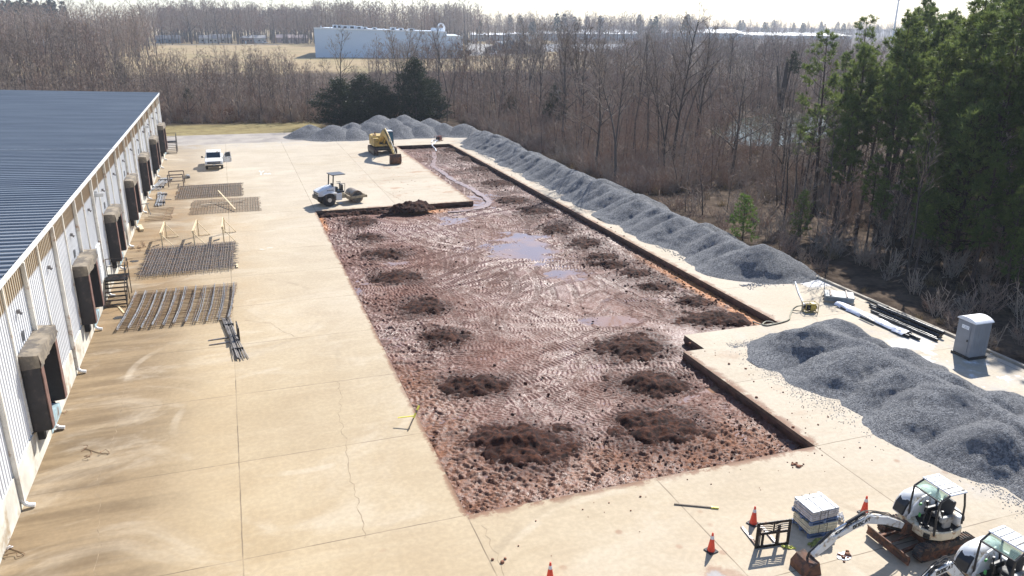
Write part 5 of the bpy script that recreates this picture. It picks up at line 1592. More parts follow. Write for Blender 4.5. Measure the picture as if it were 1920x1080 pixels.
crumple('paper_litter', 'crumpled white litter on the slab by the nearest dock', 'litter', at(110, 804), .25, .16, .12, 10, bpy.data.materials['white_plastic'])
crumple('paper_litter', 'small white scrap by the wall just nearer than the nearest dock', 'litter', at(82, 831), .1, .22, .04, 12, bpy.data.materials['white_plastic'])
crumple('paper_litter', 'white scrap by the rusty wire at the bottom left of the yard', 'litter', at(17, 1027), .12, .1, .05, 13, bpy.data.materials['white_plastic'])
crumple('rubber_mat', 'small black rubber scrap on the slab by the nearest rebar cage', 'scrap', at(222, 596), .32, .3, .02, 14, M_RUB)
crumple('rubber_mat', 'small black scrap on the slab left of the dense rebar mat', 'scrap', at(252, 490), .35, .3, .02, 15, M_RUB)
# survey stakes with yellow tape
M_STAKE = mat('stake_wood', (.20, .16, .12), .8)
def stake(label, a, b, za, zb, tape):
    A = Vector((*at(*a)[:2], za)); B = Vector((*at(*b, zb)[:2], zb)); c = A
    T = thing('marker_stake', label, 'stake', (A.x, A.y, 0))
    mb = MB(); mb.beam(A - Vector((A.x, A.y, 0)), B - Vector((A.x, A.y, 0)), .05, .04); mb.build('shaft', M_STAKE, T)
    mb = MB()
    for p, q in tape:
        P = A.lerp(B, p) - Vector((A.x, A.y, 0)); mb.beam(P, P + Vector(q), .06, .03); mb.beam(A.lerp(B, p) - Vector((A.x, A.y, 0)) - (B - A) * .08, P + (B - A) * .1, .07, .06)
    mb.build('yellow_tape', M_TAPE, T)
M_TAPE = mat('tape_yellow', (.70, .62, .08), .5)
stake('leaning stake wrapped in yellow tape at the left edge of the pit', (765, 808), (787, 758), .03, .75, [(.55, (-.7, .25, -.1)), (.85, (.05, .05, .05))])
stake('thin dark rod with a yellow tip lying on the slab before the pit', (1264, 946), (1342, 952), .03, .03, [(.97, (.05, .05, .0))])
# rusty wire scraps near the docks
for i, (px, py, lab) in enumerate(((22, 1030, 'tangle of rusty wire at the bottom left by the wall'), (112, 775, 'bent rusty wire at the nearest downspout foot'), (170, 845, 'short bent rusty wire lying on the slab below the nearest dock'), (258, 465, 'tangle of thin wire rods by the wall right of the fourth dock'), (238, 490, 'coil of rusty wire right of the third dock'))):
    g = random.Random(60 + i); P = at(px, py); mb = MB()
    n_ = 3 if i != 3 else 7
    for k in range(n_):
        pts = [Vector((0, 0, .02)), Vector((g.uniform(-.4, .4), g.uniform(-.5, .5), .02))]
        for q in range(5): pts.append(pts[-1] + Vector((g.uniform(-.25, .25), g.uniform(-.3, .3) * (3 if i == 3 else 1), g.uniform(-.02, .05))))
        mb.tube(smooth_line([Vector((p.x, p.y, max(.015, p.z))) for p in pts], 4), .014, 4)
    o = mb.build('wire_scrap', M_REBARR, None); o.location = (P.x, P.y, 0); tag(o, lab, 'wire')

# portable toilet
M_TOI = mat('toilet_plastic', (.235, .245, .26), .5, var=.08, scale=2)
M_TOIR = mat('toilet_roof', (.80, .80, .80), .5, var=.06)
def toilet():
    A = at(1784.4, 660.7); B = at(1814, 674.8); d = (B - A).normalized(); rz = math.atan2(d.y, d.x)
    T = thing('portable_toilet', 'grey portable toilet standing at the edge of the wood', 'portable toilet', (A.x, A.y, 0), rz)
    # local x along the door side, y into the cabin
    W_, D_ = 1.12, 1.16
    mb = MB(); mb.box((W_ / 2, D_ / 2, .07), (W_ + .1, D_ + .1, .14)); mb.build('skid', M_BLK, T, bevel=.02)
    mb = MB(); mb.box((W_ / 2, D_ / 2, 1.12), (W_, D_, 2.0)); bd = mb.build('cabin', M_TOI, T, bevel=.06, seg=3)
    mb = MB()
    for k in range(5): mb.box((W_ + .004, .2 + k * .19, 1.1), (.02, .07, 1.6))
    mb.build('side_ribs', M_TOI, bd, bevel=.008)
    mb = MB(); mb.box((W_ * .47, -.012, 1.1), (.74, .03, 1.84)); dr = mb.build('door', M_TOI, T, bevel=.012)
    mb = MB(); mb.box((W_ * .5, -.03, 1.72), (.46, .012, .20)); sg = mb.build('sign', M_SLAT, dr)
    mb = MB()
    for r_ in range(2):
        for k in range(7): mb.box((W_ * .5 - .17 + k * .056, -.0375, 1.755 - r_ * .07), (.035, .004, .03))
    mb.build('lettering', mat('sign_grey', (.3, .32, .38), .6), sg)
    mb = MB(); mb.box((W_ * .47 + .3, -.04, 1.02), (.07, .03, .12)); mb.build('latch', M_BLK, dr)
    V = []; n = 12
    mb = MB()
    prof = [(-.05 + (W_ + .1) * k / n, 2.1 + .20 * math.sin(math.pi * k / n) ** .7) for k in range(n + 1)]
    mb.prism(prof + [(W_ + .05, 2.06), (-.05, 2.06)], -.06, D_ + .06); mb.build('roof', M_TOIR, T, bevel=.03)
toilet()
crumple('plastic_bag', 'small white scrap on the kerb right of the toilet', 'bag', at(1862, 664), .18, .12, .1, 21, bpy.data.materials['white_plastic'])

# black pipes wrapped in film, lying along the kerb
M_PIPEB = mat('black_pipe', (.012, .012, .014), .3, var=.3)
M_FILM = mat('white_film', (.68, .69, .74), .25, var=.15, scale=5, bump=.5, bscale=9)
A = at(1634, 580); B = at(1762, 634)
d = (B - A).normalized(); s = Vector((-d.y, d.x, 0))
for k, (o_, z, e, lab) in enumerate(((.0, .11, 0, 'black plastic pipe lying nearest the kerb in the pipe bundle'), (.26, .11, -.4, 'black plastic pipe second from the kerb in the bundle'), (.13, .32, .3, 'black plastic pipe lying on top of the two by the kerb'), (-.62, .09, 1.2, 'thinner black pipe poking out of the white film'), (-.42, .09, .4, 'thin black pipe between the film and the kerb pipes'))):
    mb = MB(); L = (B - A).length
    a = A + s * o_ + d * e + Vector((0, 0, z)); b = B + s * o_ + d * (e * .3) + Vector((0, 0, z))
    c = a; r = .11 if k < 3 else .085
    P = [a.lerp(b, q / 6) - c + Vector((0, 0, .012 * math.sin(q * 2 + k))) for q in range(7)]
    mb.tube(P, r, 10); o = mb.build('black_pipe', M_PIPEB, None, smooth=True); o.location = c; tag(o, lab, 'pipe', 'black pipes along the kerb')
A2 = at(1572, 572); B2 = at(1700, 630); c = (A2 + B2) / 2; dd = (B2 - A2); L = dd.length
xs = np.linspace(-L / 2, L / 2, 70); ys = np.linspace(-.5, .5, 20); X, Y = np.meshgrid(xs, ys)
wv = .34 + .10 * fbm(X * .8, X * 0, 3, 5)
Z = .26 * np.sqrt(np.clip(1 - (Y / wv) ** 2, 0, 1)) * (.75 + .5 * fbm(X * 1.2, Y * 4, 3, 9)) + .03 * (fbm(X * 3, Y * 8, 2, 4) - .5)
kk = (np.abs(Y) < wv)[:-1, :-1]
T = thing('wrapped_pipe_bundle', 'pipe bundle half wrapped in white plastic film by the kerb', 'pipe bundle', (c.x, c.y, 0), math.atan2(dd.y, dd.x))
link('plastic_film', grid_mesh('plastic_film', xs, ys, Z + .01, M_FILM, kk), T)
mb = MB()
for y, e in ((-.16, .3), (.1, .8)): mb.tube([Vector((-L / 2 + 1.2, y, .1)), Vector((L / 2 + e, y, .1))], .09, 10)
mb.build('pipe', M_PIPEB, T, smooth=True)
mb = MB(); mb.beam((-L * .1, -.35, .28), (L * .12, -.42, .22), .16, .02); mb.build('tape_band', M_STRAP, T)
# grey panel stack beside the kerb
A = at(1547, 563); B = at(1596, 567); T = thing('panel_stack', 'stack of grey formwork panels beside the kerb, left of the pipes', 'panel stack', ((A.x + B.x) / 2 + .1, (A.y + B.y) / 2 + .1, 0), R_(-38))
M_PANEL = mat('panel_grey', (.26, .28, .28), .6, var=.2, scale=3)
mb = MB()
for y in (-.6, 0, .6): mb.box((0, y, .06), (1.9, .12, .12))
mb.build('bearers', M_LUMW, T)
for k in range(4):
    mb = MB(); mb.box((.02 * (k % 2), .03 * (k % 3), .17 + k * .085), (1.75, 1.35, .075)); mb.build('panel', M_PANEL, T, bevel=.008)
mb = MB()
for x in (-.55, .45): mb.box((x, .05, .50), (.09, 1.4, .05))
mb.build('top_batten', M_FRAME, T)
plank('dark board behind the grey panel stack on the kerb', at(1594, 556)[:2], at(1601, 560)[:2], .2, .08, M_LUMW, .0)
plank('long black board lying on the kerb above the pipe bundle', at(1625, 560, .15)[:2], at(1664, 577, .15)[:2], .25, .05, M_RUB, .15)

# water pumps with hoses
M_PUMPY = mat('pump_yellow', (.50, .38, .07), .5, var=.2, dirt=(.22, .17, .09), dirt_amt=.4)
def pump(label, loc, rotz, sc_=1.0, yel=None):
    T = thing('water_pump', label, 'pump', loc, rotz); T.scale = (sc_,) * 3
    mb = MB()
    for y in (-.28, .28):
        mb.tube([Vector((-.4, y, .03)), Vector((-.4, y, .58)), Vector((.4, y, .58)), Vector((.4, y, .03)), Vector((-.4, y, .03))], .022, 6)
    for x in (-.4, .4):
        for z in (.03, .58): mb.tube([Vector((x, -.28, z)), Vector((x, .28, z))], .022, 6)
    mb.build('roll_cage', yel or M_PUMPY, T)
    mb = MB(); mb.box((.14, 0, .27), (.36, .4, .4)); mb.box((.14, 0, .51), (.3, .36, .12)); mb.build('engine', yel or M_PUMPY, T, bevel=.03)
    mb = MB(); mb.lathe([(.08, -.14), (.2, -.12), (.2, .1), (.1, .14)], (-.2, 0, .28), 'y', 16); mb.cyl((-.2, 0, .4), (-.2, 0, .56), .07); mb.cyl((-.2, -.1, .28), (-.2, -.3, .28), .06); mb.build('pump_housing', M_BLKST, T, smooth=True)
    mb = MB(); mb.cyl((.34, 0, .3), (.40, 0, .3), .13, n=14); mb.build('recoil_starter', M_BLK, T)
    return T
P = at(1518, 584)
pump('yellow engine water pump in a tube frame beside the right end of the pit', (P.x, P.y, 0), -.25)
P2 = at(823, 264); pump('small red and black water pump at the far end of the pit', (P2.x, P2.y, 0), .4, 1.25, mat('pump_red', (.22, .08, .06), .5))
def hose(label, pts, r, m, cat='hose'):
    L = smooth_line(pts, 8); c = Vector((pts[0][0], pts[0][1], 0)); mb = MB(); mb.tube([p - c for p in L], r, 8)
    o = mb.build('water_hose', m, None, smooth=True); o.location = c; return tag(o, label, cat)
M_SUCT = mat('suction_hose', (.27, .25, .17), .55, var=.2)
M_LAYF = mat('layflat_hose', (.68, .69, .70), .6, var=.1)
gp = lambda px, py, z: Vector((*at(px, py, z)[:2], z))
hose('olive suction hose curling from the yellow pump into the pit', [gp(1509, 573, .3), gp(1496, 574, .34), gp(1486, 581, .12), gp(1482, 590, .05), gp(1479, 599, .05), gp(1466, 604, .05), gp(1448, 608, .05), gp(1432, 609, .05), gp(1420, 606, -.15), gp(1412, 603, -.42)], .045, M_SUCT)
hose('second olive hose lying doubled along the pit end', [gp(1452, 606, .05), gp(1445, 603, .05), gp(1436, 603, .06), gp(1430, 608, .05), gp(1438, 610, .05), gp(1449, 608, .05)], .04, M_SUCT)
hose('white flat discharge hose from the yellow pump to the stone ridge', [gp(1508, 571, .32), gp(1505, 565, .06), gp(1498, 550, .05), gp(1494, 538, .05), gp(1490, 527, .05), gp(1482, 517, .08), gp(1468, 510, .05)], .055, M_LAYF)
hose('thin dark cable lying between the yellow pump and the hose bend', [gp(1508, 583, .03), gp(1500, 583, .02), gp(1492, 582, .02), gp(1486, 582, .02)], .02, M_HOSE)
hose('white hose dropping from the far pump into the pit', [gp(821, 263, .25), gp(816, 266, .08), gp(814, 269, .04), Vector((27.4, 112.3, -.1)), Vector((27.6, 111.2, -.46)), Vector((27.2, 109, -.46))], .09, M_LAYF)
hose('pale tube lying left of the far pump', [gp(821, 263, .2), gp(812, 263, .06), gp(809, 267, .05)], .07, M_LAYF)
# blue plate under the roller
crumple('blue_disc', 'small blue disc lying under the road roller', 'disc', at(639, 381), .25, .2, .02, 31, mat('blue_plastic', (.07, .17, .42), .4))

# ================================================================== far things
def pxat(px, Y, z=0.0):
    lo, hi = -1.4 * Y, 8.0 * Y
    for _ in range(45):
        m = (lo + hi) / 2
        if proj((m, Y, z))[0] < px: lo = m
        else: hi = m
    return lo
M_FARW = mat('pale_blue_sheet', (.60, .68, .76), .55, var=.05, scale=.05)
M_FARC = mat('far_coping', (.82, .83, .84), .5)
M_FARU = mat('rooftop_unit', (.62, .63, .64), .5, var=.15)
def far_warehouse():
    # near long wall from left corner to right corner, in perspective of the photo
    AL = Vector((pxat(592, 410), 410, 0)); AR = Vector((pxat(868, 395), 395, 0)); AM = AL.lerp(AR, .89)
    T = thing('far_warehouse', 'long pale blue windowless warehouse beyond the scrub wood', 'warehouse', (AL.x, AL.y, 0))
    dv = (AR - AL).normalized(); nv = Vector((-dv.y, dv.x, 0))       # away from the viewer
    if nv.y < 0: nv = -nv
    o = AL
    def blk(p, q, dep, z):
        mb = MB(); a, b = p - o, q - o
        z0, z1 = z
        P = [(a.x, a.y), (b.x, b.y), (b.x + nv.x * dep, b.y + nv.y * dep), (a.x + nv.x * dep, a.y + nv.y * dep)]
        mb.add([(x, y, -.3) for x, y in P] + [(x, y, zz) for (x, y), zz in zip(P, (z0, z1, z1, z0))], [(3, 2, 1, 0), (4, 5, 6, 7), (0, 1, 5, 4), (1, 2, 6, 5), (2, 3, 7, 6), (3, 0, 4, 7)]); return mb
    blk(AL, AM, 70, (13.6, 12.2)).build('wall', M_FARW, T); blk(AM + dv * .02, AR, 70, (10.5, 10.3)).build('low_wall', M_FARW, T)
    mb = MB(); a, b = AL - o + Vector((0, 0, 13.65)), AM - o + Vector((0, 0, 12.25)); mb.beam(a, b, .6, .6); mb.build('parapet', M_FARC, T)
    mb = MB(); a, b = AM - o + Vector((0, 0, 10.55)), AR - o + Vector((0, 0, 10.35)); mb.beam(a, b, .5, .4); mb.build('low_parapet', M_FARC, T)
    g = random.Random(3)
    for px, w_, h_ in ((602, .5, 1.6), (619, .6, 1.2), (628, 2.6, 2.6), (636, 2.8, 2.6), (647, 3.6, 2.4), (660, 4, 2.4), (673, 3.6, 2.2), (684, 2.5, 1.8), (702, 2.4, 1.6), (719, .7, 1.2), (737, 3.2, 2), (752, 2.6, 1.8), (772, 3.2, 1.8)):
        u = (px - 592) / 276; P = AL.lerp(AR, u) + nv * 9 - o
        mb = MB(); zr = 13.6 - 1.4 * u / .89; h_ *= .7; w_ *= .85; mb.box((P.x, P.y, zr + h_ / 2), (w_, w_, h_)); ru = mb.build('rooftop_unit', M_FARU, T)
        if w_ > 2: mb = MB(); mb.box((P.x - w_ * .1, P.y - w_ * .52, zr + h_ * .5), (w_ * .5, .1, h_ * .55)); mb.build('louvre', M_BLK, ru)
    P = AL.lerp(AR, .835) + nv * 7 - o
    mb = MB(); mb.lathe([(3.6, 11), (3.6, 13.6), (3.3, 14.2)], (P.x, P.y, 0), 'z', 24); tk = mb.build('tank', M_FARC, T)
    mb = MB()
    for k in range(4):
        a_ = [Vector((P.x + 1.6 + 1.7 * math.cos(q), P.y + (k - 1.5), 13.8 + 2.6 * math.sin(q))) for q in np.linspace(0, math.pi, 9)]
        mb.tube(a_, .16, 5)
    mb.build('pipe_arch', M_FARC, tk)
    for px0, px1, z in ((862, 867, 3.6), (838, 845, 4)):
        P = AL.lerp(AR, ((px0 + px1) / 2 - 592) / 276) - nv * 1.6 - o
        mb = MB(); mb.box((P.x, P.y, z / 2), ((px1 - px0) * .27, 2, z)); mb.build('equipment_box', M_BLK, T)
    P = AL.lerp(AR, (851 - 592) / 276) - nv * .6 - o
    mb = MB()
    for k in range(4): mb.box((P.x - 2.5 + k * 1.7, P.y + .9 * 0, 5.0), (.25, .4, 4)); 
    for z in (3.2, 5, 6.8): mb.box((P.x, P.y, z), (7, .4, .2))
    mb.build('piping', M_FARU, T)
far_warehouse()
# dumpsters / containers and cars beside it
def far_box(name, label, cat, px, py, w_, d_, h_, m, roofm=None, rz=0.0):
    P = at(px, py); T = thing(name, label, cat, (P.x, P.y, 0), rz)
    mb = MB(); mb.box((0, 0, h_ / 2), (w_, d_, h_)); mb.build('body', m, T, bevel=.1)
    mb = MB()
    for k in range(5): mb.box((-w_ / 2 + w_ * (k + .5) / 5, -d_ / 2 - .05, h_ / 2), (.15, .1, h_ * .9))
    mb.box((0, 0, h_ + .06), (w_ + .2, d_ + .2, .12)); mb.build('lid', roofm or m, T)
    return T
far_box('dumpster', 'dark dumpster at the right end of the far pale warehouse', 'dumpster', 877, 102, 3.4, 2.2, 2.3, M_BLK)
far_box('container', 'white box container beside the far scrap heap', 'container', 942, 97, 7.5, 3, 6, M_FARC, M_FARU)
def small_car(label, px, py, col, rz, van=False):
    P = at(px, py); T = thing('parked_car', label, 'car', (P.x, P.y, 0), rz, 'vehicles parked by the far warehouse')
    mt_ = mat('car_paint', col, .3, var=.05)
    mb = MB(); top = 2.1 if van else 1.55
    mb.prism([(-2.3, .35), (-2.35, .95), (2.0, .95), (2.35, .75), (2.35, .35)], -.92, .92); mb.build('body', mt_, T, bevel=.08)
    mb = MB(); mb.prism([(-2.2 if van else -1.6, .95), (-2.1 if van else -1.2, top), (.5, top), (1.3, .95)], -.82, .82); cb = mb.build('cabin', mt_, T, bevel=.08)
    mb = MB(); mb.prism([(1.27, 1.02), (.56, top - .08), (.6, top - .08), (1.33, 1.02)], -.72, .72); mb.prism([(-1.2, 1.02), (-1.1, top - .12), (.4, top - .12), (1.0, 1.02)], -.84, .84); mb.build('window', M_DGLASS, cb)
    for x in (-1.4, 1.45):
        for s in (-1, 1): wheel(T, x, s * .8, .34, .24, 'wheel', False)
for a in (('white pickup parked left on the pale far drive', 892, 103, (.75, .75, .76), 2.2), ('silver car parked in the middle of the pale far drive', 911, 103.5, (.45, .42, .40), 2.3), ('white van parked right on the pale far drive', 926, 103, (.78, .78, .78), 2.3, True), ('dark car parked beside the far scrap heap', 933, 101, (.03, .05, .06), 2.3, True), ('white pickup driving on the far gravel lot', 1056, 87.5, (.78, .78, .8), .3)):
    small_car(*a)
# scrap heap
P = at(962, 100); o = link('scrap_heap', heap_mesh('scrap_heap', 15, 5, 6.5, 700, mat('scrap_metal', (.10, .095, .095), .7, .3, var=.6, scale=.7, bump=.5, bscale=1), .5, 4.0)); o.location = (P.x, P.y, 0); o.rotation_euler = (0, 0, -.35)
tag(o, 'dark scrap heap by the white container on the far lot', 'scrap heap')
# houses along the far road
M_HW = mat('house_siding', (.52, .52, .50), .7, var=.08); M_HB = mat('house_blue', (.20, .25, .31), .7, var=.1); M_HR = mat('shingle_grey', (.30, .30, .31), .9, var=.15); M_HBR = mat('house_brick', (.30, .20, .16), .9, var=.1); M_HP = mat('house_pink', (.50, .40, .39), .8)
def house(label, px, Y, w_, d_, h_, rh, mw, mr):
    T = thing('house', label, 'house', (pxat(px, Y), Y, -.2), R_(random.uniform(-6, 6)))
    mb = MB(); mb.box((0, 0, h_ / 2), (w_, d_, h_)); mb.build('wall', mw, T)
    mb = MB(); mb.prism([(-d_ / 2 - .5, h_), (0, h_ + rh), (d_ / 2 + .5, h_)], -w_ / 2 - .4, w_ / 2 + .4, 'x'); R = mb.build('roof', mr, T)
    mb = MB(); mb.box((w_ * .25, .8, h_ + rh), (.7, .7, 1.2)); mb.build('chimney', M_HBR, R)
    for k in (-.32, .1, .34):
        mb = MB(); mb.box((w_ * k, -d_ / 2 - .02, h_ * .55), (1.3, .08, 1.2)); mb.build('window', M_DGLASS, T)
    mb = MB(); mb.box((-w_ * .1, -d_ / 2 - .02, 1.05), (1.0, .08, 2.1)); mb.build('door', M_DOORW, T)
for a in (('blue-grey house with a pale roof left of the big bare oaks', 316, 668, 17, 9, 3.4, 2.6, M_HB, M_HR), ('white house behind the big bare oaks', 392, 672, 14, 9, 3.6, 2.4, M_HW, M_HR), ('white house just right of the big bare oaks', 415, 690, 16, 9, 3.4, 3, M_HW, M_HR), ('brown shed between the white houses and the far warehouse', 464, 660, 9, 7, 4.2, 1.6, M_HBR, M_HR),
          ('pale green house with a white porch right of the brown shed', 483, 668, 12, 8, 4.0, 2.2, M_HW, M_HR), ('long pinkish house nearest the left end of the far warehouse', 548, 690, 24, 9, 4.0, 2.4, M_HP, M_HP), ('pale house half hidden in the wood at the far left', 75, 480, 14, 8, 4.5, 2.5, M_HB, M_HR)):
    house(*a)
small_car('white trailer by the pale green house at the far road', 497, 81.5, (.8, .8, .8), .1, True)
# pale industrial roofs on the right horizon
M_IND = mat('industrial_wall', (.46, .47, .48), .7, var=.06, scale=.02); M_INDR = mat('industrial_roof', (.86, .87, .88), .45)
def shed(label, px0, px1, Y, dep, h_, rh):
    x0, x1 = pxat(px0, Y), pxat(px1, Y); T = thing('industrial_shed', label, 'industrial building', ((x0 + x1) / 2, Y, -.2), R_(-14))
    w_ = (x1 - x0); mb = MB(); mb.box((0, dep / 2, h_ / 2), (w_, dep, h_)); mb.build('wall', M_IND, T)
    mb = MB(); mb.prism([(-1, h_), (dep / 2, h_ + rh), (dep + 1, h_)], -w_ / 2 - 1, w_ / 2 + 1, 'x'); mb.build('roof', M_INDR, T)
    mb = MB()
    for k in range(6): mb.box((-w_ / 2 + w_ * (k + .5) / 6, -.1, 2.5), (4, .3, 4.5))
    mb.build('dock_door', M_FARU, T)
for a in (('pale long industrial shed seen between the row of bare trunks, left', 885, 965, 760, 30, 6, 1.5), ('tan industrial shed between the row of bare trunks', 960, 1010, 740, 30, 7, 1.5), ('white roofed industrial shed right of the tan one', 1000, 1075, 790, 40, 7, 2.5), ('broad white industrial roof left of the row end', 1060, 1190, 800, 60, 7, 4), ('bright white industrial roof in the middle of the right horizon', 1255, 1385, 860, 70, 8, 4), ('flat bright industrial roof toward the pines on the right horizon', 1400, 1580, 900, 80, 5, 3)):
    shed(*a)
# concrete tower, water tower, light pole
x = pxat(1125, 780); T = thing('block_tower', 'narrow pale square tower rising from the far woods', 'tower', (x, 780, 0)); mb = MB(); mb.box((0, 0, 11), (5, 5, 22)); mb.build('shaft', M_HP, T); mb = MB(); mb.box((0, 0, 22.3), (5.6, 5.6, .7)); mb.build('cap', M_IND, T)
Yw = 820; x = pxat(1683, Yw, 40); T = thing('water_tower', 'pale water tower with its bulb cut by the top edge of the photo', 'water tower', (x, Yw, 0))
M_WT = mat('water_tower_paint', (.74, .75, .77), .5)
mb = MB(); mb.lathe([(2.6, 0), (1.7, 4), (1.25, 9), (1.1, 47), (1.5, 48.5)], n=20); mb.build('stem', M_WT, T, smooth=True)
mb = MB(); mb.lathe([(1.5, 48), (3.2, 50.2), (6.0, 53), (7.2, 57), (6.4, 61), (3.5, 63.6), (.4, 64.3)], n=28); mb.build('bulb', M_WT, T, smooth=True)
Yp = 330; x = pxat(1666, Yp); T = thing('utility_pole', 'pale utility pole with cross arms between the two leftmost pines', 'utility pole', (x, Yp, 0), .3)
mb = MB(); mb.cyl((0, 0, 0), (.9, 0, 19), .2, .13, 10); mb.build('pole', M_GREY, T)
for z, w_ in ((13.5, 3.2), (16.5, 4.5)):
    mb = MB(); mb.box((.9 * z / 19 + w_ * .3, 0, z), (w_, .15, .18)); mb.build('cross_arm', M_GREY, T)
for px, lab in ((876, 'wooden utility pole right of the far pale warehouse'), (894, 'wooden light pole by the far drive')):
    x = pxat(px, 470); T = thing('utility_pole', lab, 'utility pole', (x, 470, 0)); mb = MB(); mb.cyl((0, 0, 0), (0, 0, 8.5), .16, .11, 8); mb.build('pole', M_STAKE, T); mb = MB(); mb.box((0, 0, 8), (2, .12, .14)); mb.build('cross_arm', M_STAKE, T)
# ================================================================== vegetation
def wood_mat(name, a, b):
    t = NT(name); oi = t.n('ObjectInfo').outputs['Random']
    n = t.noise(t.obj(), 1.5, 4)
    c = t.mix(t.ramp(t.math('ADD', t.math('MULTIPLY', n, .6), t.math('MULTIPLY', oi, .4)), .25, .75), a, b)
    return t.fin(c, .9, 0, .2)
M_BARK = wood_mat('bark', (.060, .048, .040), (.125, .105, .090))
M_TWIG = wood_mat('twig', (.24, .182, .138), (.42, .338, .265))
M_TWIGR = wood_mat('russet_twig', (.235, .155, .115), (.37, .26, .195))
M_PBARK = wood_mat('pine_bark', (.055, .040, .034), (.125, .095, .08))
def leaf_mat(name, a, b, c3, trans=.25):
    t = NT(name)
    oi = t.n('ObjectInfo').outputs['Random']
    n = t.noise(t.obj(), .8, 4); n2 = t.noise(t.obj(), 6, 2)
    c = t.mix(t.ramp(n, .35, .65), a, b)
    c = t.mix(t.math('MULTIPLY', t.ramp(n2, .5, .7), .6), c, c3)
    c = t.mix(t.math('MULTIPLY', oi, .3), c, a)
    t.b.inputs['Subsurface Weight'].default_value = 0
    tr = t.n('BsdfTranslucent'); t.set(tr.inputs[0], c)
    mx = t.n('MixShader'); mx.inputs[0].default_value = trans
    t.fin(c, .55, 0, .3)
    t.t.links.new(t.b.outputs[0], mx.inputs[1]); t.t.links.new(tr.outputs[0], mx.inputs[2])
    t.t.links.new(mx.outputs[0], t.out.inputs[0])
    return t.m
M_NEED = leaf_mat('pine_needles', (.08, .12, .036), (.175, .22, .06), (.36, .37, .11), .45)
M_NEEDS = leaf_mat('sapling_needles', (.10, .17, .03), (.17, .25, .05), (.22, .28, .08), .35)
M_CED = leaf_mat('cedar_foliage', (.022, .034, .016), (.045, .058, .024), (.07, .075, .034), .2)
M_DEADL = leaf_mat('dead_leaves', (.12, .06, .035), (.20, .10, .05), (.24, .14, .07), .25)

def prisms(P0, P1, R0, R1, k=3):
    P0 = np.asarray(P0, float); P1 = np.asarray(P1, float); R0 = np.asarray(R0, float)[:, None]; R1 = np.asarray(R1, float)[:, None]
    d = P1 - P0; d /= np.linalg.norm(d, axis=1, keepdims=True) + 1e-9
    u = np.where(np.abs(d[:, 2:3]) < .9, np.array([[0, 0, 1.]]), np.array([[1., 0, 0]]))
    a = np.cross(d, u); a /= np.linalg.norm(a, axis=1, keepdims=True) + 1e-9
    b = np.cross(d, a)
    V = []
    for P, R in ((P0, R0), (P1, R1)):
        for i in range(k):
            t = 2 * math.pi * i / k
            V.append(P + (a * math.cos(t) + b * math.sin(t)) * R)
    n = len(P0)
    V = np.stack(V, 1).reshape(-1, 3)
    base = np.arange(n)[:, None] * 2 * k
    F = np.concatenate([base + np.array([[i, (i + 1) % k, (i + 1) % k + k, i + k]]) for i in range(k)])
    return V, F
def ribbons(P0, P1, R0, g):
    """twigs: one narrow blade each"""
    P0 = np.asarray(P0, float); P1 = np.asarray(P1, float); R0 = np.asarray(R0, float)[:, None]
    d = P1 - P0; r = g.normal(size=P0.shape); s = np.cross(d, r); s /= np.linalg.norm(s, axis=1, keepdims=True) + 1e-9
    V = np.stack([P0 - s * R0, P0 + s * R0, P1 + s * R0 * .45, P1 - s * R0 * .45], 1).reshape(-1, 3)
    F = np.arange(len(P0))[:, None] * 4 + np.array([[0, 1, 2, 3]])
    return V, F
def skeleton(seed, h, tr, start=.3, nb=14, up=.5, spread=.42, levels=3, kids=(8, 6), twist=.12, fork=False, minr=.012, lean=0.05):
    """returns list of (p0, p1, r0, r1, level)"""
    rr = random.Random(seed); segs = []
    def grow(p, d, L, r, lev):
        n = 6 if lev == 0 else (4 if lev == 1 else 2 if lev == 2 else 1)
        pts = [p]; dirs = [d]
        for k in range(n):
            d = (d + Vector((rr.gauss(0, 1), rr.gauss(0, 1), rr.gauss(0, .6))) * (twist if lev else twist * .35) + Vector((0, 0, .05 * lev))).normalized()
            p = p + d * (L / n)
            pts.append(p); dirs.append(d)
        rad = [max(minr * (.7 if lev > 1 else 1), r * (1 - .80 * k / n) if lev else r * (1 - .85 * (k / n) ** .8)) for k in range(n + 1)]
        for k in range(n):
            segs.append((pts[k], pts[k + 1], rad[k], rad[k + 1], lev))
        if lev >= levels: return
        m = nb if lev == 0 else kids[lev - 1]
        m = max(1, int(m * rr.uniform(.8, 1.2)))
        for q in range(m):
            u = start + (1 - start) * ((q + rr.random()) / m) if lev == 0 else rr.uniform(.2, 1)
            k = min(n - 1, int(u * n)); f = u * n - k
            b = pts[k].lerp(pts[k + 1], f); bd = dirs[k + 1]
            az = q * 2.4 + rr.uniform(-.5, .5)
            side = bd.orthogonal().normalized(); side.rotate(Matrix.Rotation(az, 3, bd))
            a = up + rr.uniform(-.15, .15)
            nd = (bd * a + side * (1 - a * .55)).normalized()
            if lev == 0:
                ln = L * spread * (1.08 - .75 * (u - start) / (1 - start)) * rr.uniform(.7, 1.2)
            else:
                ln = L * rr.uniform(.3, .55) * (1.15 - .5 * u)
            grow(b, nd, ln, rad[k] * (.55 if lev == 0 else .6), lev + 1)
    d0 = Vector((rr.gauss(0, lean), rr.gauss(0, lean), 1)).normalized()
    if fork:
        base = Vector((0, 0, -.3)); L0 = h * fork
        p1 = base + d0 * L0
        segs.append((base, p1, tr, tr * .8, 0))
        for s in range(rr.choice((2, 3))):
            nd = (d0 + Vector((rr.gauss(0, .25), rr.gauss(0, .25), 0))).normalized()
            grow(p1, nd, h - L0, tr * .62, 0)
    else:
        grow(Vector((0, 0, -.3)), d0, h, tr, 0)
    return segs
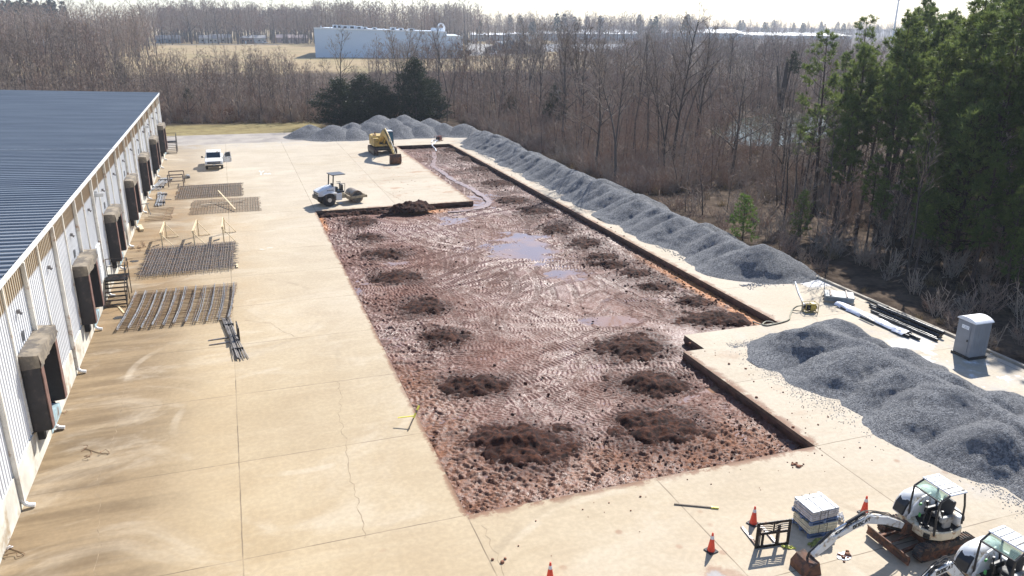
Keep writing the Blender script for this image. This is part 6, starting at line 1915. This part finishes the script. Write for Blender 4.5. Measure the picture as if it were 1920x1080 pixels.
def bare_meshes(name, seed, thick=1.0, twig_m=None, twig_lev=2, **kw):
    S = skeleton(seed, **kw); g = np.random.default_rng(seed)
    A = [s for s in S if s[4] < twig_lev]; B = [s for s in S if s[4] >= twig_lev]
    V, F = prisms([s[0][:] for s in A], [s[1][:] for s in A], [s[2] for s in A], [s[3] for s in A], 5 if kw.get('tr', 0) > .15 else 4)
    trunk = np_mesh(name + '_trunk', V, F, [M_BARK], smooth=True)
    V2, F2 = ribbons([s[0][:] for s in B], [s[1][:] for s in B], [max(s[2], .012) * thick for s in B], g)
    crown = np_mesh(name + '_crown', V2, F2, [twig_m or M_TWIG])
    return trunk, crown
def tufts(C, D, L, n, wd, g, spread=.7):
    """needle / leaf sprays: n blades per centre, pointing round direction D"""
    m = len(C)
    C = np.repeat(C, n, 0); D = np.repeat(D, n, 0); L = np.repeat(L, n)[:, None]
    d = D + g.normal(size=C.shape) * spread; d /= np.linalg.norm(d, axis=1, keepdims=True)
    s = np.cross(d, g.normal(size=C.shape)); s /= np.linalg.norm(s, axis=1, keepdims=True) + 1e-9
    L = L * g.uniform(.7, 1.15, size=L.shape)
    V = np.stack([C - s * wd * .5, C + s * wd * .5, C + d * L * .6 + s * wd, C + d * L], 1).reshape(-1, 3)
    F = np.arange(len(C))[:, None] * 4 + np.array([[0, 1, 2, 3]])
    return V, F
def pine_meshes(name, seed, h=20, tr=.22, start=.45, nb=46, maxl=3.4, tuft=.42, blades=11, need=None, wd=.035, tn=9, f0=.35):
    rr = random.Random(seed); g = np.random.default_rng(seed)
    segs = []; C = []; D = []
    ln = Vector((rr.gauss(0, .025), rr.gauss(0, .025), 1)).normalized()
    n = 8; pts = [Vector((0, 0, -.3))]; d = ln
    for k in range(n):
        d = (d + Vector((rr.gauss(0, .02), rr.gauss(0, .02), .05))).normalized(); pts.append(pts[-1] + d * (h / n))
    def tp(u):
        k = min(n - 1, int(u * n)); return pts[k].lerp(pts[k + 1], u * n - k)
    rad = lambda u: max(.025, tr * (1 - .9 * u))
    T = [(pts[k], pts[k + 1], rad(k / n), rad((k + 1) / n)) for k in range(n)]
    # dead stubs below the crown
    for _ in range(14):
        u = rr.uniform(.2, start + .08); p = tp(u); a = rr.uniform(0, 6.28); L = rr.uniform(.4, 1.8)
        q = p + Vector((math.cos(a), math.sin(a), rr.uniform(-.2, .25))) * L
        T.append((p, q, .025, .008))
        if L > 1: T.append((p.lerp(q, .6), q + Vector((rr.gauss(0, .4), rr.gauss(0, .4), rr.gauss(0, .3))), .014, .006))
    B = []
    for q in range(nb):
        u = start + (1 - start) * (q + rr.random()) / nb
        v = (u - start) / (1 - start)
        L = maxl * (1 - v) ** .62 * (.55 + .45 * min(1, v * 4)) * rr.uniform(.55, 1.2) + .35
        a = q * 2.399 + rr.uniform(-.6, .6); el = rr.uniform(-.15, .25) + .55 * v
        d = Vector((math.cos(a) * math.cos(el), math.sin(a) * math.cos(el), math.sin(el)))
        p = tp(u); bp = [p]
        for k in range(3):
            d = (d + Vector((rr.gauss(0, .1), rr.gauss(0, .1), .16))).normalized(); bp.append(bp[-1] + d * (L / 3))
        r0 = max(.018, rad(u) * .42)
        for k in range(3): B.append((bp[k], bp[k + 1], r0 * (1 - k * .3), r0 * (.7 - k * .25)))
        m = max(3, int(tn * L / 2.2 * rr.uniform(.7, 1.3)))
        for _ in range(m):
            f = rr.uniform(f0, 1.0); k = min(2, int(f * 3)); b = bp[k].lerp(bp[k + 1], f * 3 - k)
            sd = Vector((rr.gauss(0, 1), rr.gauss(0, 1), rr.gauss(0, .5) + .35)).normalized()
            tl = rr.uniform(.15, .75) * min(1, L / 1.6)
            e = b + (sd * .8 + d * .5).normalized() * tl
            B.append((b, e, .014, .008))
            C.append(e); D.append((sd * .5 + d * .4 + Vector((0, 0, .45))).normalized())
        C.append(bp[-1]); D.append(d)
    S = T + B
    V, F = prisms([s[0][:] for s in T], [s[1][:] for s in T], [s[2] for s in T], [s[3] for s in T], 7)
    trunk = np_mesh(name + '_trunk', V, F, [M_PBARK], smooth=True)
    Vb, Fb = prisms([s[0][:] for s in B], [s[1][:] for s in B], [s[2] for s in B], [s[3] for s in B], 3)
    C = np.array([c[:] for c in C]); D = np.array([c[:] for c in D])
    Vn, Fn = tufts(C, D, g.uniform(tuft * .7, tuft * 1.25, len(C)), blades, wd, g, .65)
    V = np.concatenate([Vb, Vn]); Fs = np.concatenate([Fb, Fn + len(Vb)])
    me = np_mesh(name + '_crown', V, Fs, [M_PBARK, need or M_NEED], np.concatenate([np.zeros(len(Fb)), np.ones(len(Fn))]))
    return trunk, me
def cedar_meshes(name, seed, h=8, w_=2.2, dens=2600, m=None, blade=.16, low=.0):
    rr = random.Random(seed); g = np.random.default_rng(seed)
    S = [(Vector((0, 0, -.2)), Vector((0, 0, h * .9)), .16 * h / 8, .02)]
    C = []; D = []
    nb = int(60 + 8 * h)
    for q in range(nb):
        u = low + (1 - low) * (q + rr.random()) / nb; z = h * u
        L = w_ * (1 - u) ** .62 * (.6 + .4 * min(1, u * 6)) * rr.uniform(.45, 1.3) + .12
        a = q * 2.4 + rr.uniform(-.7, .7); el = rr.uniform(.05, .55)
        d = Vector((math.cos(a) * math.cos(el), math.sin(a) * math.cos(el), math.sin(el)))
        p = Vector((0, 0, z * .93)); e = p + d * L
        S.append((p, e, .03, .008))
        for _ in range(max(2, int(dens / nb * L / w_ * 1.4))):
            f = rr.uniform(.25, 1.05); c = p.lerp(e, f) + Vector((rr.gauss(0, .13), rr.gauss(0, .13), rr.gauss(0, .13))) * (w_ / 2)
            C.append(c[:]); D.append((d * .6 + Vector((rr.gauss(0, .3), rr.gauss(0, .3), .5)))[:])
    V, F = prisms([s[0][:] for s in S], [s[1][:] for s in S], [s[2] for s in S], [s[3] for s in S], 4)
    trunk = np_mesh(name + '_trunk', V, F, [M_BARK], smooth=True)
    C = np.array(C); D = np.array(D)
    V, F = tufts(C, D, g.uniform(blade * .8, blade * 1.5, len(C)), 4, blade * .22, g, .6)
    return trunk, np_mesh(name + '_crown', V, F, [m or M_CED])
def plant_tree(name, meshes, loc, label, cat, rotz=0, sc_=1.0, group=None):
    o = thing(name, label, cat, loc, rotz, group)
    o.scale = sc_ if hasattr(sc_, '__len__') else (sc_,) * 3
    link('trunk', meshes[0], o); link('crown', meshes[1], o)
    return o
def gz(x, y): return float(ground_z(np.array(x), np.array(y)))
def base_px(x, y): return proj((x, y, 0))

rt = random.Random(77)
# ---- mesh kits
THK = [bare_meshes('thicket_tree', 200 + k, thick=1.35, h=8.5, tr=.085, start=.12, nb=15, up=.75, spread=.42, levels=3, kids=(7, 5), twist=.13, minr=.018, twig_m=(M_TWIG, M_TWIG, M_TWIGR)[k % 3]) for k in range(7)]
TALL = [bare_meshes('tall_bare', 300 + k, thick=1.5, h=15.5, tr=.19, start=.28, nb=17, up=.72, spread=.34, levels=3, kids=(8, 5), twist=.14, minr=.02, fork=(False, .3, False, .4, False)[k % 5]) for k in range(7)]
SLIM = [bare_meshes('slim_bare', 400 + k, thick=1.2, h=14, tr=.13, start=.45, nb=13, up=.78, spread=.22, levels=3, kids=(6, 4), twist=.13, minr=.014) for k in range(5)]
SPRD = [bare_meshes('spread_bare', 500 + k, thick=1.3, h=11, tr=.2, start=.25, nb=14, up=.5, spread=.5, levels=3, kids=(8, 6), twist=.2, minr=.016, lean=.12) for k in range(4)]
PINE = [pine_meshes('pine', 600 + k, h=(21, 19, 22, 17, 20, 18)[k], tr=(.26, .22, .27, .19, .24, .21)[k], start=(.50, .48, .56, .42, .54, .50)[k], nb=(44, 42, 40, 44, 42, 40)[k], maxl=(3.5, 3.2, 3.3, 2.9, 3.3, 3.1)[k], tn=14, blades=20, tuft=.50, wd=.038, f0=.5) for k in range(6)]
OPEN = [pine_meshes('open_pine', 640 + k, h=(21, 18)[k], tr=.26, start=(.36, .32)[k], nb=34, maxl=(3.9, 3.4)[k], tn=11, blades=20, tuft=.5, wd=.038, f0=.55) for k in range(2)]
print('kits done')

def frame_ok(x, y):
    px, py = base_px(x, y)
    return -150 < px < 2150

# ---- 1. thicket behind the lawn, left of the cedars
def place(kind, kits, pts, label_fn, cat, group, smin, smax):
    for i, (x, y) in enumerate(pts):
        k = rt.randrange(len(kits))
        plant_tree(kind, kits[k], (x, y, gz(x, y)), label_fn(x, y), cat, rt.uniform(0, 6.28), rt.uniform(smin, smax), group)
def sample(n, xr, yr, ok, mind=1.6):
    out = []; tries = 0
    while len(out) < n and tries < n * 60:
        tries += 1
        x = rt.uniform(*xr); y = rt.uniform(*yr)
        if not ok(x, y): continue
        if any((x - a) ** 2 + (y - b) ** 2 < mind ** 2 for a, b in out): continue
        out.append((x, y))
    return out
front_line = lambda x: 150 - .25 * (x + 10) if x < 13 else 144 - .2 * (x - 13)
def okA(x, y):
    px, py = base_px(x, y)
    return -60 < px < 640 and y > front_line(x) + 1
A = sample(72, (-75, 16), (144, 190), okA, 2.0)
def labA(x, y):
    px, py = base_px(x, y)
    return 'leafless grey thicket tree behind the far end of the warehouse roof' if px < 300 else 'leafless thin thicket tree behind the dry lawn at the far left' if px < 450 else 'leafless thin thicket tree between the dry lawn and the dark cedars'
place('bare_tree', THK, A, labA, 'tree', 'leafless thicket trees behind the dry lawn', .85, 1.2)
def okL(x, y):
    px, py = base_px(x, y)
    return -80 < px < 285 and y > 195
B = sample(48, (-190, -30), (200, 330), okL, 3)
place('bare_tree', TALL, B, lambda x, y: 'tall leafless tree in the brown wood above the blue warehouse roof', 'tree', 'tall leafless trees above the warehouse roof', .72, 1.12)
# ---- 2. scrubby wood between the cedars and the pond
def okM(x, y):
    px, py = base_px(x, y)
    return 690 < px < 1560 and x > 39.5 + max(0, (y - 118)) * .0 and pond_f(np.array(x), np.array(y)) > 1.05 and not (y < 133 and x < 38)
M1 = sample(84, (39, 150), (62, 240), okM, 2.6)
def labM(x, y):
    px, py = base_px(x, y)
    if y > 150: return 'leafless tree in the scrub wood between the dark cedars and the pond, far back'
    return 'leafless tree just behind the far half of the grey stone ridge' if px < 1250 else 'leafless tree standing in brush near the pond'
for i, (x, y) in enumerate(M1):
    kit = rt.choice((THK, SLIM, SLIM, SPRD, TALL))
    plant_tree('bare_tree', rt.choice(kit), (x, y, gz(x, y)), labM(x, y), 'tree', rt.uniform(0, 6.28), rt.uniform(.85, 1.2), 'leafless trees in the scrub wood by the pond')
# tall bare group in the middle distance (dark straight trunks)
for i, (px, py, s, kit, lab) in enumerate(((1212, 300, 1.18, SLIM, 'tall straight leafless tree, leftmost trunk of the dark group left of the pond'), (1235, 298, 1.1, SLIM, 'tall straight leafless tree, second trunk of the dark group left of the pond'), (1262, 300, 1.22, TALL, 'tall leafless tree, middle trunk of the dark group left of the pond'),
        (1275, 288, 1.12, SLIM, 'tall leafless tree, slender trunk right of the middle one left of the pond'), (1300, 285, 1.1, TALL, 'tall leafless tree, rightmost trunk of the dark group left of the pond'), (1118, 325, .95, TALL, 'leafless tree with forked stems left of the dark trunk group'), (1186, 240, .8, SLIM, 'bare pole-like tree left of the dark trunk group'),
        (1368, 300, .78, SPRD, 'low spreading leafless tree at the left edge of the pond'), (1445, 300, .95, SPRD, 'crooked dark leafless tree standing in front of the pond'), (1460, 345, .9, SPRD, 'crooked leaning leafless tree nearest the viewer before the pond'), (1052, 240, .9, SPRD, 'pale leafless tree behind the stone ridge middle'))):
    p = at(px, py)
    plant_tree('bare_tree', kit[i % len(kit)], (p.x, p.y, gz(p.x, p.y)), lab, 'tree', rt.uniform(0, 6.28), s)
# broken dead snag by the pond
mb = MB(); g = random.Random(4)
P = at(1455, 262)
SN = thing('dead_snag', 'broken dead tree stem with an ivy clump, beyond the pond', 'tree', (P.x, P.y, gz(P.x, P.y) - .3))
mb.cyl((0, 0, 0), (.2, 0, 8), .55, .42, 9); mb.cyl((.2, 0, 8), (.5, .1, 13), .42, .2, 9); mb.cyl((.1, 0, 5), (-1.2, .2, 12.5), .3, .12, 7); mb.cyl((.3, 0, 7), (1.6, 0, 14.5), .25, .05, 7); mb.build('trunk', M_BARK, SN, smooth=True)
ck = cedar_meshes('ivy', 71, 3.6, 1.5, 1300); c_ = link('crown', ck[1], SN); c_.location = (1.6, 0, 11.2)

# ---- 3. pine wood on the right
BIGP = [(1596, 338, 0, .87, 'tall pine with a bare lower trunk, leftmost of the big pines by the pond'), (1720, 345, 2, .84, 'tall dark pine behind the black pipes, second big pine from the left'), (1552, 345, 1, .80, 'pine with a thin crown left of the tallest leftmost pine'), (1775, 352, 4, .92, 'tall dark pine above the toilet, left side'),
        (1830, 372, 0, .96, 'tall dark pine high above the grey toilet'), (1895, 385, 1, 1.12, 'dark pine at the right edge of the photo behind the toilet'), (1660, 318, 5, .95, 'pine with a wide crown in the second row of the pine wood'), (1500, 352, 3, .5, 'small pine with low green branches right of the pond'), (1524, 402, 3, .80, 'slender pine in front of the pond, left of the tall leftmost pine')]
for i, (px, py, k, s, lab) in enumerate(BIGP):
    p = at(px, py)
    plant_tree('pine_tree', OPEN[(i // 2) % 2] if i in (0, 2, 8) else PINE[k], (p.x, p.y, gz(p.x, p.y)), lab, 'pine tree', rt.uniform(0, 6.28), s)
used = [tuple(at(b[0], b[1])[:2]) for b in BIGP]
def okP(x, y):
    px, py = base_px(x, y)
    return px > 1665 - max(0, (y - 60)) * .9 and x > 53.5 and px < 2500 and all((x - a) ** 2 + (y - b) ** 2 > 6 for a, b in used) and pond_f(np.array(x), np.array(y)) > 1.15
Pn = sample(36, (54, 76), (18, 74), okP, 3.6) + sample(56, (64, 125), (16, 104), okP, 3.8)
for x, y in Pn:
    px, py = base_px(x, y)
    lab = 'tall dark pine in the deep pine wood, right edge of the photo' if px > 1800 else 'tall dark pine in the pine wood between the pond and the toilet'
    plant_tree('pine_tree', PINE[rt.randrange(6)], (x, y, gz(x, y)), lab, 'pine tree', rt.uniform(0, 6.28), rt.uniform(.76, .95) if px < 1790 else rt.uniform(.9, 1.14), 'pines of the wood on the right')
def okT(x, y):
    px, py = base_px(x, y)
    return 1430 < px < 2100 and x > 40.2 and pond_f(np.array(x), np.array(y)) > 1.1
Tn = sample(60, (40.2, 70), (22, 80), okT, 1.5)
for x, y in Tn:
    kit = rt.choice((SLIM, SLIM, THK))
    plant_tree('bare_tree', rt.choice(kit), (x, y, gz(x, y)), 'thin leafless understory tree along the kerb in front of the pines', 'tree', rt.uniform(0, 6.28), rt.uniform(.5, .95), 'thin understory trees in the pine wood')
# near pine boughs at the right edge, a young pine by the ridge, small saplings
EDGE = pine_meshes('young_pine', 660, h=9.5, tr=.12, start=.1, nb=64, maxl=2.3, tn=13, blades=13, tuft=.36, wd=.03)
for px, py, s, lab in ((1925, 560, 1.0, 'bushy pine at the right edge of the photo, just above the kerb'), (1500, 450, .45, 'low bushy pine by the kerb left of the tall pines'), (1880, 470, 1.05, 'bushy half-grown pine behind the toilet to the right')):
    p = at(px, py); plant_tree('pine_tree', EDGE, (p.x, p.y, gz(p.x, p.y)), lab, 'pine tree', rt.uniform(0, 6.28), s)
def okE(x, y):
    return base_px(x, y)[0] > 1600
for x, y in sample(3, (49, 54), (24, 46), okE, 2.6):
    plant_tree('pine_tree', EDGE, (x, y, gz(x, y)), 'half-grown bushy pine filling the front of the dark pine wood', 'pine tree', rt.uniform(0, 6.28), rt.uniform(1.0, 1.3), 'half-grown pines at the front of the pine wood')
def okF(x, y):
    return base_px(x, y)[0] > 1560
for x, y in sample(44, (45, 56), (22, 74), okF, 2.1):
    k = rt.randrange(6); hh = (21, 19, 22, 17, 20, 18)[k]
    s = (x - 40.2) / .88 / hh * rt.uniform(.9, 1.02)
    plant_tree('pine_tree', PINE[k], (x, y, gz(x, y)), 'smaller dark pine under the tall ones along the front of the pine wood', 'pine tree', rt.uniform(0, 6.28), (s * 1.0, s * 1.0, s), 'smaller pines along the front of the pine wood')
SAP = pine_meshes('sapling_pine', 670, h=4.0, tr=.06, start=.08, nb=44, maxl=1.0, tn=13, blades=12, tuft=.3, wd=.025, need=M_NEEDS)
p = at(1392, 452); plant_tree('pine_sapling', SAP, (p.x, p.y, gz(p.x, p.y)), 'bright green young pine beside the near end of the stone ridge', 'pine tree', 1.0, 1.0)
# ---- 4. cedars behind the back heaps
CED = [cedar_meshes('cedar', 700 + k, 10.6, 4.3, 7500, blade=.27) for k in range(3)]
for i, (px, py, k, s, lab) in enumerate(((640, 237, 0, (1.30, 1.30, .80), 'broad dark cedar, leftmost of the clump behind the stone heaps'), (684, 232, 1, (1.25, 1.25, .84), 'dark cedar second from the left behind the stone heaps'), (722, 233, 2, (.95, .95, .66), 'narrow dark cedar in the middle of the clump behind the stone heaps'), (780, 230, 0, (1.15, 1.15, 1.10), 'tallest dark cedar, right side of the clump behind the stone heaps'), (812, 226, 1, (.8, .8, .74), 'small dark cedar at the right end of the clump behind the stone heaps'),
        (356, 208, 2, (.36, .36, .45), 'small conical cedar alone in the thicket behind the lawn'), (1040, 238, 1, (.55, .55, .72), 'slim dark cedar in the scrub behind the stone ridge'), (960, 225, 2, (.45, .45, .5), 'small cedar left of the slim one in the scrub'), (230, 160, 0, (.5, .5, .6), 'small cedar in the brown wood above the roof'))):
    p = at(px, py); plant_tree('cedar_tree', CED[k], (p.x, p.y, gz(p.x, p.y)), lab, 'cedar tree', rt.uniform(0, 6.28), s)
for i, (px, py, s, lab) in enumerate(((640, 228, 1.0, 'bare leaning tree rising out of the leftmost cedar'), (755, 226, 1.05, 'tall bare tree between the two big cedars'), (700, 226, .95, 'bare forked tree behind the middle cedar'), (838, 228, .8, 'thin bare tree right of the cedar clump'))):
    p = at(px, py); plant_tree('bare_tree', (TALL, TALL, SPRD, SLIM)[i][i], (p.x, p.y, gz(p.x, p.y)), lab, 'tree', rt.uniform(0, 6.28), s)
# ---- 5. uncounted masses: brush, understory, and the far woods
def merge(name, mats_, templates, placements, label, cat):
    """templates: list of (V, F, matindex)"""
    VV = []; FF = []; MM = []; b = 0
    for (k, x, y, z, s, a, sz_) in placements:
        V, F, mi = templates[k]
        c, s_ = math.cos(a), math.sin(a)
        R = np.array([[c, s_, 0], [-s_, c, 0], [0, 0, 1]])
        W = (V * (s, s, sz_)) @ R + (x, y, z)
        VV.append(W.astype(np.float32)); FF.append(F + b); MM.append(mi); b += len(V)
    o = link(name, np_mesh(name, np.concatenate(VV), np.concatenate(FF), mats_, np.concatenate(MM)))
    o['kind'] = 'stuff'; tag(o, label, cat)
    return o
def brush_t(seed, h, n, twigs, wd, mi, spread=.5):
    g = np.random.default_rng(seed)
    P0 = np.c_[g.normal(0, .25, n), g.normal(0, .25, n), np.full(n, -.1)]
    d = np.c_[g.normal(0, spread, n), g.normal(0, spread, n), np.ones(n)]; d /= np.linalg.norm(d, axis=1, keepdims=True)
    P1 = P0 + d * (h * g.uniform(.5, 1.0, n))[:, None]
    i = g.integers(0, n, twigs); u = g.uniform(.15, 1, twigs)[:, None]
    T0 = P0[i] * (1 - u) + P1[i] * u
    td = d[i] + g.normal(0, .55, (twigs, 3)); td /= np.linalg.norm(td, axis=1, keepdims=True)
    T1 = T0 + td * (h * .22 * g.uniform(.4, 1.2, twigs))[:, None]
    V, F = ribbons(np.r_[P0, T0], np.r_[P1, T1], np.r_[np.full(n, wd * 1.5), np.full(twigs, wd)], g)
    return V, F, np.full(len(F), mi)
def leafy_t(seed, h, n, mi, blade=.12):
    g = np.random.default_rng(seed)
    C = np.c_[g.normal(0, .45, n), g.normal(0, .45, n), g.uniform(.1, 1, n)] * h * .8
    V, F = tufts(C, g.normal(size=(n, 3)), np.full(n, blade), 3, blade * .3, g, 1)
    return V, F, np.full(len(F), mi)
M_GRASSD = leaf_mat('dry_grass', (.17, .125, .07), (.27, .20, .11), (.32, .25, .15), .3)
BR = [brush_t(800 + k, 2.4, 16, 150, .016, k % 2) for k in range(4)] + [leafy_t(810, 1.6, 130, 2)] + [brush_t(820, 1.0, 60, 60, .014, 3, .3)]
pl = []
g = np.random.default_rng(31)
def add_br(n, fx, ks, s0, s1, okf=None):
    c = 0; tr_ = 0
    while c < n and tr_ < n * 20:
        tr_ += 1
        x, y = fx()
        if okf and not okf(x, y): continue
        if x < 38.6 and y < 131: continue
        if x < 52 and y < 72 and g.random() < .86: continue
        s = g.uniform(s0, s1); pl.append((int(g.choice(ks)), x, y, gz(x, y), s, g.uniform(0, 6.28), s * g.uniform(.8, 1.2))); c += 1
npond = lambda x, y: float(pond_f(np.array(x), np.array(y))) > 1.0
vis = lambda x, y: -120 < base_px(x, y)[0] < 2050
add_br(2300, lambda: (38.8 + abs(g.normal(0, 16)), g.uniform(24, 140)), (0, 1, 2, 3, 0, 1, 2, 5), .45, 1.25, lambda x, y: npond(x, y) and vis(x, y))
add_br(300, lambda: (38.7 + abs(g.normal(0, .6)), g.uniform(26, 130)), (5, 5, 4, 0), .3, .6, None)
add_br(1300, lambda: (g.uniform(38, 150), g.uniform(110, 260)), (0, 1, 2, 3), .9, 1.9, lambda x, y: npond(x, y) and vis(x, y))
add_br(1300, lambda: (g.uniform(-90, 40), 0), (0, 1, 2, 3, 4), .9, 1.7, None) if False else None
def fa():
    x = g.uniform(-110, 36); return x, front_line(x) + 2 + abs(g.normal(0, 22))
add_br(1500, fa, (0, 1, 2, 3, 0, 1, 4), .9, 1.9, vis)
add_br(260, lambda: ((lambda x: (x, front_line(x) + g.uniform(-.5, 1.5)))(g.uniform(-60, 34))), (5, 0, 1, 4), .5, 1.0, vis)
merge('undergrowth', [M_TWIG, M_TWIGR, M_DEADL, M_GRASSD], BR, pl, 'tangled brown brush and dry grass filling the woods', 'undergrowth')
# further scrub and small trees filling the thickets (only the largest stand as trees of their own)
def tree_t(seed, mi_t, mi_c, thick, twig_lev=1, **kw):
    S = skeleton(seed, **kw); g_ = np.random.default_rng(seed)
    A_ = [s for s in S if s[4] < twig_lev]; B_ = [s for s in S if s[4] >= twig_lev]
    V, F = prisms([s[0][:] for s in A_], [s[1][:] for s in A_], [s[2] for s in A_], [s[3] for s in A_], 3)
    V2, F2 = ribbons([s[0][:] for s in B_], [s[1][:] for s in B_], [s[2] * thick for s in B_], g_)
    return np.concatenate([V, V2]), np.concatenate([F, F2 + len(V)]), np.r_[np.full(len(F), mi_t), np.full(len(F2), mi_c)]
SC = [tree_t(900 + k, 0, 1 + k % 2, 1.3, h=7.5, tr=.08, start=.1, nb=13, up=.72, spread=.42, levels=3, kids=(5, 4), twist=.13, minr=.022) for k in range(6)]
pl = []
def addp(n, fx, ks, s0, s1, okf):
    c = 0; tr_ = 0
    while c < n and tr_ < n * 30:
        tr_ += 1
        x, y = fx()
        if not okf(x, y): continue
        s = g.uniform(s0, s1); pl.append((int(g.choice(ks)), x, y, gz(x, y), s, g.uniform(0, 6.28), s * g.uniform(.85, 1.15))); c += 1
addp(330, lambda: (g.uniform(-110, 20), g.uniform(150, 300)), range(6), .85, 1.25, lambda x, y: vis(x, y) and y > front_line(x) + 4 and y < 300)
addp(200, lambda: (g.uniform(-200, -30), g.uniform(190, 420)), range(6), 1.3, 2.2, lambda x, y: -100 < base_px(x, y)[0] < 290)
addp(260, lambda: (g.uniform(40, 110), g.uniform(62, 150)), range(6), .6, 1.15, lambda x, y: 690 < base_px(x, y)[0] < 1640 and npond(x, y))
addp(520, lambda: (g.uniform(36, 230), g.uniform(125, 330)), range(6), 1.0, 1.9, lambda x, y: 680 < base_px(x, y)[0] < 1700 and npond(x, y))
merge('scrub_wood', [M_BARK, M_TWIG, M_TWIGR], SC, pl, 'grey brown leafless scrub wood filling in behind the front trees', 'scrub wood')
# far woods
FW = [tree_t(950 + k, 0, 1 + (k % 3 == 2), 1.6, h=22, tr=.32, start=.25, nb=15, up=.7, spread=.34, levels=2, kids=(9, 5), twist=.14, minr=.06) for k in range(6)]
def farpine(seed, h, n):
    g_ = np.random.default_rng(seed)
    z = h * (.4 + .6 * g_.random(n)); r = 3.4 * (1 - (z / h - .4) / .6) ** .6 * np.sqrt(g_.random(n)) + .2; a = g_.uniform(0, 6.28, n)
    C = np.c_[r * np.cos(a), r * np.sin(a), z]
    V, F = tufts(C, np.c_[np.cos(a), np.sin(a), np.full(n, .6)], np.full(n, 1.1), 4, .30, g_, .7)
    V2, F2 = prisms([(0, 0, 0)], [(0, 0, h * .95)], [.3], [.08], 4)
    return np.concatenate([V2, V]), np.concatenate([F2, F + len(V2)]), np.r_[np.full(len(F2), 0), np.full(len(F), 3)]
FW += [farpine(970 + k, 20, 220) for k in range(3)]
FB = brush_t(990, 3.5, 20, 90, .07, 2, .5)
FW += [FB]
pl = []
def wpx(px, Y):
    """x such that a point at depth Y shows at photo column px near the horizon"""
    lo, hi = -1.4 * Y, 8.0 * Y
    for _ in range(40):
        m = (lo + hi) / 2
        if proj((m, Y, 5))[0] < px: lo = m
        else: hi = m
    return lo
XE = {Y: [wpx(p, Y) for p in (-80, 290, 590, 880, 1200, 1700, 2000)] for Y in range(300, 1321, 20)}
def band(n, p0, p1, Y0, Y1, ks, s0, s1):
    for _ in range(n):
        Y = g.uniform(Y0, Y1); px = g.uniform(p0, p1)
        x = np.interp(px, (-80, 290, 590, 880, 1200, 1700, 2000), XE[int(Y // 20 * 20)])
        s = g.uniform(s0, s1); pl.append((int(g.choice(ks)), x, Y, -.2, s, g.uniform(0, 6.28), s * g.uniform(.9, 1.1)))
bare = range(6); ev = (6, 7, 8)
band(300, -80, 290, 400, 640, bare, .70, 1.15)
band(190, 270, 600, 660, 800, bare, 1.1, 1.45)
band(60, 290, 600, 640, 680, bare, .9, 1.35)
band(300, 590, 900, 600, 760, bare, 1.15, 1.5)
band(460, 850, 1320, 660, 900, list(bare) * 2 + [6], .85, 1.3)
band(560, 1250, 2000, 900, 1290, list(bare) * 3 + [6, 7], .75, 1.3)
band(70, -80, 120, 620, 760, ev, 1.1, 1.4); band(130, 300, 620, 800, 950, ev, 1.1, 1.35); band(240, 300, 620, 700, 900, bare, 1.0, 1.35)
band(500, -80, 2000, 640, 900, (9,), 1.0, 1.8)
band(150, 1200, 1620, 330, 560, bare, .45, .75); band(260, 1150, 1700, 330, 600, (9,), .9, 1.6)
merge('far_woodland', [M_BARK, M_TWIG, M_TWIGR, M_CED], FW, pl, 'hazy grey brown woodland closing the horizon', 'woodland')
# open row of tall trunks in front of the far lots, each a tree of its own
FT = bare_meshes('far_trunk_tree', 1001, thick=2.5, h=21, tr=.36, start=.4, nb=14, up=.72, spread=.26, levels=2, kids=(8, 5), twist=.14, minr=.05, twig_lev=1)
FO = bare_meshes('far_oak', 1002, thick=2.2, h=25, tr=.5, start=.25, nb=16, up=.6, spread=.42, levels=3, kids=(8, 5), twist=.18, minr=.05, twig_lev=2)
for px in list(range(905, 1150, 14)):
    Y = rt.uniform(600, 640); x = np.interp(px + rt.uniform(-5, 5), (-80, 290, 590, 880, 1200, 1700, 2000), XE[620])
    plant_tree('bare_tree', FT, (x, Y, -.2), 'tall slim bare tree in the open row before the far pale buildings', 'tree', rt.uniform(0, 6.28), rt.uniform(.75, 1.05), 'open row of tall bare trees before the far lots')
for px, Y, s, lab in ((355, 640, 1.2, 'big bare oak with a rounded crown by the far houses, left'), (404, 640, 1.15, 'big bare oak with a rounded crown by the far houses, right'), (268, 600, .9, 'bare tree at the left end of the far field'), (440, 640, .95, 'bare tree right of the two big oaks by the far houses'), (320, 620, .8, 'thin bare tree before the far blue-grey house')):
    x = np.interp(px, (-80, 290, 590, 880, 1200, 1700, 2000), XE[int(Y // 20 * 20)])
    plant_tree('bare_tree', FO, (x, Y, -.2), lab, 'tree', rt.uniform(0, 6.28), s)
print('trees done')
# ================================================================== air
HZ = 0.00021
mb = MB(); mb.box((600, 620, 32.5), (4000, 2400, 69)); hz = mb.build('haze', bpy.data.materials.new('haze'))
hz['kind'] = 'stuff'; tag(hz, 'pale blue winter haze over the far woods', 'haze')
m = hz.data.materials[0]; m.use_nodes = True
nt = m.node_tree
nt.nodes.remove(nt.nodes['Principled BSDF'])
vp = nt.nodes.new('ShaderNodeVolumePrincipled')
vp.inputs['Density'].default_value = HZ
vp.inputs['Color'].default_value = (.80, .88, 1.0, 1)
vp.inputs['Anisotropy'].default_value = 0.25
nt.links.new(vp.outputs[0], nt.nodes['Material Output'].inputs['Volume'])
m.cycles.homogeneous_volume = True
print('done')
